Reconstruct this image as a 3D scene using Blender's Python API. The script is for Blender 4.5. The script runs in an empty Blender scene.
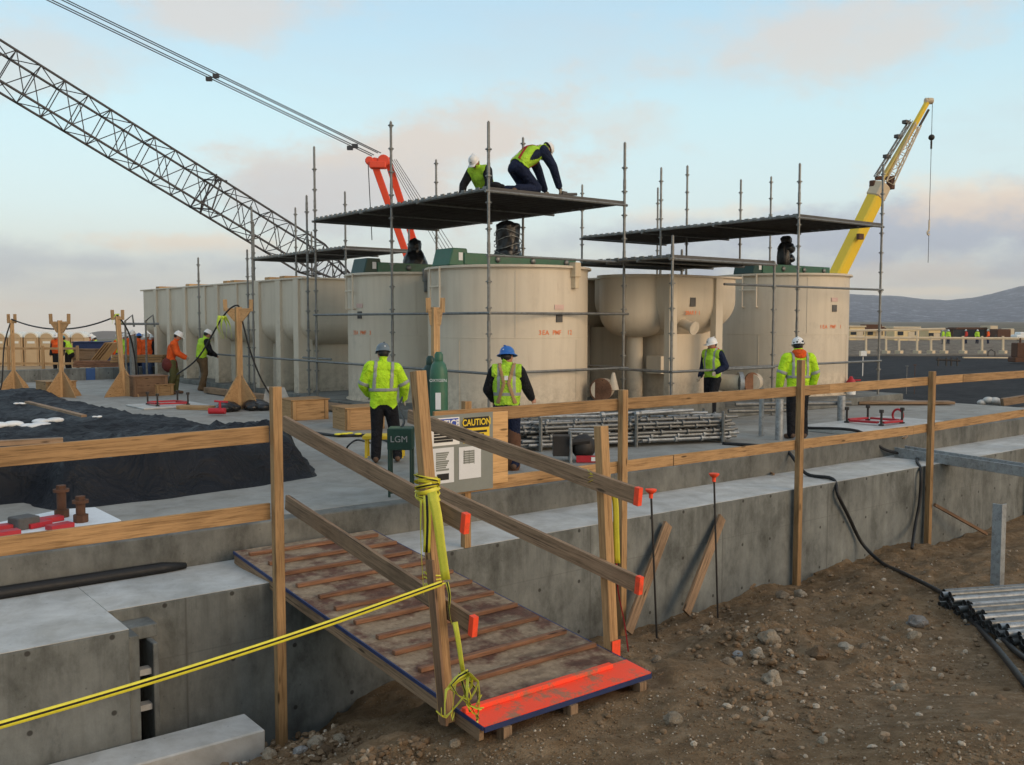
import bpy, bmesh, math, random
import numpy as np
from mathutils import Vector, Matrix, noise, Quaternion
random.seed(7)
R = math.radians
SC = bpy.context.scene
COL = SC.collection
V = Vector
# ---------------------------------------------------------------- camera geometry
FPX, CAMZ, PITCH, HEAD = 965.0, 2.1, R(3.65), R(51.8)
_fw = V((math.cos(HEAD), math.sin(HEAD), 0)); _rt = V((math.sin(HEAD), -math.cos(HEAD), 0)); _up = V((0, 0, 1))
_cf = _fw*math.cos(PITCH) - _up*math.sin(PITCH); _cu = _fw*math.sin(PITCH) + _up*math.cos(PITCH)
CAM = V((0, 0, CAMZ))
def ray(u, v): return _cf + _rt*((u-512)/FPX) + _cu*((382.5-v)/FPX)
def onz(u, v, z=0.0):
    r = ray(u, v); return CAM + r*((z-CAMZ)/r.z)
def onY(u, v, y):
    r = ray(u, v); return CAM + r*(y/r.y)
def onX(u, v, x):
    r = ray(u, v); return CAM + r*(x/r.x)
def dep(u, v, d): return CAM + ray(u, v)*d
def zat(p, v):      # height on the vertical through p that lies level with picture row v
    h = math.hypot(p[0], p[1]); w = p[0]*_fw.x + p[1]*_fw.y
    t = (382.5-v)/FPX; s, c = math.sin(PITCH), math.cos(PITCH)
    return CAMZ + w*(t*c - s)/(c + t*s)

# ---------------------------------------------------------------- mesh builder
class MB:
    def __init__(s): s.v = []; s.f = []; s.lc = []; s.mi = []
    def add(s, vs, fs, lc=None, mi=0):
        n = len(s.v); s.v += [tuple(p) for p in vs]
        s.f += [tuple(i+n for i in f) for f in fs]; s.mi += [mi]*len(fs)
        s.lc += [tuple(q) for q in (lc if lc is not None else vs)]
        return s
    def box(s, c, size, rot=None, mi=0):
        hx, hy, hz = [k/2 for k in size]; o = V((random.random()*9, random.random()*9, random.random()*9))
        L = [V((x, y, z)) for z in (-hz, hz) for y in (-hy, hy) for x in (-hx, hx)]
        ax = max(range(3), key=lambda i: size[i])
        def lcf(p):
            q = [p.x, p.y, p.z]; q = [q[ax], q[(ax+1) % 3], q[(ax+2) % 3]]; return V(q)+o
        P = [(rot @ p if rot else p)+V(c) for p in L]
        return s.add(P, [(0, 2, 3, 1), (4, 5, 7, 6), (0, 1, 5, 4), (2, 6, 7, 3), (0, 4, 6, 2), (1, 3, 7, 5)], [lcf(p) for p in L], mi)
    def bb(s, x0, x1, y0, y1, z0, z1, mi=0):
        return s.box(((x0+x1)/2, (y0+y1)/2, (z0+z1)/2), (x1-x0, y1-y0, z1-z0), None, mi)
    def bar(s, p, q, w, h, up=(0, 0, 1), mi=0):       # w across, h along up
        p, q = V(p), V(q); d = q-p; L = d.length; d.normalize(); u = V(up)
        sd = d.cross(u)
        if sd.length < 1e-4: sd = d.cross(V((1, 0, 0)))
        sd.normalize(); u = sd.cross(d)
        M = Matrix((d, sd, u)).transposed()
        return s.box((p+q)/2, (L, w, h), M, mi)
    def tube(s, p, q, r, r2=None, n=10, cap=True, mi=0):
        return s.path([p, q], [r, r if r2 is None else r2], n, cap, mi)
    def path(s, pts, rad, n=8, cap=True, mi=0):
        pts = [V(p) for p in pts]; m = len(pts)
        if not isinstance(rad, (list, tuple)): rad = [rad]*m
        vs = []; fs = []; lc = []; ref = None; acc = 0; o = random.random()*9
        for i, p in enumerate(pts):
            d = (pts[min(i+1, m-1)]-pts[max(i-1, 0)]).normalized()
            if ref is None:
                ref = V((0, 0, 1)) if abs(d.z) < .9 else V((1, 0, 0))
            a = (ref - d*ref.dot(d))
            a = a.normalized() if a.length > 1e-5 else d.orthogonal().normalized()
            ref = a; b = d.cross(a)
            if i: acc += (p-pts[i-1]).length
            for k in range(n):
                t = 2*math.pi*k/n; vs.append(p + (a*math.cos(t)+b*math.sin(t))*rad[i]); lc.append((acc+o, math.cos(t)*rad[i]+o, math.sin(t)*rad[i]))
        for i in range(m-1):
            for k in range(n):
                k2 = (k+1) % n; fs.append((i*n+k, i*n+k2, (i+1)*n+k2, (i+1)*n+k))
        if cap: fs.append(tuple(range(n))[::-1]); fs.append(tuple((m-1)*n+k for k in range(n)))
        return s.add(vs, fs, lc, mi)
    def lathe(s, c, prof, n=24, M=None, mi=0, a0=0, a1=2*math.pi, cap=False):
        full = abs(a1-a0-2*math.pi) < 1e-6; cnt = n if full else n+1
        vs = []; fs = []; c = V(c)
        for (r, z) in prof:
            for k in range(cnt):
                t = a0+(a1-a0)*k/n; p = V((r*math.cos(t), r*math.sin(t), z)); vs.append((M @ p if M else p)+c)
        for i in range(len(prof)-1):
            for k in range(n):
                k2 = (k+1) % cnt; fs.append((i*cnt+k, i*cnt+k2, (i+1)*cnt+k2, (i+1)*cnt+k))
        if cap: fs.append(tuple(range(cnt))[::-1]); fs.append(tuple((len(prof)-1)*cnt+k for k in range(cnt)))
        return s.add(vs, fs, None, mi)
    def ball(s, c, r, n=10, m=7, sc=(1, 1, 1), M=None, mi=0):
        prof = [(max(1e-4, math.sin(math.pi*i/m))*r, -math.cos(math.pi*i/m)*r) for i in range(m+1)]
        S = Matrix.Diagonal(V(sc)); S = (M @ S) if M else S
        return s.lathe(c, prof, n, S, mi)
    def prism(s, pts, vec, mi=0):                     # planar polygon pushed along vec
        n = len(pts); v = V(vec); P = [V(p) for p in pts]
        vs = P+[p+v for p in P]
        fs = [tuple(range(n))[::-1], tuple(range(n, 2*n))]+[(i, (i+1) % n, n+(i+1) % n, n+i) for i in range(n)]
        return s.add(vs, fs, None, mi)
    def build(s, name, mat, parent=None, smooth=False, bevel=0, origin=None, sub=0):
        me = bpy.data.meshes.new(name)
        if origin is None:
            if parent is not None: origin = V((0, 0, 0))
            else:
                xs = [p[0] for p in s.v]; ys = [p[1] for p in s.v]; zs = [p[2] for p in s.v]
                origin = V(((min(xs)+max(xs))/2, (min(ys)+max(ys))/2, min(zs)))
        base = V((0, 0, 0)); q = parent
        while q is not None: base += q.location; q = q.parent
        origin = V(origin)
        off = (origin if parent is None else base)
        me.from_pydata([tuple(V(p)-off) for p in s.v], [], s.f)
        me.validate(); me.update()
        at = me.attributes.new('lc', 'FLOAT_VECTOR', 'POINT')
        if len(me.vertices) == len(s.lc):
            at.data.foreach_set('vector', [c for q in s.lc for c in q])
        mats = mat if isinstance(mat, (list, tuple)) else [mat]
        for m in mats: me.materials.append(m)
        if len(mats) > 1 and len(me.polygons) == len(s.mi): me.polygons.foreach_set('material_index', s.mi)
        bm = bmesh.new(); bm.from_mesh(me); bmesh.ops.recalc_face_normals(bm, faces=bm.faces); bm.to_mesh(me); bm.free()
        if smooth:
            me.polygons.foreach_set('use_smooth', [True]*len(me.polygons))
            if smooth != 2:
                try: me.set_sharp_from_angle(angle=R(40))
                except Exception: pass
        o = bpy.data.objects.new(name, me); COL.objects.link(o)
        if parent is not None: o.parent = parent
        else: o.location = origin
        if bevel:
            b = o.modifiers.new('bevel', 'BEVEL'); b.width = bevel; b.segments = 1; b.limit_method = 'ANGLE'
        return o

def tag(o, label=None, cat=None, group=None, kind=None):
    if label: o['label'] = label
    if cat: o['category'] = cat
    if group: o['group'] = group
    if kind: o['kind'] = kind
    return o
def empty(name, loc, label=None, cat=None, group=None):
    o = bpy.data.objects.new(name, None); COL.objects.link(o); o.location = V(loc); o.empty_display_size = .2
    return tag(o, label, cat, group)
def copy_tree(o, loc=None, rz=None, label=None, group=None, parent=None):
    c = o.copy(); COL.objects.link(c)
    if parent is not None: c.parent = parent
    for ch in o.children: copy_tree(ch, parent=c)
    if loc is not None: c.location = V(loc)
    if rz is not None: c.rotation_euler.z = rz
    if label: c['label'] = label
    if group: c['group'] = group
    return c
def rotz(a): return Matrix.Rotation(a, 3, 'Z')

# ---------------------------------------------------------------- materials
class NT:
    def __init__(s, name):
        s.m = bpy.data.materials.new(name); s.m.use_nodes = True; s.t = s.m.node_tree; s.t.nodes.clear()
        s.out = s.n('ShaderNodeOutputMaterial'); s.b = s.n('ShaderNodeBsdfPrincipled'); s.t.links.new(s.b.outputs[0], s.out.inputs[0])
    def n(s, t, **k):
        x = s.t.nodes.new(t)
        for a, b in k.items(): setattr(x, a, b)
        return x
    def l(s, a, b): s.t.links.new(a, b)
    def co(s, kind='obj', scale=(1, 1, 1)):
        mp = s.n('ShaderNodeMapping'); mp.inputs['Scale'].default_value = scale
        if kind == 'lc': a = s.n('ShaderNodeAttribute', attribute_name='lc'); s.l(a.outputs['Vector'], mp.inputs[0])
        elif kind == 'world': a = s.n('ShaderNodeNewGeometry'); s.l(a.outputs['Position'], mp.inputs[0])
        else: a = s.n('ShaderNodeTexCoord'); s.l(a.outputs['Object'], mp.inputs[0])
        return mp.outputs[0]
    def noise(s, co, scale, detail=4, rough=.55, dist=0):
        x = s.n('ShaderNodeTexNoise'); s.l(co, x.inputs['Vector']); x.inputs['Scale'].default_value = scale
        x.inputs['Detail'].default_value = detail; x.inputs['Roughness'].default_value = rough; x.inputs['Distortion'].default_value = dist
        return x.outputs['Fac']
    def ramp(s, fac, stops, interp='LINEAR'):
        x = s.n('ShaderNodeValToRGB'); s.l(fac, x.inputs[0]); e = x.color_ramp.elements; x.color_ramp.interpolation = interp
        while len(e) > 1: e.remove(e[0])
        e[0].position = stops[0][0]; e[0].color = c4(stops[0][1])
        for p, c in stops[1:]:
            k = e.new(p); k.color = c4(c)
        return x.outputs[0]
    def mix(s, a, b, fac, mode='MIX'):
        x = s.n('ShaderNodeMix', data_type='RGBA', blend_type=mode)
        for sock, val in ((x.inputs[0], fac), (x.inputs[6], a), (x.inputs[7], b)):
            if isinstance(val, bpy.types.NodeSocket): s.l(val, sock)
            elif isinstance(val, (tuple, list)): sock.default_value = c4(val)
            else: sock.default_value = val
        return x.outputs[2]
    def bump(s, h, strength=.3, dist=.01, prev=None):
        x = s.n('ShaderNodeBump'); s.l(h, x.inputs['Height']); x.inputs['Strength'].default_value = strength; x.inputs['Distance'].default_value = dist
        if prev is not None: s.l(prev, x.inputs['Normal'])
        s.l(x.outputs[0], s.b.inputs['Normal']); return x.outputs[0]
    def set(s, col=None, rough=None, metal=None, spec=None):
        for nme, v in (('Base Color', col), ('Roughness', rough), ('Metallic', metal), ('Specular IOR Level', spec)):
            if v is None: continue
            if isinstance(v, bpy.types.NodeSocket): s.l(v, s.b.inputs[nme])
            elif isinstance(v, (tuple, list)): s.b.inputs[nme].default_value = c4(v)
            else: s.b.inputs[nme].default_value = v
        return s.m
def c4(c): return (c[0], c[1], c[2], 1) if len(c) == 3 else tuple(c)
def mul(c, k): return tuple(x*k for x in c)

def m_plain(name, c, rough=.6, metal=0, var=.18, sc=3, bump=.1, spec=.4, dirt=None, kind='obj'):
    t = NT(name); co = t.co(kind)
    n1 = t.noise(co, sc, 5, .6); n2 = t.noise(co, sc*9, 3, .6)
    col = t.ramp(n1, [(.3, mul(c, 1-var)), (.7, mul(c, 1+var))])
    col = t.mix(col, t.ramp(n2, [(.35, mul(c, 1-var*.9)), (.65, mul(c, 1+var*.6))]), .4)
    if dirt:
        col = t.mix(col, dirt, t.ramp(t.noise(co, sc*2.3, 6, .7), [(.5, (0, 0, 0)), (.72, (.7, .7, .7))]))
    t.set(col, t.ramp(n2, [(.3, (rough*.85,)*3), (.7, (min(1, rough*1.15),)*3)]), metal, spec)
    if bump: t.bump(n2, bump, .01)
    return t.m
def m_wood(name, c, c2, grain=1.0, dirty=.35):
    t = NT(name); co = t.co('lc', (1.2, 26, 26)); co2 = t.co('lc', (1, 1, 1))
    g = t.noise(co, 1.6, 6, .65, .6); b = t.noise(co2, 2.2, 4, .6)
    col = t.ramp(g, [(.3, c2), (.5, c), (.72, mul(c, 1.22))])
    col = t.mix(col, mul(c2, .6), t.ramp(b, [(.48, (0, 0, 0)), (.75, (dirty,)*3)]))
    kn = t.n('ShaderNodeTexVoronoi'); t.l(t.co('lc', (1.5, 7, 7)), kn.inputs['Vector']); kn.inputs['Scale'].default_value = 1.3
    col = t.mix(col, mul(c2, .30), t.ramp(kn.outputs['Distance'], [(.07, (.9,)*3), (.14, (0, 0, 0))]))
    fg = t.noise(t.co('lc', (2.5, 90, 90)), 1.3, 4, .7); col = t.mix(col, mul(c2, .5), t.ramp(fg, [(.54, (0, 0, 0)), (.66, (.6,)*3)]))
    cr_ = t.noise(t.co('lc', (.9, 60, 60)), 1.0, 3, .6); col = t.mix(col, mul(c2, .15), t.ramp(cr_, [(.66, (0, 0, 0)), (.69, (.8,)*3)]))
    oi = t.n('ShaderNodeObjectInfo')
    col = t.mix(col, t.ramp(oi.outputs['Random'], [(0, (.78, .76, .74)), (1, (1.12, 1.1, 1.08))]), .8, 'MULTIPLY')
    t.set(col, .75, 0, .3); t.bump(g, .35*grain, .004); return t.m
def m_concrete(name, c, streak=.5, top=False, joint=False):
    t = NT(name); co = t.co('world'); st = t.co('world', (1, 1, .12))
    big = t.noise(co, .9, 5, .6); mid = t.noise(co, 5, 6, .65); fine = t.noise(co, 60, 3, .6); s1 = t.noise(st, 5.5, 6, .6, .2)
    col = t.ramp(mid, [(.25, mul(c, .72)), (.5, c), (.78, mul(c, 1.2))])
    col = t.mix(col, t.ramp(big, [(.35, mul(c, .62)), (.65, mul(c, 1.15))]), .45)
    if not top: col = t.mix(col, t.ramp(s1, [(.3, (.58, .57, .54)), (.6, (1.05, 1.05, 1.05))]), streak*.55, 'MULTIPLY')
    if not top: col = t.mix(col, t.ramp(t.noise(t.co('world', (1, 1, .6)), 2.2, 8, .74, .15), [(.33, (.42, .42, .40)), (.5, (1, 1, 1)), (.68, (1.4, 1.4, 1.38))]), .85, 'MULTIPLY')
    else: col = t.mix(col, t.ramp(t.noise(co, 2.4, 7, .7, .5), [(.35, (.62, .58, .52)), (.6, (1, 1, 1))]), .55, 'MULTIPLY')
    if joint:
        g_ = t.n('ShaderNodeNewGeometry'); sp_ = t.n('ShaderNodeSeparateXYZ'); t.l(g_.outputs['Position'], sp_.inputs[0])
        def M_(op, a_, b_=None, c_=None):
            m = t.n('ShaderNodeMath', operation=op)
            for i, v in enumerate((a_, b_, c_)):
                if v is None: continue
                if isinstance(v, (int, float)): m.inputs[i].default_value = v
                else: t.l(v, m.inputs[i])
            return m.outputs[0]
        X_, Z_ = sp_.outputs[0], sp_.outputs[2]
        fx = M_('SUBTRACT', M_('FRACT', M_('MULTIPLY', X_, 1/.61)), .5); fz = M_('SUBTRACT', M_('FRACT', M_('MULTIPLY_ADD', Z_, 1/.61, .13)), .5)
        rr = M_('SQRT', M_('ADD', M_('MULTIPLY', fx, fx), M_('MULTIPLY', fz, fz)))
        col = t.mix(col, (.035, .033, .03), t.ramp(rr, [(.028, (.9,)*3), (.042, (0, 0, 0))]))
        jx = M_('ABSOLUTE', M_('SUBTRACT', M_('FRACT', M_('MULTIPLY_ADD', X_, 1/2.44, .3)), .5)); col = t.mix(col, (.085, .085, .08), t.ramp(jx, [(.0, (.8,)*3), (.006, (0, 0, 0))]))
        jz = M_('ABSOLUTE', M_('SUBTRACT', M_('FRACT', M_('MULTIPLY_ADD', Z_, 1/1.22, .2)), .5)); col = t.mix(col, (.10, .10, .095), t.ramp(jz, [(.0, (.45,)*3), (.008, (0, 0, 0))]))
        dr = t.noise(t.co('world', (5, 5, .25)), 1.2, 6, .7); mr = t.n('ShaderNodeMapRange'); t.l(Z_, mr.inputs[0]); mr.inputs[1].default_value = -1.3; mr.inputs[2].default_value = -.40
        bwn = t.n('ShaderNodeRGBToBW'); t.l(t.ramp(dr, [(.48, (0, 0, 0)), (.66, (.5,)*3)]), bwn.inputs[0]); col = t.mix(col, (.06, .062, .058), M_('MULTIPLY', bwn.outputs[0], mr.outputs[0]))
    pk = t.n('ShaderNodeTexVoronoi'); t.l(co, pk.inputs['Vector']); pk.inputs['Scale'].default_value = 9
    col = t.mix(col, mul(c, .4), t.ramp(pk.outputs['Distance'], [(.05, (.6,)*3), (.09, (0, 0, 0))]))
    t.set(col, t.ramp(mid, [(.3, (.65,)*3), (.7, (.9,)*3)]), 0, .3)
    b = t.bump(mid, .3, .02); t.bump(fine, .35, .004, b); return t.m
M = {}
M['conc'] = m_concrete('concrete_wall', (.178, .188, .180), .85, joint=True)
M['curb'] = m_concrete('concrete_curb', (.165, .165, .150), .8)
M['conc_top'] = m_concrete('concrete_pale_skylit', (.56, .56, .54), top=True)  # paler than the wall concrete; sky-lit tops put into the colour
M['conc_floor'] = m_concrete('concrete_floor_wet', (.34, .335, .31), top=True)
M['wood'] = m_wood('lumber', (.40, .245, .115), (.20, .115, .05))
M['wood_lt'] = m_wood('fresh_lumber', (.47, .30, .15), (.30, .175, .08), dirty=.35)
M['wood_old'] = m_wood('weathered_lumber', (.31, .205, .125), (.15, .095, .055), dirty=.6)
M['wood_dk'] = m_wood('dirty_lumber', (.22, .13, .075), (.11, .06, .035), dirty=.6)
M['cleat'] = m_wood('cleat_wood', (.25, .125, .07), (.11, .05, .03), dirty=.7)
M['ply'] = m_wood('plywood', (.60, .37, .17), (.47, .27, .11), dirty=.1)
M['orange'] = m_plain('orange_marking_paint', (.95, .085, .03), .6, var=.15, dirt=(.25, .07, .03))
M['galv'] = m_plain('galvanised_steel', (.36, .38, .39), .55, .55, .35, 7, .15, dirt=(.14, .12, .10))
M['galvd'] = m_plain('weathered_scaffold_steel', (.20, .205, .20), .5, .6, .3, 8, .1, dirt=(.09, .07, .05))
M['dark'] = m_plain('dark_steel', (.05, .045, .042), .6, .5, .3, 5)
M['under'] = m_plain('scaffold_deck', (.10, .095, .09), .7, .2, .4, 3, .1)
M['black'] = m_plain('black_rubber', (.012, .012, .013), .55, 0, .2, 5)
M['tankc'] = None
def m_tank():
    t = NT('beige_tank_paint'); co = t.co('world'); c = (.63, .545, .425)
    b = t.noise(co, .6, 4, .6); s1 = t.noise(t.co('world', (2.2, 2.2, .16)), 3, 5, .6)
    col = t.ramp(b, [(.3, mul(c, .93)), (.7, mul(c, 1.05))])
    col = t.mix(col, t.ramp(s1, [(.3, (.80, .78, .76)), (.55, (1, 1, 1))]), .45, 'MULTIPLY')
    sp_ = t.n('ShaderNodeSeparateXYZ'); g_ = t.n('ShaderNodeNewGeometry'); t.l(g_.outputs['Position'], sp_.inputs[0]); mr = t.n('ShaderNodeMapRange'); t.l(sp_.outputs[2], mr.inputs[0]); mr.inputs[1].default_value = 1.1; mr.inputs[2].default_value = .2
    sc_ = t.ramp(t.noise(co, 7, 6, .75), [(.42, (0, 0, 0)), (.62, (.55,)*3)]); mm_ = t.n('ShaderNodeMath', operation='MULTIPLY'); bwn = t.n('ShaderNodeRGBToBW'); t.l(sc_, bwn.inputs[0]); t.l(bwn.outputs[0], mm_.inputs[0]); t.l(mr.outputs[0], mm_.inputs[1])
    col = t.mix(col, (.22, .17, .12), mm_.outputs[0])
    col = t.mix(col, (.30, .18, .10), t.ramp(t.noise(t.co('world', (5, 5, .35)), 1.6, 7, .7), [(.64, (0, 0, 0)), (.76, (.40,)*3)]))
    col = t.mix(col, (.34, .29, .23), t.ramp(t.noise(co, 1.3, 8, .8), [(.56, (0, 0, 0)), (.70, (.35,)*3)]))
    f = t.noise(co, 40, 2, .5)
    t.set(col, .5, 0, .35); t.bump(t.noise(co, 2.5, 2, .5), .12, .03, None); return t.m
M['tank'] = m_tank()
M['green'] = m_plain('green_machine_paint', (.035, .125, .075), .45, 0, .15, 4, .05, dirt=(.08, .11, .08))
M['greend'] = m_plain('dark_green_paint', (.012, .045, .034), .4, 0, .15, 4, .05)
M['wrap'] = m_plain('black_plastic_wrap', (.012, .012, .013), .32, 0, .3, 3, .6, spec=.5)
M['rust'] = m_plain('rusty_steel', (.115, .055, .032), .85, .2, .35, 12, .3)
M['red'] = m_plain('red_paint', (.42, .02, .03), .5, 0, .2, 8)
M['redo'] = m_plain('crane_red', (.75, .075, .03), .5, 0, .1, 1)
M['yel'] = m_plain('crane_yellow', (.85, .58, .04), .45, 0, .06, .6, dirt=None)
M['lattice'] = m_plain('crane_lattice_steel', (.055, .055, .06), .6, .2, .2, 2, 0)
M['cream'] = m_plain('cream_paint', (.62, .50, .34), .6, 0, .12, 2)
M['white'] = m_plain('white_plastic', (.78, .78, .76), .4, 0, .06, 5, .02)
M['helmw'] = m_plain('white_helmet', (.75, .74, .72), .3, 0, .1, 20, 0)
M['helmb'] = m_plain('blue_helmet', (.02, .12, .42), .3, 0, .1, 20, 0)
M['helmg'] = m_plain('greyblue_helmet', (.13, .165, .19), .35, 0, .15, 20, 0)
M['helmt'] = m_plain('teal_helmet', (.03, .2, .25), .35, 0, .15, 20, 0)
def m_cloth(name, c, var=.15):
    t = NT(name); co = t.co('obj'); a = t.noise(co, 7, 3, .5, .6); b = t.noise(co, 90, 2, .5)
    col = t.ramp(a, [(.3, mul(c, 1-var)), (.7, mul(c, 1+var))]); t.set(col, .85, 0, .2)
    fo = t.noise(co, 16, 4, .6, 1.5); col2 = t.mix(col, mul(c, .45), t.ramp(fo, [(.56, (0, 0, 0)), (.74, (.45,)*3)])); t.set(col2)
    k = t.bump(a, 1.0, .06); k = t.bump(fo, .8, .03, k); t.bump(b, .2, .002, k); return t.m
M['hivis'] = m_cloth('hivis_lime', (.50, .80, .03), .2)
M['lime'] = m_cloth('lime_vest', (.42, .68, .05), .15)
M['navy'] = m_cloth('navy_cloth', (.012, .018, .045))
M['blackc'] = m_cloth('black_cloth', (.014, .014, .017))
M['orangec'] = m_cloth('orange_cloth', (.75, .11, .02))
M['redc'] = m_cloth('red_cloth', (.42, .04, .03))
M['brownc'] = m_cloth('brown_work_trousers', (.13, .085, .045))
M['maroonc'] = m_cloth('maroon_cloth', (.13, .03, .025))
M['jeans'] = m_cloth('blue_jeans', (.05, .08, .16))
M['olive'] = m_cloth('olive_cloth', (.09, .09, .035))
M['refl'] = m_plain('reflective_tape', (.30, .31, .30), .5, .1, .1, 10, 0)
M['skin'] = m_plain('skin', (.42, .21, .14), .55, 0, .1, 8, 0)
M['glove'] = m_plain('leather_glove', (.30, .27, .22), .8, 0, .2, 8)
M['boot'] = m_plain('leather_boot', (.11, .06, .035), .7, 0, .2, 8)
M['tape'] = m_plain('yellow_caution_tape', (.72, .66, .05), .4, 0, .15, 12, .2, spec=.5)
M['tapeg'] = m_plain('lime_ribbon', (.6, .72, .06), .5, 0, .15, 12, .2)
M['ink'] = m_plain('black_ink', (.01, .01, .01), .6, 0, .1, 5, 0)
M['blueink'] = m_plain('blue_print', (.03, .07, .38), .5, 0, .1, 5, 0)
M['yelp'] = m_plain('yellow_print', (.78, .55, .03), .5, 0, .06, 5, 0)
M['paper'] = m_plain('paper', (.68, .70, .72), .6, 0, .05, 5, .05)
M['greyb'] = m_plain('grey_backing', (.22, .235, .215), .7, 0, .1, 5)
M['navyp'] = m_plain('navy_edge_paint', (.02, .035, .11), .6, 0, .2, 8)
M['stencil'] = m_plain('orange_stencil', (.75, .20, .07), .6, 0, .1, 8, 0)
M['snow'] = m_plain('dirty_snow', (.75, .78, .80), .7, 0, .1, 4, .4)
M['toilet'] = m_plain('tan_plastic', (.50, .36, .21), .55, 0, .08, 2, .02)
M['roofw'] = m_plain('translucent_white_roof', (.72, .72, .66), .5, 0, .06, 2, .02)
M['trailer'] = m_plain('trailer_siding', (.76, .57, .30), .6, 0, .08, .6, .02)
M['glassd'] = m_plain('dark_window', (.03, .035, .04), .15, 0, .1, 1, 0)
# ---------------------------------------------------------------- ground
ANCH = np.array([
 (-4, 8.2, -1.9), (1.0, 7.4, -1.5), (3.9, 8.3, -2.05), (3.1, 7.6, -1.6), (2.4, 6.9, -1.30), (1.4, 6.4, -1.15), (3.2, 6.6, -1.2), (4.3, 7.9, -1.62), (5.2, 7.8, -1.55), (6.5, 8.3, -1.8),
 (8.4, 8.4, -1.80), (8.4, 7.6, -1.62), (10, 8.4, -1.77), (12, 8.4, -1.74), (13.2, 8.4, -1.62), (14.7, 8.2, -1.55), (15.6, 8.4, -1.78), (17, 8.4, -1.72), (20, 8.4, -1.72), (26, 8.4, -1.7), (34, 8.4, -1.6),
 (4.6, 5.0, -.70), (5.4, 4.95, -.70), (3.7, 5.0, -.71), (3.4, 5.3, -.80), (5.6, 5.3, -.78), (4.6, 6.0, -.98), (3.3, 4.2, -.6), (4.8, 4.0, -.62), (5.6, 2.4, -.42), (6.5, 6.6, -1.22), (7.7, 5.7, -1.02), (10, 5.3, -1.1), (10, 6.8, -1.4),
 (12.3, 5.7, -1.3), (12.3, 7, -1.52), (15, 6.5, -1.45), (15, 3, -1.0), (20, 5, -1.4), (20, 0, -1.0), (9, 2, -.7), (0, 0, .35), (-4, 0, .3), (0, -8, .45), (3, -4, .2), (10, -6, 0), (1, 3, -.25), (-3, 5, -.7), (30, 0, -1.2), (30, -20, -1)])
def near_dirt(x, y):
    d2 = (ANCH[:, 0][:, None]-x)**2 + (ANCH[:, 1][:, None]-y)**2 + .12
    w = 1/d2**1.9
    return (w*ANCH[:, 2][:, None]).sum(0)/w.sum(0)
def fnoise(x, y, s, o=4, seed=0.):
    return np.array([noise.fractal(V((a*s+seed, b*s, seed)), 1.0, 2.0, o) for a, b in zip(x, y)])
def far_z(x, y):
    # beyond the works: a dark lower yard to the right, a bench of rock at the far side of it
    fwd = x*_fw.x+y*_fw.y; rt = x*_rt.x+y*_rt.y
    z = np.full_like(x, -1.5)
    left = 1/(1+np.exp(np.clip((rt+2)/3.0, -30, 30)))                       # left of the tanks
    z = z*(1-left)+(-.9)*left
    drop = np.clip(fwd-95, 0, 1e5)*.0175*(1/(1+np.exp(np.clip((rt/np.maximum(fwd, 1)+.12)/.04, -30, 30)))); z = z-drop
    rise = np.clip((fwd-100-0*rt)/14, 0, 1); rise = rise*rise*(3-2*rise)
    z = z+rise*(1-left)*.85
    return z
def ground_z(x, y):
    zn = near_dirt(x, y); zf = far_z(x, y)
    t = np.clip((y-8.6)/3, 0, 1); z = zn*(1-t)+zf*t
    r = np.clip((np.hypot(x-8, y)-45)/60, 0, 1); z2 = zn*(1-r)+zf*r
    z = np.where(y < 8.6, z2, z)
    return z
def line(dense0, dense1, step, far, g=1.13):
    a = list(np.arange(dense0, dense1, step)); s = step; p = dense1; hi = []
    while p < far: hi.append(p); s *= g; p += s
    hi.append(far); s = step; p = dense0; lo = []
    while p > -far: s *= g; p -= s; lo.append(p)
    return np.array(lo[::-1]+a+hi)
GX = line(1.0, 15.0, .055, 6000, 1.09); GY = line(1.8, 8.55, .055, 6000, 1.09)
XX, YY = np.meshgrid(GX, GY); xf, yf = XX.ravel(), YY.ravel()
zz = np.zeros_like(xf)
for a in range(0, len(xf), 20000): zz[a:a+20000] = ground_z(xf[a:a+20000], yf[a:a+20000])
nearm = (xf > -6) & (xf < 40) & (yf > -6) & (yf < 8.8)
idx = np.where(nearm)[0]
n1 = fnoise(xf[idx], yf[idx], .9, 4, 3.1); n2 = fnoise(xf[idx], yf[idx], 5.5, 4, 9.7)
amp = np.clip((yf[idx]-3.2)/2.0, .35, 1)
n3 = fnoise(xf[idx], yf[idx], 16., 3, 21.)
n4 = fnoise(xf[idx], yf[idx], 2.2, 3, 33.)
zz[idx] += (n1*.08+np.maximum(0, n4-.15)*.10+n2*.034+np.abs(n3)*.022)*amp
def under_ramp(x, y): return (x > 3.6) & (x < 5.45) & (y > 4.98) & (y < 8.4)
ur = under_ramp(xf, yf); zz[ur] = np.minimum(zz[ur], -.70-(yf[ur]-5.03)*.12)
oth = np.where(~nearm)[0]
zz[oth] += fnoise(xf[oth], yf[oth], .12, 3, 1.0)*.18
hid = (xf > -60) & (yf > 8.75) & (xf < 24) & (yf < 36)
zz[hid] = -2.6
hid = (xf > -60) & (yf > 8.75) & (xf < 26) & (yf < 20)
zz[hid] = np.minimum(zz[hid], -1.9)
nx, ny = len(GX), len(GY)
me = bpy.data.meshes.new('ground')
me.from_pydata(list(zip(xf.tolist(), yf.tolist(), zz.tolist())), [], [(j*nx+i, j*nx+i+1, (j+1)*nx+i+1, (j+1)*nx+i) for j in range(ny-1) for i in range(nx-1)])
me.polygons.foreach_set('use_smooth', [True]*len(me.polygons))
ground = bpy.data.objects.new('ground', me); COL.objects.link(ground); ground['kind'] = 'structure'
from mathutils.bvhtree import BVHTree
BV = BVHTree.FromPolygons([v.co[:] for v in me.vertices], [p.vertices[:] for p in me.polygons])
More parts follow.
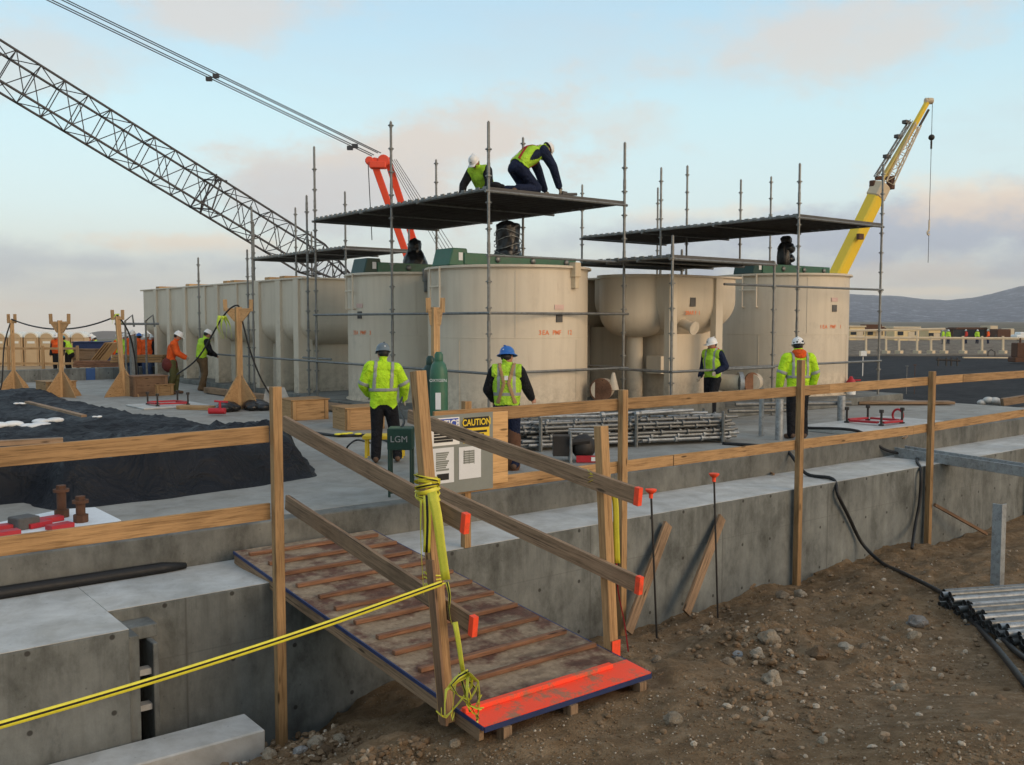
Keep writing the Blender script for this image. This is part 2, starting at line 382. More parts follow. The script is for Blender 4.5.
def gz(x, y):
    h = BV.ray_cast(V((x, y, 50)), V((0, 0, -1))); return h[0].z if h[0] else 0
def m_dirt():
    t = NT('brown_dirt'); co = t.co('world')
    a = t.noise(co, .55, 5, .6); b = t.noise(co, 6, 7, .7); f = t.noise(co, 45, 4, .65)
    col = t.ramp(b, [(.25, (.085, .052, .027)), (.48, (.25, .165, .09)), (.74, (.46, .34, .215))])
    col = t.mix(col, t.ramp(a, [(.35, (.26, .155, .075)), (.65, (.15, .105, .065))]), .42)
    pv = t.n('ShaderNodeTexVoronoi'); t.l(co, pv.inputs['Vector']); pv.inputs['Scale'].default_value = 30; pv.inputs['Randomness'].default_value = 1
    pm = t.ramp(pv.outputs['Distance'], [(.14, (1, 1, 1)), (.28, (0, 0, 0))])
    sel = t.ramp(t.noise(co, 3.2, 4, .6), [(.42, (0, 0, 0)), (.58, (1, 1, 1))])
    pmask = t.mix((0, 0, 0), pm, sel)
    sepc = t.n('ShaderNodeSeparateColor'); t.l(pv.outputs['Color'], sepc.inputs[0])
    col = t.mix(col, t.ramp(sepc.outputs[0], [(0, (.14, .10, .06)), (.6, (.30, .24, .17)), (1, (.46, .41, .33))]), pmask)
    # the lower yard beyond the slab is lined with dark sheet, the plain further off is dry and pale
    g = t.n('ShaderNodeNewGeometry'); sp = t.n('ShaderNodeSeparateXYZ'); t.l(g.outputs['Position'], sp.inputs[0])
    def lin(cx, cy, c0):
        m1 = t.n('ShaderNodeMath', operation='MULTIPLY_ADD'); t.l(sp.outputs[0], m1.inputs[0]); m1.inputs[1].default_value = cx; m1.inputs[2].default_value = c0
        m2 = t.n('ShaderNodeMath', operation='MULTIPLY_ADD'); t.l(sp.outputs[1], m2.inputs[0]); m2.inputs[1].default_value = cy; t.l(m1.outputs[0], m2.inputs[2]); return m2.outputs[0]
    fwd = lin(_fw.x, _fw.y, 0); rt = lin(_rt.x, _rt.y, 0)
    def step(v, a0, b0):
        m = t.n('ShaderNodeMapRange'); t.l(v, m.inputs[0]); m.inputs[1].default_value = a0; m.inputs[2].default_value = b0; return m.outputs[0]
    def mm(a0, b0, op='MULTIPLY'):
        m = t.n('ShaderNodeMath', operation=op); t.l(a0, m.inputs[0]); t.l(b0, m.inputs[1]); return m.outputs[0]
    ys = step(sp.outputs[1], 9, 9.5)
    wob = t.noise(co, .25, 3, .6)
    dark = mm(mm(step(fwd, 102, 98), step(rt, -4, 4)), mm(ys, step(fwd, 20, 22)))
    sheet = t.ramp(t.noise(co, .8, 8, .75), [(.3, (.016, .018, .022)), (.7, (.05, .05, .052))])
    col = t.mix(col, sheet, dark)
    rock = t.ramp(t.noise(co, 1.1, 6, .75), [(.3, (.09, .07, .055)), (.7, (.30, .25, .19))])
    col = t.mix(col, rock, mm(step(fwd, 98, 103), step(rt, -4, 4)))
    pale = t.ramp(t.noise(co, .3, 4, .6), [(.3, (.30, .22, .14)), (.7, (.42, .32, .21))])
    col = t.mix(col, pale, mm(mm(step(fwd, 30, 36), step(rt, 4, -4)), ys))
    col = t.mix(col, t.ramp(t.noise(co, .02, 4, .6), [(.3, (.13, .11, .08)), (.7, (.2, .17, .12))]), step(fwd, 150, 260))
    t.set(col, .95, 0, .15)
    k = t.bump(b, .9, .07); k = t.bump(f, 1.0, .022, k); k = t.bump(pmask_val(t, pmask), .5, .02, k); return t.m
def pmask_val(t, c):
    x = t.n('ShaderNodeRGBToBW'); t.l(c, x.inputs[0]); return x.outputs[0]
me.materials.append(m_dirt())
# hills
def ridge(pts, D, depth, name, mat, seed, rough=.06, B=-6):
    # a long hill: profile heights by picture column, real distance D and real depth
    us = np.linspace(pts[0][0], pts[-1][0], 160); vs_ = np.interp(us, [p[0] for p in pts], [p[1] for p in pts])
    V_, F_ = [], []; rows = 14
    for j in range(rows):
        f = j/(rows-1)
        for i, (u, vv) in enumerate(zip(us, vs_)):
            tp = dep(u, vv, D); base = V((tp.x, tp.y, B))
            dirv = V((tp.x, tp.y, 0)).normalized()
            hh = tp.z-B
            k = math.sin(f*math.pi*.5) if True else f
            q = base - dirv*(depth*(1-f))
            h = hh*(k**1.3)*(1+rough*noise.fractal(V((q.x*.0028+seed, q.y*.0028, seed)), 1, 2, 5)*(1.6 if f < 1 else .45))
            V_.append((q.x, q.y, B+h))
    n = len(us)
    for i in range(n):
        x, y, z = V_[(rows-1)*n+i]; d = V((x, y, 0)).normalized()*depth*.6; V_.append((x+d.x, y+d.y, B))
    rows += 1
    F_ = [(j*n+i, j*n+i+1, (j+1)*n+i+1, (j+1)*n+i) for j in range(rows-1) for i in range(n-1)]
    mb = MB(); mb.add(V_, F_); o = mb.build(name, mat, None, 2); o['kind'] = 'structure'; return o
def m_hill(snow=True):
    t = NT('sagebrush_hill' if not snow else 'mountain_slope'); co = t.co('world', (.01, .01, .01))
    a = t.noise(co, .6, 8, .7); b = t.noise(t.co('world', (.01, .01, .012)), 2.6, 9, .78, .2)
    col = t.ramp(a, [(.3, (.03, .04, .07)), (.7, (.09, .095, .13))] if snow else [(.3, (.11, .08, .06)), (.7, (.2, .15, .11))])
    if snow: col = t.mix(col, (.70, .74, .82), t.ramp(b, [(.52, (0, 0, 0)), (.64, (.55,)*3)]))
    t.set(col, .95, 0, .1); t.bump(a, .5, 20); return t.m
ridge([(560, 316), (700, 306), (800, 298), (848, 295), (890, 297), (920, 300), (948, 301), (975, 298), (1000, 292), (1018, 288), (1060, 282), (1150, 270), (1300, 280), (1450, 312)], 5200, 2600, 'mountain', m_hill(), 4.0)
ridge([(-260, 332), (-120, 336), (20, 338), (60, 338), (84, 334), (100, 331), (114, 331), (140, 334), (150, 334), (240, 330), (360, 327), (500, 326)], 2300, 900, 'hills', m_hill(False), 11.0, .02, -75)

# ---------------------------------------------------------------- concrete works
mb = MB()
mb.bb(-25, 21.3, 9.70, 36.3, -2.5, 0)
mb.bb(21.3, 24.2, 9.70, 20, -2.5, 0)
cf = mb.build('concrete_floor', M['conc_floor'], None, bevel=.015); cf['kind'] = 'structure'
# curb + lower ledge + foundation wall
fw = empty('foundation_wall', (8, 8.4, -2.6), 'long grey poured concrete foundation wall with a stepped ledge, dropping into the dirt trench', 'wall')
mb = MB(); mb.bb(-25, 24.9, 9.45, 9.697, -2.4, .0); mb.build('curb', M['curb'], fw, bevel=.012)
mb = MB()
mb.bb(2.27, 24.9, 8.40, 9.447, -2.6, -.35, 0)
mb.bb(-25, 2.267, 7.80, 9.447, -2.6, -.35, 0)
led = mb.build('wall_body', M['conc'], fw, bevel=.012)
mb = MB(); mb.bb(2.27, 24.898, 8.404, 9.445, -.35, -.345); mb.bb(-25, 2.265, 7.804, 9.445, -.35, -.345); mb.build('ledge_top_skylit', M['conc_top'], fw)  # thin paler sheet; sky light on the ledge painted as lighter concrete
mb = MB(); mb.bb(2.269, 2.36, 7.86, 8.398, -2.6, -.43); mb.bb(2.36, 2.60, 8.15, 8.398, -.56, -.45); mb.bb(2.505, 2.55, 7.98, 8.398, -2.6, -.562)
mb.build('pilaster', M['conc'], fw, bevel=.006)
mb = MB()
for z in (-.80, -1.10, -1.46): mb.bb(2.362, 2.503, 8.03, 8.12, z-.03, z+.02)
mb.build('rung', M['conc_top'], fw)
mb = MB(); mb.bb(2.362, 2.503, 8.30, 8.396, -2.6, -.565); mb.build('slot_shade', M['black'], fw)  # black panel painted in for the shade inside the slot
mb = MB(); mb.path([(-3, 9.39, -.30), (1.5, 9.385, -.30), (3.05, 9.38, -.30), (3.28, 9.375, -.31)], [.062, .062, .058, .03], 8)
tag(mb.build('backer_strip', M['black'], None, 2), 'dark rubbery strip lying along the foot of the concrete curb at left', 'strip')
mb = MB(); mb.bar((-3.5, 7.55, -1.55), (3.18, 7.52, -1.55), .42, .62)
tag(mb.build('footing_beam', M['conc_top'], None, bevel=.012), 'pale concrete footing beam half buried at the bottom of the trench', 'beam')
# low wall at the far end of the slab
mb = MB(); mb.bb(-30, 12.0, 36.35, 36.65, -1.2, .42); lw = mb.build('parapet_wall', M['conc'], None, bevel=.01); tag(lw, 'low grey concrete wall closing the far left end of the slab', 'wall')
mb = MB(); p = onz(97, 381); mb.bb(p.x-.15, p.x+.15, 36.28, 36.34, .0, .42); tag(mb.build('blue_sheet', m_plain('blue_sheet', (.03, .09, .25), .6), None), 'small blue sheet hanging over the far low concrete wall', 'sheet')
# plinths under the tanks
mb = MB(); mb.bb(10.9, 15.2, 14.6, 22.6, .0, .2); mb.bb(11.4, 15.0, 22.6, 36, .0, .15)
tag(mb.build('tank_plinth', M['curb'], None, bevel=.015), 'low concrete plinth under the two round tanks and the ribbed tank row', 'plinth')
mb = MB(); mb.bb(15.5, 23.7, 13.5, 19.8, .0, .2); mb.bb(13.6, 16.0, 13.1, 13.9, 0, .42)
tag(mb.build('tank_plinth', M['curb'], None, bevel=.015), 'low concrete plinth under the two right hand tanks, behind the man with orange collar', 'plinth')
# raised pads with anchor bolts
def bolt_pad(c, sx, sy, h, name, label, padlab):
    mb = MB(); mb.bb(c[0]-sx/2, c[0]+sx/2, c[1]-sy/2, c[1]+sy/2, .0, h); tag(mb.build('equipment_pad', M['conc_top'], None, bevel=.012), padlab, 'pad')
    t = empty('anchor_set', (c[0], c[1], h), label, 'anchors')
    q = .37
    for ix in (-1, 1):
        for iy in (-1, 1):
            m2 = MB(); x, y = c[0]+ix*q, c[1]+iy*q
            m2.tube((x, y, h-.02), (x, y, h+.30), .022, n=8); m2.tube((x, y, h+.25), (x, y, h+.31), .042, n=6); m2.tube((x, y, h), (x, y, h+.03), .05, n=6)
            m2.build('bolt', M['dark'], t, 1)
    m2 = MB(); m2.bar((c[0]-q*.9, c[1]-q, h+.06), (c[0]+q*.9, c[1]-q, h+.05), .09, .04); m2.bar((c[0]-q*.9, c[1]+q, h+.06), (c[0]+q*.9, c[1]+q, h+.05), .09, .04)
    m2.bar((c[0]-q, c[1]-q*.8, h+.06), (c[0]-q, c[1]+q*.8, h+.05), .09, .04); m2.bar((c[0]+q, c[1]-q*.8, h+.06), (c[0]+q, c[1]+q*.8, h+.05), .09, .04)
    m2.build('template', M['red'], t, bevel=.004)
    return t
pa = onz(862, 432, .2)
t = bolt_pad((17.25, 10.42), 3.0, 1.35, .10, 'anchor_set', 'black anchor bolts in a red template on the raised pad near the right guardrail', 'pale raised concrete pad beside the man in the orange collar')
mb = MB()
ring = [V((17.72, 10.2, .24))+V((.0, .11*math.cos(a), .12*math.sin(a))) for a in np.linspace(0, 2*math.pi, 17)]; mb.path(ring, .022, 8); mb.build('lifting_ring', M['red'], t, 1)
pb = onz(172, 407)
bolt_pad((pb.x, pb.y+.3), 1.6, 1.4, .04, 'anchor_set', 'black anchor bolts in a red template on the slab near the orange jacket man', 'thin pale pad under the anchor bolts at left')
# ---------------------------------------------------------------- guardrail on the wall
YR = 8.36
def plank(mb, p, q, h=.14, w=.038, up=(0, 0, 1)): return mb.bar(p, q, w, h, up)
def guard(label, posts, tops, mids, base):
    t = empty('guardrail', base, label, 'guardrail')
    for (x, zt, zb, w, y) in posts:
        mb = MB(); mb.bar((x+random.uniform(-.015, .015), y, zb), (x, y, zt), w, w*.95, (0, 1, 0)); mb.build('post', M['wood'], t, bevel=.004)
    for pts in (tops, mids):
        for a, b in pts:
            mb = MB(); plank(mb, a, b); mb.build('rail', M['wood'], t, bevel=.003)
    return t
g = guard('timber guardrail at left, nailed to the tall post beside the ramp', [(3.435, 1.55, -2.3, .082, 7.575)],
          [((-3.2, 7.65, 1.085), (3.40, 7.65, 1.147))], [((-3.2, 7.65, .475), (3.40, 7.65, .488))], (3.435, 7.6, -2.2))
g = guard('long timber guardrail on the wall, running from the ramp to the right', [(6.01, 1.24, -.35, .085, 8.43), (8.25, 1.27, -1.95, .092, 8.31), (11.82, 1.54, -1.95, .092, 8.31), (15.48, 1.26, -1.9, .094, 8.31), (19.25, 1.2, -1.9, .10, 8.31)],
          [((5.55, 8.375, 1.09), (8.35, 8.375, 1.09)), ((8.36, 8.37, 1.09), (12.6, 8.37, 1.09)), ((12.61, 8.375, 1.09), (16.6, 8.375, 1.10)), ((16.61, 8.37, 1.10), (22, 8.37, 1.08))],
          [((5.55, 8.375, .33), (9.2, 8.375, .32)), ((9.21, 8.37, .32), (15.0, 8.37, .30)), ((15.01, 8.375, .30), (22, 8.375, .38))], (8.25, 8.3, -1.9))
mb = MB(); mb.bar((15.50, 8.22, -.98), (16.9, 8.0, -1.63), .05, .05); mb.build('brace', M['wood_dk'], g, bevel=.003)
# ---------------------------------------------------------------- ramp
XL, XR, YN, YF, ZN, ZF = 3.72, 5.31, 5.03, 9.24, -.59, -.205
def rz(y): return ZN+(ZF-ZN)*(y-YN)/(9.26-YN)
rp = empty('ramp', (4.66, 5.2, -.8), 'dirty plywood access ramp with nailed cleats, timber handrails and an orange painted lower end', 'ramp')
mb = MB(); ud = V((0, -(ZF-ZN), 9.26-YN)).normalized()
mb.bar((4.515, YN+.27, rz(YN+.27)-.011), (4.515, YF, rz(YF)-.011), XR-XL, .022, ud)
def m_ramp():
    t = NT('muddy_plywood'); co = t.co('world'); a = t.noise(co, 2.6, 5, .65); b = t.noise(co, 14, 6, .7); c = t.noise(t.co('world', (1, 3, 1)), 1.4, 4, .6)
    base = t.ramp(b, [(.3, (.07, .032, .022)), (.7, (.15, .065, .04))])
    mud = t.ramp(b, [(.3, (.19, .135, .085)), (.6, (.33, .25, .165)), (.8, (.47, .38, .28))])
    col = t.mix(base, mud, t.ramp(a, [(.42, (.05,)*3), (.54, (.95,)*3)]))
    col = t.mix(col, (.055, .03, .022), t.ramp(c, [(.55, (0, 0, 0)), (.7, (.6,)*3)]))
    t.set(col, .75, 0, .3); t.bump(b, .6, .01); return t.m
M['deck'] = m_ramp()
mb.build('deck', M['deck'], rp)
mb = MB(); mb.bar((4.515, YN, rz(YN)-.010), (4.515, YN+.27, rz(YN+.27)-.010), XR-XL+.01, .026, ud)
def m_or():
    t = NT('orange_painted_deck'); co = t.co('world'); b = t.noise(co, 9, 6, .7)
    col = t.mix((.95, .085, .035), (.30, .17, .10), t.ramp(t.noise(co, 3.2, 8, .75), [(.50, (0, 0, 0)), (.60, (.9,)*3)]))
    t.set(col, .6, 0, .3); t.bump(b, .3, .006); return t.m
M['ordeck'] = m_or()
mb.build('end_strip', M['ordeck'], rp)
yy = YN+.235; k = 0
while yy < YF:
    off = random.uniform(-.05, .05); m_ = MB(); z = rz(yy)+.018
    m_.bar((XL+(.10 if k else .02)+off*.6, yy+random.uniform(-.015, .015), z), (XR-(.05 if k else .18)+off*.4, yy+random.uniform(-.015, .015), z), .052, .034)
    m_.build('cleat', M['cleat'] if k else M['ordeck'], rp, bevel=.004); yy += .345+random.uniform(-.02, .02); k += 1
for x in (XL+.02, XR-.02, 4.515):
    m_ = MB(); m_.bar((x, YN+.05, rz(YN+.05)-.075), (x, YF, rz(YF)-.075), .04, .10, ud); m_.build('stringer', M['wood_old'], rp, bevel=.003)
for x in (XL-.006, XR+.006):
    m_ = MB(); m_.bar((x, YN, rz(YN)-.013), (x, YF, rz(YF)-.013), .012, .028, ud); m_.build('edge_strip', M['navyp'], rp)
m_ = MB(); m_.bar((XL, YN-.006, rz(YN)-.022), (XR, YN-.006, rz(YN)-.022), .012, .034); m_.build('edge_strip', M['navyp'], rp)
for x in (3.9, 4.5, 5.2):
    m_ = MB(); m_.bb(x-.035, x+.035, 5.0, 5.08, -.9, -.63); m_.build('foot_block', M['wood_old'], rp)
def rail(a, b, mat='wood_old', e0=False, e1=True, h=.135):
    m_ = MB(); plank(m_, a, b, h, .038); r = m_.build('handrail', M[mat], rp, bevel=.003)
    d = (V(b)-V(a)).normalized(); m2 = MB(); m2.bar(V(b)-d*.045, V(b)+d*.004, .043, h+.006); m2.build('orange_end', M['orange'], r)
XH = XL-.02
XA, XB = XL+.03, XR-.01
rail(onX(284, 423, XA), onX(467, 524, XA)); rail(onX(287, 502, XA), onX(475, 627, XA))
rail(onX(409, 416, XB), onX(640, 497, XB)); rail(onX(432, 489, XB), onX(641, 586, XB))
def post(p, q, w=.09, mat='wood', d=.97):
    m_ = MB(); m_.bar(p, q, w, w*d, (0, 1, 0)); o = m_.build('post', M[mat], rp, bevel=.004); return o
post(onX(447, 722, XL-.045), onX(418, 371, XL-.045), .088, 'wood')
m_ = MB(); m_.bar(onX(444, 725, XL-.1), onX(430, 560, XL-.1), .02, .08, (0, 1, 0)); m_.build('post_splint', M['wood_dk'], rp)
post(onX(612, 668, XR+.06), onX(601, 426, XR+.06), .088, 'wood')
q0_ = onX(612, 668, XR+.06); m_ = MB(); m_.bar(q0_-V((0, .047, 0)), q0_-V((0, .047, -.24)), .09, .004, (0, 1, 0)); m_.build('orange_mark', M['orange'], rp)
PLB = onX(447, 722, XL-.045); PLT = onX(418, 371, XL-.045)
def plp(v):
    z = onX(440, v, XL-.045).z; t = (z-PLB.z)/(PLT.z-PLB.z); return PLB.lerp(PLT, t)
# leaning boards, rebar stakes
def stick(u0, v0, u1, v1, y0, y1, w, th, mat, name, label, cat, group=None):
    a = onY(u0, v0, y0); b = onY(u1, v1, y1); m_ = MB(); m_.bar(b, a, w, th, (0, 1, 0)); o = m_.build(name, M[mat], None, bevel=.003); return tag(o, label, cat, group)
stick(668, 524, 628, 632, 8.33, 8.12, .15, .04, 'wood_old', 'plank', 'weathered plank leaning on the concrete wall just right of the ramp handrail', 'plank')
stick(722, 517, 686, 613, 8.34, 8.10, .15, .04, 'wood_old', 'plank', 'weathered plank leaning on the wall, crossed by the farther capped rebar stake', 'plank')
def stake(u0, v0, u1, v1, y, label):
    a = onY(u0, v0, y+.0); b = onY(u1, v1, y+.02); t = empty('rebar_stake', b, label, 'rebar stake')
    m_ = MB(); m_.tube(b-V((0, 0, .15)), a, .012, n=6); m_.build('rod', M['dark'], t)
    m_ = MB(); m_.lathe(a, [(.001, -.07), (.022, -.07), (.024, -.02), (.05, .0), (.065, .02), (.065, .032), (.001, .038)], 12); m_.build('safety_cap', M['orange'], t, 1)
stake(651, 492, 657, 627, 7.4, 'rebar stake with faded orange mushroom cap, nearer the ramp')
stake(714, 476, 718, 606, 7.7, 'rebar stake with bright orange mushroom cap, farther from the ramp')
# ---------------------------------------------------------------- sign board
sb = empty('notice_board', (6.0, 8.32, .2), 'plywood notice board with caution and notice signs taped on grey backing', 'notice board')
YB = 8.315
c0, c1, c2_, c3 = [onY(u, v, YB) for u, v in ((422, 415), (508, 411), (508, 482), (426, 494))]
x0, x1, z0, z1 = c3.x, c1.x, c2_.z, c1.z
mb = MB(); mb.bb(x0, x1, YB, YB+.018, z0, z1); mb.build('board', M['ply'], sb, bevel=.002)
def panel(name, mat, u0, v0, u1, v1, y, th=.004):
    a = onY(u0, v0, y); b = onY(u1, v1, y); m_ = MB(); m_.bb(a.x, b.x, y, y+th, min(a.z, b.z), max(a.z, b.z)); return m_.build(name, M[mat], sb), a, b
panel('backing', 'greyb', 426, 416.5, 493, 488, YB-.006)
def txt(s, x, z, y, size, mat, parent, name='lettering', rot=None, bold=.0, sx=1):
    cu = bpy.data.curves.new(name, 'FONT'); cu.body = s; cu.size = size; cu.extrude = .0012; cu.offset = bold; cu.align_x = 'CENTER'; cu.align_y = 'CENTER'
    tmp = bpy.data.objects.new('t', cu); COL.objects.link(tmp); dg = bpy.context.evaluated_depsgraph_get(); dg.update()
    me = bpy.data.meshes.new_from_object(tmp.evaluated_get(dg)); bpy.data.objects.remove(tmp)
    Mx = Matrix.Rotation(R(90), 4, 'X') @ Matrix.Diagonal((sx, 1, 1, 1))
    if rot is not None: Mx = Matrix.Rotation(rot, 4, 'Z') @ Mx
    me.transform(Mx); me.materials.clear(); me.materials.append(M[mat])
    o = bpy.data.objects.new(name, me); COL.objects.link(o); o.parent = parent
    base = V((0, 0, 0)); q = parent
    while q is not None: base += q.location; q = q.parent
    o.location = V((x, y, z))-base; return o
ys = YB-.011
n_, a, b = panel('notice_sign', 'white', 431, 419, 459.5, 444, ys)
hd, a2, b2 = panel('sign_header', 'blueink', 432.5, 420, 458.5, 428.5, ys-.004); 
txt('NOTICE', (a2.x+b2.x)/2, (a2.z+b2.z)/2, ys-.006, .105, 'white', sb, bold=.002, sx=.92)
for k, vv in enumerate((432, 435, 438, 441)): panel('printed_line', 'ink', 434, vv, 457-4*(k % 2), vv+.5, ys-.003, .002)
n_, a, b = panel('caution_sign', 'yelp', 463.5, 418, 489.5, 441, ys)
hd, a2, b2 = panel('sign_header', 'ink', 464, 418, 489, 426.5, ys-.004)
txt('CAUTION', (a2.x+b2.x)/2, (a2.z+b2.z)/2, ys-.006, .096, 'yelp', sb, bold=.002, sx=.86)
for k, vv in enumerate((431, 434.5)): panel('printed_line', 'ink', 469, vv, 487-3*k, vv+.8, ys-.003, .002)
panel('paper_sheet', 'paper', 432.5, 449, 454, 482, ys)
for k in range(9): panel('printed_line', 'greyb', 436, 453+k*2.1, 449-(k*5 % 4), 453.4+k*2.1, ys-.002, .001)
panel('printed_stamp', 'ink', 437, 474.5, 449, 479.5, ys-.002, .001)
panel('paper_sheet', 'paper', 459, 447.5, 481, 477, ys)
for k in range(6): panel('printed_line', 'greyb', 463.5, 451+k*2.2, 474.5, 451.6+k*2.2, ys-.002, .001)
for uu in (464, 469, 474): panel('printed_line', 'greyb', uu, 450, uu+.4, 464, ys-.002, .001)

# ---------------------------------------------------------------- caution tape
def ribbon(pts, w, mat, name, label, cat='caution tape', tw=0, up=(0, 0, 1), parent=None, line=None):
    pts = [V(p) for p in pts]; fine = []
    for i in range(len(pts)-1):
        n = max(2, int((pts[i+1]-pts[i]).length/.06)) if len(pts) < 8 else 3
        for k in range(n):
            p0 = pts[max(0, i-1)]; p1 = pts[i]; p2 = pts[i+1]; p3 = pts[min(len(pts)-1, i+2)]; t = k/n
            fine.append(.5*((2*p1)+(p2-p0)*t+(2*p0-5*p1+4*p2-p3)*t*t+(3*p1-p0-3*p2+p3)*t**3))
    fine.append(pts[-1]); vs = []; n = len(fine); mi = []
    rows = 4
    for i, p in enumerate(fine):
        d = (fine[min(i+1, n-1)]-fine[max(i-1, 0)]).normalized(); s = d.cross(V((_fw.x, _fw.y, 0)))
        s = s.normalized() if s.length > .05 else V((0, 0, 1))
        s = Matrix.Rotation(tw*math.sin(i*.21)+tw*.5, 3, d) @ s
        for r in range(rows): vs.append(p+s*w*(r/(rows-1)-.5)+d.cross(s)*.003*(r % 2))
    fs = []
    for i in range(n-1):
        for r in range(rows-1):
            fs.append((i*rows+r, i*rows+r+1, (i+1)*rows+r+1, (i+1)*rows+r)); mi.append(1 if (line and r == 1) else 0)
    mb = MB(); mb.add(vs, fs); mb.mi = mi
    o = mb.build(name, [M[mat], M['ink']] if line else M[mat], parent, 2)
    so = o.modifiers.new('s', 'SOLIDIFY'); so.thickness = .0008
    if parent is None: tag(o, label, cat)
    return o
P1 = V((XL-.085, 5.66, .075)); ze = -.02
A0 = onY(-60, 743, 4.6); 
ct = empty('caution_tape', (XL-.09, 5.6, .0), 'yellow caution tape stretched from the left leaning ramp post towards the bottom left corner', 'caution tape')
a_ = onX(442, 583, XL-.09)
A0 = dep(-80, 748, 4.2)
ribbon([a_, a_*.66+A0*.34-V((0, 0, .03)), a_*.33+A0*.67-V((0, 0, .03)), A0], .038, 'tape', 'tape_span', '', parent=ct, tw=.0, line=1)
for kk, zz_ in enumerate((-.02, .02, .05)):
    c = plp(583)+V((0, 0, zz_)); h = .056
    loop = [c+V((x, y, .012*math.sin(i*2+kk))) for i, (x, y) in enumerate(((-h, -h), (h, -h), (h, h), (-h, h), (-h, -h)))]
    m_ = MB(); m_.path([p+V((0, 0, 0)) for p in loop], [.006]*5, 4); m_.build('tape_wrap', M['tape'], ct)
mt = empty('caution_tape', (XL-.05, 5.9, .2), 'crumpled caution tape knotted round the left leaning ramp post and hanging in strips', 'caution tape')
def px(u, v, off=0): 
    p = onX(u, v, XL-.12); return p+V((off, 0, 0))
zt = px(428, 492)
for i in range(6):
    c = plp(488)+V((0, 0, .028*i-.09)); h = .060+random.uniform(0, .015)
    loop = [c+V((h*1.1*math.cos(t), h*1.1*math.sin(t), .02*math.sin(t+i))) for t in np.linspace(0, 2*math.pi, 9)]
    ribbon(loop, .035, 'tape', 'tape_wrap', '', parent=mt, tw=.5, line=i % 2)
ribbon([px(432, 492, -.0), px(437, 515), px(441, 545), px(446, 580)], .075, 'tape', 'tape_strip', '', parent=mt, tw=.35)
ribbon([px(429, 495, -.02), px(430, 520, -.02), px(429, 552, -.02)], .05, 'tape', 'tape_strip', '', parent=mt, tw=.15, line=1)
ribbon([px(421, 500), px(421, 540), px(424, 595)], .02, 'tape', 'tape_strip', '', parent=mt, tw=.9)
ribbon([px(447, 582), px(450, 596), px(449, 610), px(452, 625)], .03, 'tape', 'tape_strip', '', parent=mt, tw=.9, line=1)
ribbon([px(455, 622), px(459, 645), px(463, 672)], .04, 'tape', 'tape_strip', '', parent=mt, tw=.5)
kn = empty('caution_tape', (XL, 5.3, -.7), 'tangled loops of yellow tape lying on the orange end of the ramp', 'caution tape')
random.seed(5)
for i in range(11):
    st = dep(463+random.uniform(-5, 6), 676+random.uniform(-5, 5), 6.1); en = dep(random.choice([445, 452, 470, 480, 478]), random.choice([718, 712, 700, 705, 716]), 6.0)
    mid = (st+en)/2+V((random.uniform(-.1, .12), random.uniform(-.1, .1), random.uniform(-.02, .10)))
    ribbon([st, mid, en, en+V((random.uniform(-.08, .1), random.uniform(-.1, .05), random.uniform(.0, .09)))], .032, 'tape', 'tape_strip', '', parent=kn, tw=1.1, line=(i % 3 == 0))
tt = empty('caution_tape', (XR+.1, 5.6, .3), 'yellow tape tied round the right ramp post and hanging down its side', 'caution tape')
def px2(u, v): return onX(u, v, XR+.15)+V((0, -.05, 0))
for i in range(4):
    c = V((XR+.06, px2(605, 476).y+.03, px2(602, 476).z-.02+.02*i)); loop = [c+V((.088*math.cos(t), .085*math.sin(t), .02*math.sin(t*2+i))) for t in np.linspace(0, 2*math.pi, 9)]
    ribbon(loop, .022, 'tape', 'tape_wrap', '', parent=tt, tw=.6)
ribbon([px2(606, 478), px2(611, 500), px2(612, 530), px2(613, 562)], .05, 'tape', 'tape_strip', '', parent=tt, tw=.25)
ribbon([px2(612, 560), px2(614, 590), px2(620, 620), px2(624, 650)], .014, 'red', 'tape_strip', '', parent=tt, tw=.5)
# ---------------------------------------------------------------- hoses and the plank on the ledge
def hose(pts, r, label, cat='hose', mat='black'):
    P = [V(p) for p in pts]; out = []
    for i in range(len(P)-1):
        p0 = P[max(0, i-1)]; p1 = P[i]; p2 = P[i+1]; p3 = P[min(len(P)-1, i+2)]
        for k in range(6):
            t = k/6; out.append(.5*((2*p1)+(p2-p0)*t+(2*p0-5*p1+4*p2-p3)*t*t+(3*p1-p0-3*p2+p3)*t**3))
    out.append(P[-1]); m_ = MB(); m_.path(out, r, 8); return tag(m_.build('hose', M[mat], None, 2), label, cat)
def gp(u, v, z, r=.03):
    p = onz(u, v, z)
    for _ in range(6): p = onz(u, v, gz(p.x, p.y)+r)
    return p
hose([(12.9, 10.6, .02), (13.15, 9.9, .03), (13.2, 9.62, .035), (13.15, 9.42, -.05), (13.0, 9.0, -.31), (12.95, 8.5, -.32), onY(838, 495, 8.33), onY(848, 515, 8.33), onY(862, 543, 8.3), gp(882, 563, -1.6), gp(903, 573, -1.6), gp(935, 589, -1.5), gp(965, 607, -1.3), gp(1000, 637, -1.2), gp(1030, 662, -1.2), gp(1100, 700, -1.1)], .028, 'long black hose running over the wall and across the dirt to the tube stack')
hose([(15.3, 10.6, .12), (15.6, 9.74, .12), (15.9, 9.4, -.2), (16.2, 9.0, -.31), (15.6, 8.6, -.32), (15.25, 8.34, -.42), (15.2, 8.32, -.9), (15.0, 8.28, -1.3), gp(912, 548, -1.65)], .026, 'short black hose hanging down the wall behind a guardrail post')
a = onz(909, 453, -.28)
mb = MB(); mb.bar((16.25, 9.3, -.275), (15.95, 4.6, -.40), .32, .10); mb.bar((16.42, 9.3, -.25), (16.12, 4.6, -.375), .02, .17); mb.bar((16.08, 9.3, -.25), (15.78, 4.6, -.375), .02, .17)
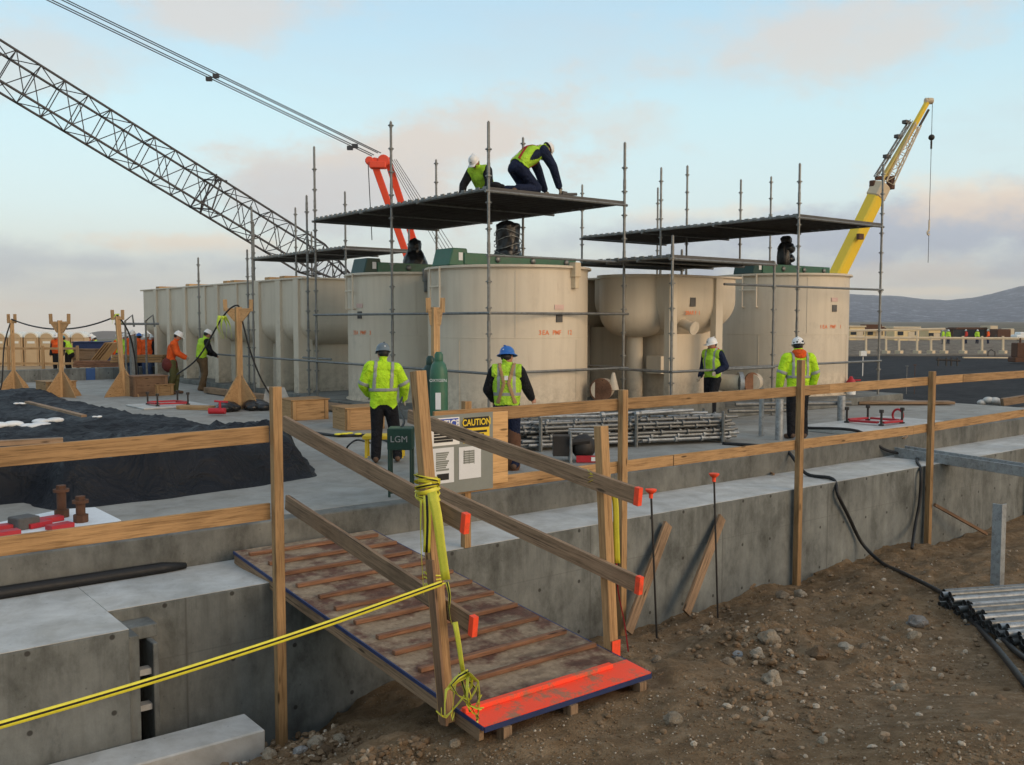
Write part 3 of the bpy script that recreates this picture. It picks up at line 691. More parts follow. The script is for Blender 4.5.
sk = mb.build('walkway_plank', M['galv'], None, bevel=.004); tag(sk, 'grey steel walkway plank resting on the ledge and sticking out over the trench at right', 'walkway plank')
# rough snow-wet steel rack at the right: post and bundle of tubes
fp = gp(995, 582, -1.3)
mb = MB(); 
mb.bar((fp.x, fp.y, fp.z-.1), (fp.x, fp.y, zat(fp, 504)), .12, .012, (1, 0, 0)); mb.bar((fp.x+.05, fp.y-.06, fp.z-.1), (fp.x+.05, fp.y-.06, zat(fp, 504)), .012, .12, (1, 0, 0))
tag(mb.build('angle_post', M['galv'], None, bevel=.002), 'upright galvanised angle iron post standing in the dirt beside the tube stack', 'post')
ZS = -.93
e0 = onz(941, 589, ZS); e1 = onz(1040, 651, ZS); ax = onz(1030, 583, ZS)-e0; ax.z = 0; ax.normalize()
st = empty('tube_stack', (e0.x, e0.y, gz(e0.x, e0.y)), 'low stack of galvanised tubes with ends blacked for shade lying on the dirt at right', 'tube stack')
d = e1-e0; d.z = 0; W_ = d.length; dn = d.normalized(); random.seed(3); nt = int(W_/.082)
for lay in range(4):
    for i in range(nt-(lay % 2)):
        c = V((e0.x, e0.y, ZS-.03-lay*.068+random.uniform(-.012, .012)))+dn*(.082*i+.041*(lay % 2))+ax*random.uniform(-.03, .10)
        m_ = MB(); m_.tube(c, c+ax*2.6, .034, n=10, cap=False); m_.tube(c+ax*.006, c+ax*2.59, .028, n=10, cap=True)  # black core fills each tube, painting the shade inside its mouth
        m_.mi = [0]*10+[1]*12
        if len(st.children) < 96: m_.build('tube', [M['galv' if random.random() < .35 and lay == 0 else 'galvd'], M['black']], st, 1)
for s_ in (.5, 2.0):
    m_ = MB(); a = V((e0.x, e0.y, ZS-.33))+ax*s_; m_.bar(a-dn*.05, a+dn*(W_+.1), .09, .10); m_.build('bearer', M['wood_dk'], st)
hose([gp(958, 606, -1.2), gp(990, 640, -1.1), gp(1030, 690, -1)], .03, 'second black cable lying along the front of the tube stack', 'cable')
t2 = empty('tube_stack', (18.5, 6.3, gz(18.5, 6.3)), 'dark bundle of tubes on the dirt at the right edge, above the angle post', 'tube stack')
q0 = dep(1007, 521, 19.5); 
for lay in range(4):
    for i in range(5):
        c = q0+V((0, 0, -.08*lay))+_rt*(.0)+_fw*(-.12*i)+_rt*random.uniform(-.05, .05); m_ = MB(); m_.tube(c, c+_rt*1.6+_fw*.3, .045, n=8); m_.build('tube', M['galvd' if lay == 0 else 'dark'], t2, 1)
m_ = MB(); c = q0-V((0, 0, .45))+_rt*.5; m_.bar(c-_fw*.8, c+_fw*.3, .12, .12); m_.bar(c-_fw*.8+V((0, 0, -.25)), c-_fw*.1+V((0, 0, -.25)), .3, .45); m_.build('bearer', M['wood_dk'], t2)
# ---------------------------------------------------------------- tanks
def stencil(parent, s, cx, cy, rad, ang, z, size, mat='stencil', step=None):
    # short stencilled line wrapped round a cylinder (ang = direction from the axis)
    step = step or size*.62
    for i, ch in enumerate(s):
        if ch == ' ': continue
        a = ang+(i-(len(s)-1)/2)*step/rad
        txt(ch, cx+rad*math.cos(a), z, cy+rad*math.sin(a), size, mat, parent, 'stencil_letter', rot=a+R(90), bold=.002)
def round_tank(cx, cy, rad, z0, z1, label, lad_u, sten, plate, band=True):
    t = empty('round_tank', (cx, cy, z0), label, 'tank')
    mb = MB(); N = 96
    mb.lathe((cx, cy, 0), [(rad, z0), (rad, z1-.09), (rad+.012, z1-.08), (rad+.012, z1-.02), (rad-.012, z1-.02), (rad-.012, z0+1.2), (.01, z0+1.2)], N)
    for a_ in np.arange(0.3, 6.5, 1.57): mb.box((cx+(rad+.003)*math.cos(a_), cy+(rad+.003)*math.sin(a_), z0+(z1-z0)*.26), (.012, .02, (z1-z0)*.48), rotz(a_)); mb.box((cx+(rad+.003)*math.cos(a_+.7), cy+(rad+.003)*math.sin(a_+.7), z0+(z1-z0)*.74), (.012, .02, (z1-z0)*.45), rotz(a_+.7))
    mb.build('shell', M['tank'], t, 1)
    mb = MB(); mb.lathe((cx, cy, 0), [(rad+.013, z1-.05), (rad+.075, z1-.05), (rad+.075, z1-.012), (rad+.062, z1), (rad-.014, z1), (rad-.014, z1-.021)], N); mb.build('rim', M['tank'], t, 1)
    mb = MB(); mb.lathe((cx, cy, 0), [(rad+.001, z0), (rad+.06, z0), (rad+.06, z0+.02), (rad+.001, z0+.02)], N); mb.build('base_flange', M['tank'], t, 1)
    mb = MB(); mb.lathe((cx, cy, 0), [(rad+.0005, z0+1.55), (rad+.006, z0+1.552), (rad+.006, z0+1.565), (rad+.0005, z0+1.567)], N); mb.build('weld_seam', M['tank'], t, 1)
    if lad_u is not None:
        lad = MB(); d = None
        for da in (-.14, .0, .14) if lad_u > 0 else (-.09, .13):
            a = abs(lad_u)+da; x, y = cx+(rad+.09)*math.cos(a), cy+(rad+.09)*math.sin(a)
            lad.tube((x, y, z1-.85), (x, y, z1-.02), .022, n=8); lad.tube((x, y, z1-.85), (cx+rad*math.cos(a), cy+rad*math.sin(a), z1-.85), .02, n=6); lad.tube((x, y, z1-.03), (cx+rad*math.cos(a), cy+rad*math.sin(a), z1-.03), .02, n=6)
        for zz_ in (z1-.42, z1-.04):
            pts = [(cx+(rad+.09)*math.cos(abs(lad_u)+q), cy+(rad+.09)*math.sin(abs(lad_u)+q), zz_) for q in np.linspace(-.14, .14, 5)]; lad.path(pts, .02, 6)
        lad.build('ladder_frame', M['tank'], t, 1)
    if sten: stencil(t, sten[0], cx, cy, rad+.004, sten[1], sten[2], .13)
    if plate:
        a, z = plate; ca, sa = math.cos(a), math.sin(a); mb = MB(); mb.box((cx+(rad+.01)*ca, cy+(rad+.01)*sa, z), (.02, .16, .17), rotz(a)); mb.build('name_plate', M['under'], t)
        mb = MB(); mb.box((cx+(rad+.008)*ca, cy+(rad+.008)*sa, z+.22), (.008, .24, .10), rotz(a)); mb.build('sticker', m_plain('pink_sticker', (.62, .42, .36), .5), t)
    return t
# angle on the tank seen at picture column u
def tang(cx, cy, rad, u):
    d = ray(u, 321); d.z = 0; d.normalize(); c = V((cx, cy, 0)); b = c.dot(d); disc = max(0, rad*rad-(c.length_squared-b*b)); p = d*(b-math.sqrt(disc)); return math.atan2(p.y-cy, p.x-cx)
TC = (12.98, 16.64, 1.735); TB = (12.98, 20.35, 1.67); TE = (21.75, 15.93, 1.71)
tankC = round_tank(*TC, .2, 3.23, 'large beige round tank with blue helmet man in front, nearest of the round tanks', tang(*TC, 447), ('3EA PMF  12', tang(*TC, 557), 1.86), (tang(*TC, 559), 2.16))
tankB = round_tank(*TB, .2, 3.23, 'beige round tank behind the man in the grey helmet, left of the largest tank', tang(*TB, 362), ('2EA PMF 3', tang(*TB, 361), 1.82), (tang(*TB, 360), 2.24))
tankE = round_tank(*TE, .2, 3.30, 'beige round tank farthest right, below the yellow crane', -(tang(*TE, 749)+2*math.pi), ('1EA PMF  1', tang(*TE, 832), 1.95), (tang(*TE, 834), 2.42))
def clip(u, tk, z1):
    a = tang(*tk, u); t = []; mb = MB(); c = V((tk[0]+(tk[2]+.05)*math.cos(a), tk[1]+(tk[2]+.05)*math.sin(a), 0)); m = rotz(a)
    mb.box(c+V((0, 0, z1-.12)), (.16, .20, .30), m); mb.box(c+V((0, 0, z1-.38)), (.12, .14, .24), m); return mb
clip(573, TC, 3.27).build('lug', M['cream'], tankC, bevel=.01)
clip(427, TB, 3.27).build('lug', M['galvd'], tankB, bevel=.01)

def tub(mb, x0, x1, y0, y1, zt, zc, zb, ax, seg=9, mi=0):
    # upper box with a rounded (U shaped) bottom; cross-section in the plane across ax; ends rounded too
    r = zc-zb
    n = seg; rings = []
    m = 14
    for k in range(m+1):
        # going from top (z=zt) down into the bottom; inset grows in the quarter circle
        if k == 0: ins, z = 0, zt
        elif k == 1: ins, z = 0, zc
        else:
            a = (k-1)/(m-1)*math.pi/2; ins = r*(1-math.cos(a)); z = zc-r*math.sin(a)
        rings.append((ins, z))
    vs = []; fs = []; rc = .16
    per = []
    for cx, cy, a0 in ((x1, y1, 0), (x0, y1, 90), (x0, y0, 180), (x1, y0, 270)):
        for k in range(5): per.append((cx, cy, R(a0+k*22.5)))
    P = len(per)
    for ins, z in rings:
        rr = max(.16, ins*.6)
        for cx, cy, a in per:
            sx = 1 if cx == x1 else -1; sy = 1 if cy == y1 else -1
            ix = min(ins, (x1-x0)/2-.02-rr if (x1-x0)/2-.02 > rr else 0); iy = min(ins, (y1-y0)/2-.02-rr if (y1-y0)/2-.02 > rr else 0)
            vs.append((cx-sx*(ix+rr)+rr*math.cos(a), cy-sy*(iy+rr)+rr*math.sin(a), z))
    for j in range(len(rings)-1):
        for i in range(P): fs.append((j*P+i, j*P+(i+1) % P, (j+1)*P+(i+1) % P, (j+1)*P+i))
    fs.append(tuple((len(rings)-1)*P+i for i in range(P)))
    mb.add(vs, fs, None, mi)
# ribbed row of hopper tanks at left
AX0, AX1, AY0, AY1, AZ = 11.62, 14.4, 23.75, 37.3, 3.22
ra = empty('hopper_tank', (13, 30, .15), 'long ribbed beige hopper tank row running away at left behind the two crouching men', 'tank')
mb = MB(); tub(mb, AX0, AX1, AY0, AY1, AZ, 2.05, 1.45, 'y'); mb.build('tub', M['tank'], ra, 1)
mb = MB(); mb.bb(AX0-.06, AX1+.06, AY0-.06, AY1+.06, AZ+.001, AZ+.05); mb.build('rim', M['tank'], ra, bevel=.01)
mb = MB(); mb.bb(AX0+.62, AX1-.4, AY0+.5, AY1-.3, .15, 1.60); mb.build('skirt', M['tank'], ra)
cols = [300, 284, 261, 220, 198.5, 174, 155]
ycol = [24.05, 25.1, 26.6, 28.5, 30.3, 32.4, 34.6, 36.8]
for u in (298, 280, 259, 218, 186, 170, 157):
    y = onX(u, 321, AX0).y; mb = MB(); mb.bb(AX0-.07, AX0+.02, y-.15, y+.15, .15, AZ-.0); mb.bb(AX0+.02, AX0+.35, y-.15, y-.13, .15, 2.0); mb.build('rib', M['tank'], ra, bevel=.004)
for i, u in enumerate((238, 206)):
    y = onX(u, 321, AX0).y; mb = MB(); mb.bb(AX0-.05, AX0+.02, y-.05, y+.05, 2.0, AZ); mb.build('rib', M['tank'], ra, bevel=.004)
for u in (160, 190, 228, 235, 270, 285): mb = MB(); p = onX(u, 300, 12.4); mb.bb(12.3, 13.0, p.y-.2, p.y+.15, AZ+.051, AZ+.2); mb.build('lid', M['wood_lt'], ra, bevel=.01)
# hopper tank in the middle right
DX0, DX1, DY0, DY1, DZ = 15.90, 18.28, 14.62, 17.1, 3.08
rd = empty('hopper_tank', (18, 17, .2), 'beige hopper tank with rounded bottom between the two big round tanks at right', 'tank')
mb = MB(); tub(mb, DX0, DX1, DY0, DY1, DZ, 2.58, 1.72, 'y'); tub(mb, DX0, DX1, DY1+.35, DY1+3.4, DZ, 2.58, 1.72, 'y'); mb.build('tub', M['tank'], rd, 1)
q = onX(635, 300, 16.05); mb = MB(); HR = .82; mb.lathe((q.x, q.y, 0), [(HR, DZ), (HR, 2.32)]+[(HR*math.cos(a)**.75 if a < 1.56 else .01, 2.32-.60*math.sin(a)) for a in np.linspace(.12, 1.5707, 12)], 48); mb.build('round_hopper', M['tank'], rd, 2); mb = MB(); mb.lathe((q.x, q.y, 0), [(HR+.001, DZ-.02), (HR+.06, DZ-.02), (HR+.06, DZ+.06), (HR-.02, DZ+.06)], 48); mb.build('rim', M['tank'], rd, 1); mb = MB(); mb.tube((q.x, q.y, .2), (q.x, q.y, 1.75), .19, n=20); mb.build('outlet_pipe', M['tank'], rd, 1)
mb = MB(); mb.bb(DX0-.06, DX1+.06, DY0-.06, DY1+3.45, DZ+.001, DZ+.05); mb.build('rim', M['tank'], rd, bevel=.01)
mb = MB(); mb.bb(DX0+.55, DX1-.25, DY0+.5, DY1+3.0, .2, 1.95); mb.bb(DX0+.04, DX0+.5, DY1+.6, DY1+3.3, .2, 2.1); mb.build('skirt', M['tank'], rd)
for (x, y, w) in ((DX0-.0, DY0-.0, .16), (onY(714, 330, DY0).x, DY0-.02, .16), (DX0+.1, DY1+.9, .16)):
    mb = MB(); mb.bb(x-.02, x+w*1.4, y-.05, y+.12, .2, DZ); mb.build('column', M['tank'], rd, bevel=.008)
mb = MB(); q = onY(672, 300, DY0-.02); pz = onX(640, 360, DX0+.35); mb.bb(pz.x-.1, pz.x+.35, pz.y-.75, pz.y-.3, .9, 1.3); mb.build('pipe', M['tank'], rd, 1)
pn = onY(697, 328, DY0-.28); mb = MB(); mb.tube((pn.x, DY0+.3, pn.z+.16), (pn.x, DY0-.18, pn.z), .11, n=18); mb.tube((pn.x, DY0-.17, pn.z), (pn.x, DY0-.21, pn.z-.01), .15, n=20); mb.build('nozzle', M['tank'], rd, 1)
mb = MB(); p = onY(693, 302, DY0-.01); mb.bb(p.x-.09, p.x+.09, DY0-.015, DY0-.001, p.z-.1, p.z+.1); mb.build('name_plate', M['under'], rd)
p = onY(693, 313, DY0-.01); txt('2BAR F  1', p.x, p.z, DY0-.006, .12, 'stencil', rd, 'stencil_letter', bold=.002)
pa = onz(745, 385, 1.0)
mb = MB(); a = V((18.9, 14.6, .72)); mb.tube(a, a+(_rt*-.75), .18, n=20); mb.tube(a, a+_rt*.06, .24, n=22)
for k in range(8):
    an = k*math.pi/4; mb.tube(a+_rt*-.01+_fw*.2*math.cos(an)+V((0, 0, .2*math.sin(an))), a+_rt*.08+_fw*.2*math.cos(an)+V((0, 0, .2*math.sin(an))), .02, n=6)
def at_px(u, v, d): return dep(u, v, d)
t = empty('flanged_pipe', at_px(735, 392, 22.6), 'stubby beige pipe with bolted flange pointing right beside the navy jacket man', 'pipe')
c = at_px(740, 383, 20.6); mb = MB(); mb.tube(c-_rt*.55+_fw*.3, c, .18, n=20); mb.build('pipe_body', M['tank'], t, 1)
mb = MB(); mb.tube(c-_rt*.04, c+_rt*.05, .235, n=22); mb.build('flange', M['galv'], t, 1)
t = empty('blanked_nozzle', at_px(752, 392, 22.8), 'round nozzle blanked with a brown plywood disc, right of the flanged pipe', 'nozzle')
c = at_px(751, 383, 21.2); dd = (_rt*.55-_fw*.83); mb = MB(); mb.tube(c+_rt*.2+_fw*.5, c, .20, n=20); mb.build('pipe_body', M['tank'], t, 1)
mb = MB(); mb.tube(c, c+dd*.04, .235, n=22); mb.build('plywood_disc', M['cleat'], t, 1)
t = empty('blanked_nozzle', at_px(600, 402, 20.2), 'round nozzle blanked with a brown plywood disc beside the blue helmet man\'s tank', 'nozzle')
c = at_px(601, 390, 20.2); dd = (-_rt*.5-_fw*.85); mb = MB(); mb.tube(c, c+dd*.03, .25, n=22); mb.build('plywood_disc', M['cleat'], t, 1)
mb = MB(); mb.tube(c+_rt*.12+_fw*.5, c-dd*.01, .22, n=20); mb.tube(c+_rt*.27+_fw*.1, c+_rt*.27+_fw*.1+V((0, 0, .36)), .12, .03, n=14); mb.build('pipe_body', M['tank'], t, 1)
# agitator bridges with wrapped drives
def bridge(tk, y, xa, xb, z, label, mlabel, mkind, mx, ang=0):
    t = empty('agitator_bridge', (tk[0], y, z), label, 'bridge beam')
    mb = MB(); L = xb-xa
    for dy in (-.30, .30): mb.bb(xa+.35, xb, y+dy-.05, y+dy+.05, z, z+.24)
    for x in np.linspace(xa+.6, xb-.1, 5): mb.bb(x-.04, x+.04, y-.249, y+.249, z+.02, z+.2)
    mb.build('beam', M['green'], t, bevel=.008)
    mb = MB(); mb.prism([(xa-.02, y-.32, z-.03), (xa+.52, y-.32, z-.03), (xa+.44, y-.32, z+.33), (xa+.08, y-.32, z+.33)], (0, .64, 0)); mb.build('drive_cover', M['greend'] if mkind != 'tall' else M['green'], t, bevel=.02)
    mb = MB(); mb.bb(xa+.22, xa+.32, y-.33, y-.322, z+.08, z+.24); mb.build('label_plate', M['paper'], t)
    for x in np.linspace(xa+1.2, xb-.3, 3): mb = MB(); mb.ball((x, y-.37, z+.13), .07, 8, 5, (1, .5, 1)); mb.build('bolt_cap', M['galvd'], t, 1)
    m_ = MB()
    if mkind == 'tall':
        prof = [(.01, 0), (.30, 0), (.33, .12), (.32, .26), (.27, .36), (.25, .44), (.27, .60), (.28, .85), (.26, .95), (.01, 1.0)]; m_.lathe((mx, y, z+.0), prof, 14)
    elif mkind == 'round':
        prof = [(.01, 0), (.26, .02), (.30, .10), (.32, .26), (.29, .40), (.22, .50), (.17, .60), (.18, .72), (.14, .85), (.01, .9)]; m_.lathe((mx, y, z+.0), prof, 14)
    else:
        for zz_, r in ((.16, .24), (.44, .22), (.70, .24), (.93, .16)): m_.ball((mx+random.uniform(-.03, .03), y, z+zz_), r, 12, 8, (1, 1, .75))
        m_.tube((mx-.1, y, z), (mx-.1, y, z+.95), .20, n=12)
    o = m_.build('wrapped_motor', M['wrap'], None, 2); o.modifiers.new('s', 'SUBSURF').levels = 2; o.modifiers['s'].render_levels = 2
    tx = bpy.data.textures.new('crumple', 'CLOUDS'); tx.noise_scale = .13; dm = o.modifiers.new('d', 'DISPLACE'); dm.texture = tx; dm.strength = .09; dm.texture_coords = 'GLOBAL'
    t2 = tag(o, mlabel, 'motor')
    if mkind == 'tall':
        rp_ = MB()
        for zz_ in (.15, .3, .45, .6, .75): rp_.path([(mx+.30*math.cos(a), y+.30*math.sin(a), z+zz_+.06*math.sin(a*2+zz_*9)) for a in np.linspace(0, 6.283, 17)], .008, 5)
        r_ = rp_.build('tie_rope', M['galv'], o)
        r_.location = (0, 0, 0)
    return t
bridge(TC, 16.6, 11.2, 14.62, 3.26, 'green agitator bridge across the nearest round tank', 'tall drive motor wrapped in black plastic and rope under the workers\' deck', 'tall', 12.95)
bridge(TB, 20.35, 11.35, 14.5, 3.25, 'green agitator bridge across the round tank behind the grey helmet man', 'bottle shaped motor wrapped in black plastic before the red crane mast', 'round', 12.95)
bridge(TE, 15.93, 20.1, 23.4, 3.33, 'green agitator bridge across the right round tank', 'lumpy motor wrapped in black plastic left of the yellow crane', 'lumpy', 21.9)

# ---------------------------------------------------------------- scaffolds
def standard(t, x, y, z0, z1):
    mb = MB(); mb.tube((x, y, z0), (x, y, z1), .029, n=8); mb.tube((x, y, z1-.12), (x, y, z1+.02), .019, n=6)
    z = z0+.35
    while z < z1-.05: mb.tube((x, y, z-.012), (x, y, z+.012), .064, n=8); mb.tube((x, y, z-.05), (x, y, z+.03), .036, n=8); z += .5
    z = z0+2.0
    while z < z1-.1: mb.tube((x, y, z-.1), (x, y, z+.1), .034, n=8); z += 1.5
    mb.tube((x, y, z0), (x, y, z0+.01), .09, n=4)
    return mb.build('standard', M['galvd'], t, 1)
def ledger(t, a, b, r=.027, mat='galvd'):
    mb = MB(); mb.tube(a, b, r, n=8); return mb.build('ledger', M[mat], t, 1)
def deck(t, x0, x1, y0, y1, z, along='y', mat='under', pieces=2):
    mb = MB(); w = .235
    # planks lie along x between the transoms; hooked edges show as a row of short notches
    n = int((y1-y0)/w)
    for i in range(n):
        ya = y0+i*(y1-y0)/n; yb = ya+(y1-y0)/n-.018; zj = random.uniform(-.004, .004)
        mb.bb(x0+.03, x1-.03, ya, yb, z-.02+zj, z+zj); mb.bb(x0+.03, x1-.03, ya, ya+.012, z-.06+zj, z-.021+zj); mb.bb(x0+.03, x1-.03, yb-.012, yb, z-.06+zj, z-.021+zj)
    for x in (x0-.02, x1+.02):
        for i in range(n): ya = y0+i*(y1-y0)/n; mb.bb(x-.012, x+.012, ya+.03, ya+.15, z-.045, z+.012, 1)
    o = mb.build('deck', [M[mat], M['galvd']], t)
    m2 = MB()
    for x in (x0, x1): m2.tube((x, y0, z-.05), (x, y1, z-.05), .026, n=8)
    m3 = y0
    while m3 <= y1+.01:
        m2.tube((x0-.08, m3, z-.085), (x1+.08, m3, z-.085), .03, n=8); m3 += (y1-y0)/3
    m2.build('transom', M['galvd'], t, 1)
    return o
SX0, SY0, SZ = 11.12, 14.85, 4.65
SX1 = onY(624.5, 200, SY0).x; SY1 = onX(315, 217, SX0).y
s1 = empty('scaffold', (SX0, SY0, 0), 'tall tube scaffold carrying the deck the two kneeling workers are on', 'scaffold')
for (u, x, y, vt) in ((487, SX0, SY0, 122), (388, SX0, 18.4, 122), (313, SX0, SY1, 147), (627, SX1, SY0, 143), (520, SX1, 18.3, 138), (437, SX1, SY1, 160)):
    standard(s1, x, y, 0, zat((x, y), vt))
for x in (308,):
    p = onX(x, 250, SX0+.05); standard(s1, SX0+.03, p.y, 0, zat(p, 196))
deck(s1, SX0, SX1, SY0, SY1, SZ)
for (u, vt) in ((248, 250), (253, 207), (199, 258)):
    p = onX(u, 300, SX0-.05); standard(s1, SX0-.05, p.y, 0, zat(p, vt))
yend = onX(206, 356, SX0-.06).y
for z in (2.25, 1.09): ledger(s1, (SX0-.04, SY0-.1, z), (SX0-.04, yend if z < 2 else SY1+.05, z)); ledger(s1, (SX0, SY0-.04, z), (SX1+.1, SY0-.04, z)); ledger(s1, (SX1+.03, SY0, z), (SX1+.03, SY1, z))
ledger(s1, (SX0, SY0-.04, 3.35), (SX1+.1, SY0-.04, 3.35), .022); ledger(s1, (11.5, 23.6, 1.13), (11.5, 22.0, 1.13))
S2X0, S2X1, S2Y0, S2Y1 = 19.85, 23.15, 14.05, 22.6
_n = onz(799, 214, 4.6); S2X0, S2Y0 = _n.x, _n.y; S2X1 = onY(882, 222, S2Y0).x; S2Y1 = onX(582, 239, S2X0).y
s2 = empty('scaffold', (S2X0, S2Y0, 0), 'tube scaffold with the highest deck at right, overhanging towards the yellow crane', 'scaffold')
for (x, y, vt) in ((S2X0, S2Y0, 164), (S2X1, S2Y0, 165), (S2X0, 18.15, 168), (S2X0, S2Y1, 185), (S2X1, 18.3, 180), (S2X1, 21.6, 188)): standard(s2, x, y, 0 if x < 22 or y < 14.2 else -1.5, zat((x, y), vt))
for (u, y, vt) in ((770, 18.6, 177), (686.5, 19.2, 166)):
    p = onY(u, 250, y); standard(s2, p.x, y, 0, zat(p, vt))
deck(s2, S2X0, S2X1, S2Y0, S2Y1, 4.6)
for z in (2.9, 1.07): ledger(s2, (onY(724, 290, S2Y0-.04).x, S2Y0-.04, z), (S2X1+.05, S2Y0-.04, z))
N3 = onz(672.5, 254.6, 3.42); s3 = empty('scaffold', (N3.x, N3.y, 0), 'scaffold with the low deck over the hopper tank, below the highest deck', 'scaffold')
L3 = onX(581, 261, N3.x); R3 = onY(774.5, 261, N3.y)
for (x, y, vt) in ((N3.x, N3.y, 236), (R3.x, N3.y, 262), (R3.x, L3.y, 250)): standard(s3, x, y, 0, zat((x, y), vt))
deck(s3, N3.x, R3.x, N3.y, L3.y, N3.z)
ledger(s3, (N3.x-.05, N3.y-.05, 1.08), (R3.x, N3.y-.05, 1.08)); ledger(s3, (N3.x-.05, N3.y, 1.08), (N3.x-.05, 14.7, 1.08))
N4 = onz(345.5, 246, 4.2); s4 = empty('scaffold', (N4.x, N4.y, .2), 'scaffold with low deck over the near end of the ribbed tank row', 'scaffold')
L4 = onX(254, 257, N4.x); R4 = onY(412, 252, N4.y)
for (x, y, vt) in ((N4.x, N4.y, 192), (R4.x-.1, N4.y, 200), (N4.x, L4.y, 222), (R4.x-.1, L4.y, 232), (N4.x, (N4.y+L4.y)/2, 208)): standard(s4, x, y, .0, zat((x, y), vt))
deck(s4, N4.x, R4.x, N4.y, L4.y, N4.z)
# ---------------------------------------------------------------- people
def capsule(mb, p, q, r0, r1, flat=1.0, side=None, mi=0):
    p, q = V(p), V(q); d = q-p; L = max(d.length, 1e-4); d.normalize()
    sd = V(side) if side is not None else V((1, 0, 0)); sd = (sd-d*sd.dot(d))
    sd = sd.normalized() if sd.length > 1e-3 else d.orthogonal().normalized()
    fwd = sd.cross(d); Mx = Matrix((sd, fwd*flat, d)).transposed()
    prof = [(max(1e-3, r0*math.cos(a)), -r0*math.sin(a)*.8) for a in (1.5, 1.1, .6, .25)]+[(r0, 0), (r1, L)]+[(max(1e-3, r1*math.cos(a)), L+r1*math.sin(a)*.8) for a in (.25, .6, 1.1, 1.5)]
    mb.lathe(p, prof, 14, Mx)
def person(label, loc, rz, J=None, top='navy', sleeve=None, legs='blackc', boots='boot', helmet='helmw', vest=None, jacket=False, hands='skin', scale=1.0, vox=.011, brim=False, collar=None, group=None, extras=None, fingers=True, stripes=True, harness=None, fat=1.0):
    D = dict(pel=(0, 0, .93), che=(0, .01, 1.27), nek=(0, .0, 1.47), hed=(0, .04, 1.62), shl=(-.18, 0, 1.41), shr=(.18, 0, 1.41), ell=(-.25, -.03, 1.13), elr=(.25, -.03, 1.13), wrl=(-.26, .06, .88), wrr=(.26, .06, .88),
             hpl=(-.09, 0, .90), hpr=(.09, 0, .90), knl=(-.10, .03, .50), knr=(.10, .03, .50), anl=(-.11, -.02, .09), anr=(.11, -.02, .09), face=(0, 1, -.05), tol=(-.14, .17, .035), tor=(.14, .17, .035))
    if J: D.update(J)
    D = {k: V(v) for k, v in D.items()}
    if J:
        for s in 'lr':
            if 'to'+s not in J and 'an'+s in J: D['to'+s] = D['an'+s]+V((.0, .18, -.055))
    for k in D:
        if k != 'face': D[k] = D[k]*scale
    S = scale; bulk = (1.36 if jacket else 1.22)*fat
    side = (D['shr']-D['shl']).normalized()
    seg = []   # label, p, q, r0, r1, flat
    mb = MB()
    def cap(lab, p, q, r0, r1, flat=1.0, sd=None):
        capsule(mb, p, q, r0*S, r1*S, flat, sd if sd is not None else side); seg.append((lab, p, q, max(r0, r1)*S))
    waist = D['pel']+(D['che']-D['pel'])*.3
    cap('legs', D['pel']-(D['che']-D['pel'])*.12, waist, .150, .142*bulk, .72)
    cap('top', waist-(D['che']-D['pel'])*(.25 if jacket else .05), D['che'], .142*bulk, .168*bulk, .70)
    cap('top', D['che'], D['nek']-(D['nek']-D['che'])*.25, .165*bulk, .115, .66)
    cap('top', D['shl'], D['shr'], .082*bulk, .082*bulk)
    cap('head' if not collar else 'collar', D['nek']-(D['hed']-D['nek'])*.2, D['nek']+(D['hed']-D['nek'])*.35, .118 if collar else .062, .100 if collar else .058)
    hd = (D['hed']-D['nek']).normalized(); fc = D['face'].normalized(); fc = (fc-hd*fc.dot(hd)*.8).normalized(); hs = hd.cross(fc).normalized() if hd.cross(fc).length > .1 else side
    hup = hs.cross(fc)*-1 if hs.cross(fc).dot(hd) < 0 else hs.cross(fc); hup.normalize(); hs = fc.cross(hup)
    H = D['hed']; HM = Matrix((hs, fc, hup)).transposed()
    mb.ball(H, .1*S, 16, 10, (.78, .98, 1.12), HM); seg.append(('head', H-hup*.05*S, H+hup*.05*S, .095*S))
    mb.ball(H-hup*.065*S+fc*.035*S, .055*S, 12, 8, (.95, 1, .95), HM)
    mb.ball(H-hup*.015*S+fc*.10*S, .019*S, 8, 6, (.8, 1.1, 1.5), HM)
    for s in (-1, 1): mb.ball(H+hs*.078*S*s-fc*.005*S-hup*.01*S, .022*S, 8, 6, (.4, .8, 1.3), HM)
    seg.append(('head', H-hup*.065*S+fc*.03*S, H-hup*.02*S+fc*.10*S, .05*S))
    for s in 'lr':
        sg = -1 if s == 'l' else 1
        cap('sleeve', D['sh'+s], D['el'+s], .074*bulk, .061*bulk, 1, (0, 1, 0)); cap('sleeve', D['el'+s], D['wr'+s], .060*bulk, .047*bulk, 1, (0, 1, 0))
        cap('legs', D['hp'+s], D['kn'+s], .112, .088, 1); cap('legs', D['kn'+s], D['an'+s], .086, .074, 1)
        a, to = D['an'+s], D['to'+s]; fdn = (to-a)
        cap('boots', a-V((0, 0, 0)), a+(a-D['kn'+s]).normalized()*.02, .058, .056); back = a-fdn*.28+V((0, 0, -.035*S)) if abs(fdn.z) < .12*S else a
        cap('boots', back, to, .048, .045, .95, (0, 0, 1))
        # hand: palm, four bent fingers and a thumb
        e, w = D['el'+s], D['wr'+s]; ax = (w-e).normalized(); hp = D.get('hand'+s)
        if hp is not None: ax = (V(hp)).normalized()
        lat = ax.cross(V((0, 0, 1))) if abs(ax.z) < .8 else ax.cross(V((1, 0, 0))); lat = ax.cross(lat).normalized() if abs(ax.z) < .8 else V((0, 1, 0))-ax*ax.y
        lat.normalize(); nrm = ax.cross(lat)*sg
        pc = w+ax*.095*S; cap('hands', w+ax*.02*S, pc, .033, .036, .5, lat)
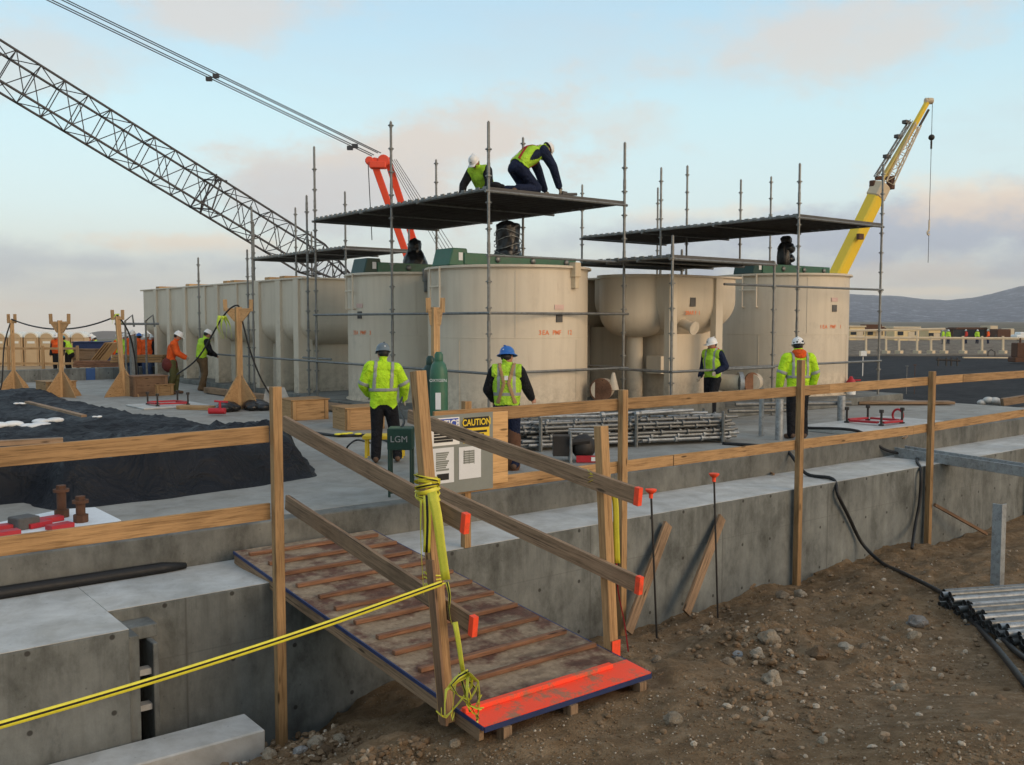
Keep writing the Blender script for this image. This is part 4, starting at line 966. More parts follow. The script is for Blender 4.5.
        if fingers:
            for k, (o_, ln) in enumerate(((.030, .068), (.010, .078), (-.010, .073), (-.029, .056))):
                b0 = pc+lat*o_*S; b1 = b0+ax*ln*.5*S-nrm*.012*S; b2 = b1+ax*ln*.35*S-nrm*.03*S; cap('hands', b0, b1, .0105, .0095, 1, lat); cap('hands', b1, b2, .0095, .0085, 1, lat)
            t0 = w+ax*.04*S+lat*.03*S; t1 = t0+ax*.035*S+lat*.03*S-nrm*.012*S; cap('hands', t0, t1, .0125, .011, 1, nrm); cap('hands', t1, t1+ax*.03*S-nrm*.008*S, .011, .0095, 1, nrm)
    me = bpy.data.meshes.new('b'); me.from_pydata(mb.v, [], mb.f); tmp = bpy.data.objects.new('b', me); COL.objects.link(tmp)
    bmm = bmesh.new(); bmm.from_mesh(me); bmesh.ops.recalc_face_normals(bmm, faces=bmm.faces); bmm.to_mesh(me); bmm.free()
    md = tmp.modifiers.new('r', 'REMESH'); md.mode = 'VOXEL'; md.voxel_size = vox; sm = tmp.modifiers.new('s', 'SMOOTH'); sm.factor = .5; sm.iterations = 2
    dg = bpy.context.evaluated_depsgraph_get(); dg.update(); body = bpy.data.meshes.new_from_object(tmp.evaluated_get(dg)); bpy.data.objects.remove(tmp)
    body.name = 'person'
    names = ['top', 'sleeve', 'legs', 'boots', 'head', 'hands', 'collar']
    mats = [M[top], M[sleeve or top], M[legs], M[boots], M['skin'], M[hands], M[collar or top]]
    body.materials.clear()
    for m_ in mats: body.materials.append(m_)
    n = len(body.polygons); C_ = np.zeros(n*3); body.polygons.foreach_get('center', C_); C_ = C_.reshape(-1, 3); best = np.full(n, 1e9); lab = np.zeros(n, int)
    for (lb, p, q, r) in seg:
        p_ = np.array(p); d_ = np.array(q)-p_; L2 = max((d_**2).sum(), 1e-8); t_ = np.clip(((C_-p_)@d_)/L2, 0, 1); dd = np.sqrt(((C_-p_-t_[:, None]*d_)**2).sum(1))/r
        k = dd < best; best[k] = dd[k]; lab[k] = names.index(lb)
    # straight waist line and cuff
    pel = np.array(D['pel']); up_ = np.array(D['che'])-pel; ul = np.linalg.norm(up_); up_ /= ul
    tt_ = (C_-pel)@up_
    body.polygons.foreach_set('material_index', lab.astype(np.int32)); body.polygons.foreach_set('use_smooth', [True]*n)
    o = bpy.data.objects.new('person', body); COL.objects.link(o); o.location = V(loc); o.rotation_euler.z = rz; tag(o, label, 'person', group)
    def child(mb_, name, mat, smooth=2):
        me_ = bpy.data.meshes.new(name); me_.from_pydata([tuple(p) for p in mb_.v], [], mb_.f); me_.materials.append(mat); me_.polygons.foreach_set('use_smooth', [bool(smooth)]*len(me_.polygons))
        b2 = bmesh.new(); b2.from_mesh(me_); bmesh.ops.recalc_face_normals(b2, faces=b2.faces); b2.to_mesh(me_); b2.free()
        c = bpy.data.objects.new(name, me_); COL.objects.link(c); c.parent = o; return c
    def shell(name, sel, off, mat_or_list, mi=None):
        bm = bmesh.new(); bm.from_mesh(body); bm.faces.ensure_lookup_table(); bm.normal_update()
        keep = set(np.where(sel)[0].tolist()); mset = {}
        for f in bm.faces: f.material_index = int(mi[f.index]) if mi is not None else 0
        for v in bm.verts: mset[v] = v.normal.copy()
        for v in bm.verts: v.co += mset[v]*off
        bmesh.ops.delete(bm, geom=[f for f in bm.faces if f.index not in keep], context='FACES')
        if len(bm.faces) == 0: bm.free(); return None
        me_ = bpy.data.meshes.new(name); bm.to_mesh(me_); bm.free()
        for m_ in (mat_or_list if isinstance(mat_or_list, list) else [mat_or_list]): me_.materials.append(m_)
        me_.polygons.foreach_set('use_smooth', [True]*len(me_.polygons))
        c = bpy.data.objects.new(name, me_); COL.objects.link(c); c.parent = o; so = c.modifiers.new('s', 'SOLIDIFY'); so.thickness = .006; so.offset = 1; return c
    sd_ = np.array(side); mid = np.array(D['che']); xs = np.abs((C_-mid)@sd_)/S; tn = tt_/ul
    T = lab == 0; SL = lab == 1
    if vest:
        mi = np.zeros(n, int); b1 = (tn > .42) & (tn < .56); b2 = (xs > .085) & (xs < .125) & (tn > .5)
        if stripes: mi[b1 | b2] = 1
        sel = T & (tn > .0) & (xs < .205)
        front = ((C_-mid)@np.cross(np.array(D['nek']-D['pel']), sd_)) 
        shell('safety_vest', sel, .010*S, [M[vest], M['refl']], mi)
    if jacket and stripes:
        e_b = np.zeros(n, bool)
        for s in 'lr':
            e = np.array(D['el'+s]); sh = np.array(D['sh'+s]); d_ = e-sh; t_ = ((C_-sh)@d_)/(d_@d_)
            nearm_ = SL & (np.sign((C_-mid)@sd_) == (-1 if s == 'l' else 1))
            e_b |= nearm_ & (t_ > .80) & (t_ < .98)
        sel = (T & (((tn > .40) & (tn < .54)) | ((xs > .10) & (xs < .145) & (tn > .54)))) | e_b
        shell('reflective_band', sel, .003*S, M['refl'])
    if harness:
        sel = T & ((np.abs(xs-.03-np.abs(tn-.95)*.10) < .022) & (tn > .1))
        shell('harness_strap', sel, .020*S, M[harness])
        mb_ = MB(); bk = D['che']-V(np.cross(np.array(side), np.array((D['nek']-D['pel']).normalized())))*-.0
        bn = side.cross((D['nek']-D['pel']).normalized())
        bn = -bn if bn.dot(D['face']) > 0 else bn
        c_ = D['che']+bn*.150*S+(D['nek']-D['pel']).normalized()*.06; mb_.box(c_, (.05, .02, .06)); child(mb_, 'harness_ring', M['helmw'], 0)
    # helmet
    if helmet:
        hb = MB(); c = H+hup*.035*S; a = 1.0
        prof = [(.128, -.010), (.128, .0), (.118, .004), (.117, .03), (.108, .065), (.085, .098), (.05, .118), (.001, .126)]
        hb.lathe(c, [(r*S, z*S) for r, z in prof], 22, HM @ Matrix.Diagonal(V((.88, 1.04, 1))))
        if brim: hb.lathe(c, [(r*S, z*S) for r, z in ((.11, .004), (.150, -.020), (.152, -.014), (.11, .012))], 22, HM)
        else: hb.box(c+fc*.135*S-hup*.006*S, (.16*S, .09*S, .008*S), HM)
        hb.box(c+hup*.118*S, (.022*S, .17*S, .014*S), HM)
        hm = child(hb, 'hard_hat', M[helmet])
        
        for q_c in (c-fc*.108*S+hup*.045*S, c+fc*.112*S+hup*.05*S): st_ = MB(); st_.ball(q_c, .022*S, 8, 5, (1, .4, 1), HM); child(st_, 'sticker', M['paper'] if helmet != 'helmw' else M['greyb'])
        hr = MB(); hr.ball(H-fc*.022*S+hup*.0*S, .098*S, 14, 8, (.84, .93, .80), HM); child(hr, 'hair', M['ink'])
    for s in (-1, 1): eb = MB(); eb.ball(H+fc*.088*S+hs*.032*S*s+hup*.008*S, .010*S, 6, 5, (1.2, .7, .7), HM); child(eb, 'eye', M['ink'])
    mo = MB(); mo.ball(H+fc*.083*S-hup*.062*S, .016*S, 6, 5, (1.4, .5, .3), HM); child(mo, 'mouth', M['redc'])
    if collar:
        nu = (D['nek']-D['che']).normalized(); nf = side.cross(nu); nf = -nf if nf.dot(D['face']) < 0 else nf; NM = Matrix((side, nf, nu)).transposed()
        cb_ = MB(); cb_.ball(D['nek']+nu*.045*S-nf*.03*S, .12*S, 14, 9, (1.05, .95, .55), NM); cb_.ball(D['nek']+nu*.0*S-nf*.09*S, .10*S, 12, 8, (1.1, .5, .6), NM); child(cb_, 'hood', M[collar])
    if extras: extras(o, child, D)
    return o
def face_away(): return math.atan2(_fw.y, _fw.x)-R(90)
FA = face_away()                                 # rz that turns a figure's back to the camera
# 1 man with torch lead, back to us
wA = onz(384, 463)
person('man in lime hi-vis jacket and grey-blue hard hat, back turned, beside the green cylinder', (wA.x, wA.y, 0), FA+R(8), dict(ell=(-.29, .05, 1.16), wrl=(-.22, .25, 1.02), elr=(.31, .02, 1.16), wrr=(.30, .22, .95), shl=(-.19, 0, 1.41), shr=(.19, 0, 1.38), anl=(-.12, -.02, .09), anr=(.20, .03, .09), knr=(.16, .05, .5), face=(-.25, 1, -.1)),
       top='hivis', jacket=True, helmet='helmg', hands='glove', boots='boot', scale=1.0)
wB = dep(507, 470, 13.6); 
person('man in blue full-brim hard hat with harness over lime vest, seen from behind', (wB.x, wB.y, 0), FA-R(4), dict(ell=(-.28, .05, 1.15), wrl=(-.22, .24, 1.0), elr=(.30, .10, 1.13), wrr=(.33, .34, 1.02), face=(.45, 1, 0)), top='blackc', vest='lime', helmet='helmb', brim=True, harness='wood_lt', legs='navy', scale=.985)
wC = onz(712, 421)
person('man in white hard hat with navy jacket, orange collar and lime vest, carrying gloves', (wC.x, wC.y, 0), FA+R(135), dict(ell=(-.27, -.08, 1.16), wrl=(-.20, .16, 1.06), elr=(.27, -.05, 1.14), wrr=(.20, .16, .96), anl=(-.11, .16, .09), knl=(-.11, .16, .50), anr=(.10, -.20, .10), knr=(.10, .02, .5), face=(0.3, 1, -.15)), top='navy', vest='lime', collar='redc', hands='glove', legs='blackc', scale=.99)
wD = onz(797, 439)
def stick_(o, child, D):
    H = D['hed']
    for (x, y, z) in ((-.05, -.10, .08), (.05, -.105, .09), (.0, -.112, .055), (-.09, -.06, .06), (.08, -.07, .05)): b = MB(); b.ball(H+V((x, y, z+.0)), .018, 6, 4, (1, .5, 1)); child(b, 'sticker', M['ink'])
person('man in lime hi-vis jacket with orange hood and stickered white hard hat, back turned', (wD.x, wD.y, 0), FA+R(3), dict(ell=(-.30, .0, 1.14), wrl=(-.30, .10, .88), elr=(.30, .0, 1.14), wrr=(.29, .12, .88), shl=(-.21, 0, 1.40), shr=(.21, 0, 1.40), face=(.2, 1, -.05)), top='hivis', jacket=True, collar='orangec', helmet='helmw', hands='blackc', legs='blackc', scale=1.02, extras=stick_)
# kneeling men on the deck
kB = onz(527, 190, SZ)
kneel = dict(pel=(0, -.30, .50), che=(0, .02, .72), nek=(0, .24, .84), hed=(0, .40, .87), shl=(-.19, .18, .78), shr=(.19, .18, .78), ell=(-.24, .40, .50), wrl=(-.20, .52, .16), elr=(.24, .36, .52), wrr=(.20, .54, .18),
             hpl=(-.10, -.30, .46), hpr=(.10, -.30, .46), knl=(-.14, .02, .10), knr=(.14, .08, .10), anl=(-.14, -.42, .08), anr=(.14, -.38, .08), tol=(-.14, -.52, .03), tor=(.14, -.48, .03), face=(0, 1, -.65))
p_ = onz(529, 189, SZ)
person('kneeling man in lime vest with red harness bending over the edge of the high deck', (SX0+1.38, SY0+.46, SZ), -R(90)-R(1), kneel, top='navy', vest='lime', legs='navy', helmet='helmw', harness='redc', scale=1.10, stripes=False, vox=.013, fat=1.15, hands='glove')
kneel2 = dict(kneel); kneel2.update(pel=(0, -.22, .42), che=(0, .0, .70), nek=(0, .13, .86), hed=(0, .25, .95), shl=(-.20, .08, .79), shr=(.20, .08, .79), ell=(-.31, .20, .52), wrl=(-.26, .34, .22), elr=(.32, .18, .52), wrr=(.26, .34, .22), face=(0, 1, -.7))
q_ = onY(477, 190, SY0+3.1)
person('man crouching in lime vest and dark jacket on the far side of the high deck', (q_.x+.12, q_.y, SZ-.04), FA+R(150), kneel2, top='blackc', vest='lime', legs='olive', helmet='helmw', scale=1.12, stripes=False, vox=.014, fat=1.12, hands='glove')
mb = MB(); c = V((SX0+2.05, SY0+.30, SZ+.05)); mb.tube(c, c+V((.38, -.1, .02)), .03, n=8); mb.box(c+V((.1, 0, .02)), (.16, .09, .09), rotz(.2)); tag(mb.build('power_tool', M['under'], None, 1), 'small grey power tool at the kneeling man\'s hands on the high deck', 'tool')
mb = MB(); c = V((SX0+.35, SY0+.25, SZ+.02)); mb.ball(c+V((0, 0, .06)), .1, 8, 6, (1.5, 1, .7)); mb.ball(c+V((.16, .02, .05)), .07, 8, 6, (1.2, 1, .8)); tag(mb.build('tool_bag', M['blackc'], None, 2), 'small dark bag lying by the corner pole of the high deck', 'bag')
slight = dict(pel=(0, -.05, .93), che=(0, .02, 1.26), nek=(0, .09, 1.46), hed=(0, .16, 1.59), shl=(-.18, .06, 1.39), shr=(.18, .06, 1.39), ell=(-.24, .14, 1.13), wrl=(-.14, .34, 1.02), elr=(.24, .14, 1.13), wrr=(.14, .34, 1.0), knl=(-.12, .1, .5), knr=(.12, .02, .5), anl=(-.12, .06, .09), anr=(.12, -.12, .09), face=(0, 1, -.55))
def tool_bag(o, child, D):
    b = MB(); b.ball(D['pel']+V((0, -.02, -.12)), .26, 12, 8, (.9, .85, .9)); child(b, 'tool_pouch', M['maroonc'])
pK = onz(203, 391)
person('man in black jacket and lime vest looking down at the ribbed tank', (pK.x, pK.y, 0), FA+R(-50), slight, top='blackc', legs='brownc', helmet='helmw', vest='lime', scale=1.06, vox=.016, stripes=False, fingers=False)
# crouching pair by the ribbed tank
pO = onz(173, 394)
crouch = dict(pel=(0, -.22, .62), che=(0, -.02, .95), nek=(0, .08, 1.14), hed=(0, .15, 1.28), shl=(-.19, .04, 1.07), shr=(.19, .04, 1.07), ell=(-.24, .22, .84), wrl=(-.14, .40, .72), elr=(.24, .22, .84), wrr=(.14, .40, .70), hpl=(-.10, -.2, .6), hpr=(.10, -.2, .6), knl=(-.16, .18, .52), knr=(.16, .2, .50), anl=(-.15, -.02, .09), anr=(.15, .0, .09), face=(0, 1, -.4))
lean_ = dict(pel=(0, -.12, .90), che=(0, .03, 1.22), nek=(0, .14, 1.40), hed=(0, .22, 1.53), shl=(-.18, .1, 1.34), shr=(.18, .1, 1.34), ell=(-.24, .24, 1.10), wrl=(-.12, .42, 1.0), elr=(.24, .24, 1.10), wrr=(.12, .42, .98), face=(0, 1, -.6))
person('man in orange jacket and white hard hat with dark tool pouch by the ribbed tank', (pO.x, pO.y, 0), FA+R(-75), slight, top='orangec', legs='olive', helmet='helmw', hands='glove', scale=1.04, vox=.016, vest=None, fingers=False, extras=tool_bag)
# group beyond the far wall
farlist = [(57, 352, 40.5, 'blackc', 'orangec', 'blackc', 'helmw', 'man in pale orange vest standing left of the middle cable stand', 180), (68, 350, 41, 'navy', 'lime', 'blackc', 'helmt', 'man in teal hard hat with arms out behind the middle cable stand', 90),
           (99, 350, 44, 'lime', None, 'blackc', 'helmw', 'man in lime vest and white hard hat leaning over materials beyond the far wall', 90), (119, 352, 42, 'orangec', 'lime', 'jeans', 'helmw', 'man in orange with lime vest just left of the third cable stand', 60),
           (133, 352, 34, 'orangec', None, 'jeans', 'helmw', 'man in orange vest standing behind the third cable stand, nearest its post', 170), (147, 352, 35.5, 'blackc', 'orangec', 'jeans', 'helmw', 'man in orange vest with jeans at the far end of the ribbed tank', 180),
           (126, 352, 37, 'orangec', 'lime', 'navy', 'helmw', 'man in orange with white hard hat between the third cable stand and the orange group', 150), (92, 351, 46, 'blackc', 'orangec', 'navy', 'helmw', 'man in dark jacket with orange vest left of the leaning lime vest man', 120), (153, 351, 36.5, 'redc', None, 'jeans', 'helmw', 'man in red jacket beside the far end of the ribbed tank', 200), (139, 350, 38, 'orangec', None, 'navy', 'helmb', 'man in orange jacket and blue hard hat between the men at the far tank end', 20)]
for (u, v, d, tp, vs_, lg, hm, lb, rot) in farlist:
    p = dep(u, 337, d); g_ = 0 if p.y < 36.2 else (gz(p.x, p.y))
    htop = p.z+0; person(lb, (p.x, p.y, max(g_, 0) if p.y < 36.2 else htop-1.62*1.0), FA+R(rot), lean_ if rot in (90,) else None, top=tp, vest=vs_, legs=lg, helmet=hm, vox=.028, fingers=False, stripes=False)
# ---------------------------------------------------------------- clutter on the slab
def crate(u, v, w, dpt, h, label, rz_=0, z=0, mat='wood'):
    p = onz(u, v, z); t = empty('wooden_box', (p.x, p.y, z), label, 'box'); t.rotation_euler.z = rz_
    def b(name, x0, x1, y0, y1, z0, z1):
        m_ = MB(); m_.bb(x0, x1, y0, y1, z0, z1); me_o = m_.build(name, M[mat], None, bevel=.004)
        me_o.parent = t; me_o.location = ((x0+x1)/2, (y0+y1)/2, z0)
    for y in (0, dpt): b('side_panel', 0, w, y-.012, y+.012, 0, h)
    for x in (0, w): b('end_panel', x-.012, x+.012, .013, dpt-.013, 0, h)
    for x in (.05, w-.05): b('batten', x-.04, x+.04, -.036, -.013, .02, h-.01)
    b('lid', -.03, w+.03, -.04, dpt+.03, h, h+.022)
    return t
crate(292, 421, .82, .70, .42, 'orange-brown wooden form box at the foot of the left scaffold poles', R(-4))
crate(346, 431, .80, .66, .42, 'brown wooden form box beside the man in the grey-blue hard hat', R(-6))
crate(47, 397, .78, .9, .40, 'plywood box beside the middle cable stand on black sheeting', R(5))
crate(134, 397, .95, .7, .55, 'wooden box with tools near the orange jacket man', R(2), mat='wood_dk'); crate(156, 396, .5, .4, .3, 'small pale box between the dark wooden box and the orange jacket man', R(2))
# timber stands carrying cable
def stand(u, v, vt, label, lean=0, big=1.0, w=.09, cw=1.0):
    p = onz(u, v); top = zat(p, vt); t = empty('cable_stand', p, label, 'cable stand')
    m_ = MB(); m_.bar((p.x, p.y, .0), (p.x+lean, p.y, top-.12), w*1.3, w*.9, (0, 1, 0)); m_.build('post', M['wood_lt'], t, bevel=.004)
    for k in range(4):
        a = k*math.pi/2+R(20); dx, dy = math.cos(a), math.sin(a); m_ = MB()
        m_.prism([V((p.x, p.y, .72*big)), V((p.x+dx*.02, p.y+dy*.02, .0)), V((p.x+dx*.55*big, p.y+dy*.55*big, .0)), V((p.x+dx*.50*big, p.y+dy*.5*big, .1))], V((-dy*.025, dx*.025, 0))); m_.build('gusset', M['wood_lt'], t)
    m_ = MB(); b0 = V((p.x+lean, p.y, top)); s = _rt*cw
    for sg in (-1, 1): m_.bar(b0+s*sg*.24*big+V((0, 0, -.22)), b0+s*sg*.25*big+V((0, 0, .06)), .035, .09, s)
    if cw > .9: m_.prism([b0-s*.25*big+V((0, 0, -.20))-_fw*.03, b0+s*.25*big+V((0, 0, -.20))-_fw*.03, b0+s*.10+V((0, 0, -.46))-_fw*.03, b0-s*.10+V((0, 0, -.46))-_fw*.03], _fw*.06)
    m_.bar(b0-s*.25*big+V((0, 0, -.18)), b0+s*.25*big+V((0, 0, -.18)), .08, .06); m_.build('cradle', M['wood_lt'], t, bevel=.003)
    return b0
T1 = stand(14, 389, 316, 'timber cable stand farthest left', 0, .9, .085, .45); T2 = stand(62, 397, 316, 'timber cable stand in the middle of the three at left', 0, 1.1, .09, .91); T3 = stand(124, 396, 312, 'timber cable stand right of the middle one, with lime ribbon on top', -.12, 1.15, .10, .5)
T4 = stand(240, 409, 302, 'timber cable stand with lime ribbon before the ribbed tank', .0, 1.25, .11)
T5 = stand(436, 431, 301, 'timber cable stand rising behind the green gas cylinders', .0, .55, .11)
def cat(a, b, sag, n=14): return [a.lerp(b, i/n)-V((0, 0, 4*sag*(i/n)*(1-i/n))) for i in range(n+1)]
dz = V((0, 0, -.10))
hose(cat(T1+dz, T3+dz, .34, 20)+[T3+V((.3, 0, -.6)), T3+V((.5, .2, -1.3)), T3+V((.55, .2, -2.2))], .022, 'black cable slung over the three timber stands at left', 'cable')
hose([T1+dz, T1+V((-.25, -.1, -.9)), T1+V((-.4, -.2, -2.2)), T1+V((-.8, -.4, -2.5))], .022, 'black cable dropping from the farthest left stand', 'cable')
hose([V((T4.x-1.0, T4.y+1.4, .8)), T4+V((-.75, .6, -1.3)), T4+V((-.3, .2, -.35)), T4+V((-.04, 0, -.08)), T4+V((.06, 0, -.3)), T4+V((.25, -.1, -1.2)), T4+V((.55, -.2, -2.0)), T4+V((.9, -.5, -2.5)), T4+V((1.6, -1.4, -2.55)), T4+V((1.0, -3.2, -2.56))], .02, 'black hose draped over the stand before the ribbed tank', 'hose')
for T_, k, lb in ((T3, .8, 'lime ribbon tied on top of the third cable stand'), (T4+V((-.35, .1, -.28)), 1.5, 'lime ribbon hanging from the hose on the stand before the ribbed tank')):
    e = empty('flagging_ribbon', T_, lb, 'ribbon')
    for i in range(5):
        a = T_+V((random.uniform(-.08, .08), 0, -.05)); ribbon([a, a+V((random.uniform(-.1, .1)*k, .05, -.15*k)), a+V((random.uniform(-.15, .15)*k, .0, -.36*k))], .055*k, 'tapeg', 'ribbon_strip', '', parent=e, tw=.8)
mb = MB(); p = onz(225, 412); 
for i in range(9): mb.ball(p+V((random.uniform(-.3, .9), random.uniform(-.3, .5), .08)), random.uniform(.12, .26), 9, 6, (1.3, 1.2, .7))
o = mb.build('tarp_heap', M['wrap'], None, 2); tag(o, 'small heap of dark sheeting at the foot of the stand before the ribbed tank', 'sheeting')
mb = MB(); q = onz(262, 408); mb.prism([q+V((0, 0, 0)), q+_rt*.75, q+_rt*.55+V((0, 0, .5)), q+_rt*.1+V((0, 0, .52))], _fw*.02); tag(mb.build('leaning_panel', M['conc_top'], None), 'grey panel leaning beside the stand before the ribbed tank', 'panel')
# timbers along the foot of the ribbed tank
mb = MB(); mb.bar((10.55, 19.0, .12), (10.35, 27.5, .10), .22, .16); tag(mb.build('timber_beam', M['wood_old'], None, bevel=.01), 'long grey timber lying along the foot of the ribbed tank', 'timber')
mb = MB(); a = onz(180, 409); b = onz(212, 410); mb.bar(a+V((0, 0, .05)), b+V((0, 0, .05)), .3, .09); tag(mb.build('timber_beam', M['wood_lt'], None, bevel=.006), 'short yellow timber lying on the slab beside a red valve', 'timber')
mb = MB(); c = onz(220, 411, .1); mb.tube(c-_rt*.25, c+_rt*.12, .07, n=10); mb.tube(c, c+V((0, 0, .22)), .03, n=8); mb.tube(c-_rt*.12+V((0, 0, .22)), c+_rt*.18+V((0, 0, .2)), .022, n=6); tag(mb.build('red_valve', M['red'], None, 1), 'small red valve lying at the end of the short yellow timber', 'valve')
# black sheeting mound
fp_ = [onz(u, v) for u, v in ((-60, 512), (20, 503), (56, 511), (92, 507), (180, 497), (262, 486), (318, 476), (306, 458), (250, 436), (183, 425), (150, 421), (128, 413), (105, 410), (76, 404), (43, 390), (-40, 388), (-200, 400))]
def inside(x, y):
    c = False; n = len(fp_)
    for i in range(n):
        a, b = fp_[i], fp_[i-1]
        if (a.y > y) != (b.y > y) and x < (b.x-a.x)*(y-a.y)/(b.y-a.y)+a.x: c = not c
    return c
def edist(x, y):
    m = 1e9; p = V((x, y))
    for i in range(len(fp_)):
        a = V(fp_[i][:2]); b = V(fp_[i-1][:2]); t = max(0, min(1, (p-a).dot(b-a)/max((b-a).length_squared, 1e-6))); m = min(m, (p-a-(b-a)*t).length)
    return m
mb = MB(); vs = []; id_ = {}; st_ = .085; xs_ = np.arange(-4.0, 9.0, st_); ys_ = np.arange(9.9, 31.5, st_*1.5); fs = []
Z = {}
for i, x in enumerate(xs_):
    for j, y in enumerate(ys_):
        ins = inside(x, y); e = edist(x, y)
        if ins or e < .2:
            sd__ = e if ins else -e; w = max(0, min(1, (sd__-.05)/.36)); w = w*w*(3-2*w)
            fr = max(0, min(1, (y-13.6)/3.0)); H_ = .46*(1-fr)+.10*fr+.06*math.exp(-((y-19)/1.3)**2)
            wx, wy = x+.5*noise.noise(V((x*.7, y*.7, 4))), y+.5*noise.noise(V((x*.7, y*.7, 8)))
            rdg = 1-abs(noise.noise(V((wx*1.3+wy*.3, wy*.5, 2.2))))*2; r2 = 1-abs(noise.noise(V((wx*2.6+wy*.9, wy*1.5-wx*.6, 7.2))))*2; r3 = 1-abs(noise.noise(V((wx*5.2-wy, wy*3+wx, 3.2))))*2
            z = w*(H_+.12*noise.noise(V((x*.5, y*.4, 0)))+(.10*max(0, rdg)**3+.07*max(0, r2)**3)*(1-.5*fr)+.035*max(0, r3)**2)+max(-.05, min(.012, sd__*.4))
            lat_ = .07*w*(1-max(0, min(1, (e-.05)/.4)))*(1+0*e)
            Z[(i, j)] = len(vs); vs.append((x+.06*noise.noise(V((x*2, y*2, 5))), y+.06*noise.noise(V((x*2, y*2, 9)))-lat_*max(0, r2)-.22*w*(1-min(1, max(0, (e-.05)/.5)))*(noise.noise(V((x*1.9, 3.3, y*.2)))+.5*noise.noise(V((x*4.6, 1.3, y*.2)))) , z))
for (i, j), k in Z.items():
    q = [(i, j), (i+1, j), (i+1, j+1), (i, j+1)]
    if all(a in Z for a in q): fs.append(tuple(Z[a] for a in q))
def m_tarp():
    t = NT('black_sheeting'); co = t.co('world'); a = t.noise(co, 1.6, 4, .6, 1.2); b = t.noise(co, 6, 5, .65, 1.5); c = t.noise(co, .7, 3, .6)
    col = t.ramp(a, [(.3, (.004, .0055, .009)), (.6, (.009, .011, .016)), (.8, (.018, .018, .022))])
    col = t.mix(col, (.05, .045, .038), t.ramp(b, [(.6, (0, 0, 0)), (.8, (.5,)*3)]))
    t.set(col, t.ramp(c, [(.3, (.55,)*3), (.7, (.8,)*3)]), 0, .28); k = t.bump(a, 1.0, .16); t.bump(b, .35, .03, k); return t.m
M['tarp'] = m_tarp()
mb.add(vs, fs); o = mb.build('black_sheeting', M['tarp'], None, 2); tag(o, 'large crumpled black plastic sheet heaped over the slab at left', 'plastic sheet')
def topz(x, y):
    best = .0
    i = int(round((x-xs_[0])/st_)); j = int(round((y-ys_[0])/(st_*1.5)))
    return vs[Z[(i, j)]][2] if (i, j) in Z else 0
for k, (u, v, s_) in enumerate(((8, 419, .30), (28, 418, .34), (48, 416, .30), (20, 398, .13), (98, 414, .10))):
    p = onz(u, v, .35); m_ = MB()
    for q in range(4): m_.ball(V((p.x+random.uniform(-.3, .3)*s_*2, p.y+random.uniform(-.1, .1), topz(p.x, p.y)+.03)), s_*random.uniform(.3, .55), 9, 6, (1.2, .8, .4))
    tag(m_.build('snow_patch', M['snow'], None, 2), ['white snow patch in the folds of the black sheet, leftmost', 'white snow patch between two others on the black sheet', 'white snow patch with pointed end on the black sheet, third from left', 'tiny snow patch high on the black sheet', 'tiny snow patch near the right edge of the sheet'][k], 'snow')
mb = MB(); a = onz(27, 402, .5); b = onz(84, 416, .5); mb.bar(a, b, .09, .04); tag(mb.build('plank', M['wood_old'], None), 'thin plank lying diagonally across the black sheeting', 'plank')
mb = MB(); a = onz(-60, 446, .66); b = onz(63, 440, .66); mb.bar(a, b, .12, .06); tag(mb.build('plank', M['wood_old'], None), 'short weathered plank weighing down the black sheet above the guardrail at left', 'plank')
# front left: rusty bolts, white sheet, red plates
def rbolt(u, v, vt, label):
    p = onz(u, v); zt_ = zat(p, vt); t = empty('pipe_stub', p, label, 'pipe stub'); m_ = MB(); m_.tube(p, V((p.x, p.y, zt_-.05)), .048, n=12); m_.build('stub', M['rust'], t, 1)
    m_ = MB(); m_.tube((p.x, p.y, zt_-.05), (p.x, p.y, zt_-.02), .082, n=12); m_.tube((p.x, p.y, zt_-.02), (p.x, p.y, zt_+.02), .05, n=6); m_.build('washer', M['rust'], t, 1); m_ = MB(); m_.tube((p.x, p.y, .0), (p.x, p.y, .1), .075, n=8); m_.build('collar', M['rust'], t, 1)
rbolt(62, 519, 487, 'rusty anchor stub with flat top behind the left guardrail, taller one'); rbolt(81, 524, 498, 'rusty anchor stub right of the taller one behind the left guardrail')
mb = MB(); mb.add([onz(u, v, .012) for u, v in ((-40, 532), (0, 523), (62, 510), (95, 508), (121, 521), (60, 545), (-60, 560))], [(0, 1, 2, 3, 4, 5, 6)]); o = mb.build('white_sheet', M['snow'], None); o.modifiers.new('s', 'SOLIDIFY').thickness = .01; tag(o, 'white sheet spread on the slab under the rusty stubs', 'sheet')
for k, (u, v) in enumerate(((3, 529), (6, 535), (50, 521), (60, 528), (38, 526))):
    p = onz(u, v, .03); m_ = MB(); m_.box(p+V((0, 0, .02)), (.24, .13, .05), rotz(.1*k)); tag(m_.build('red_plate', M['red'], None, bevel=.004), ['red plate at the frame edge, rear one', 'red plate at the frame edge, front one', 'red plate beside the taller rusty stub', 'red plate in front of the two rusty stubs', 'red plate left of the taller rusty stub'][k], 'plate')
mb = MB(); p = onz(24, 527, .03); mb.box(p+V((0, 0, .05)), (.22, .22, .12), rotz(.3)); tag(mb.build('dark_block', M['under'], None, bevel=.01), 'dark block between the red plates behind the left guardrail', 'block')
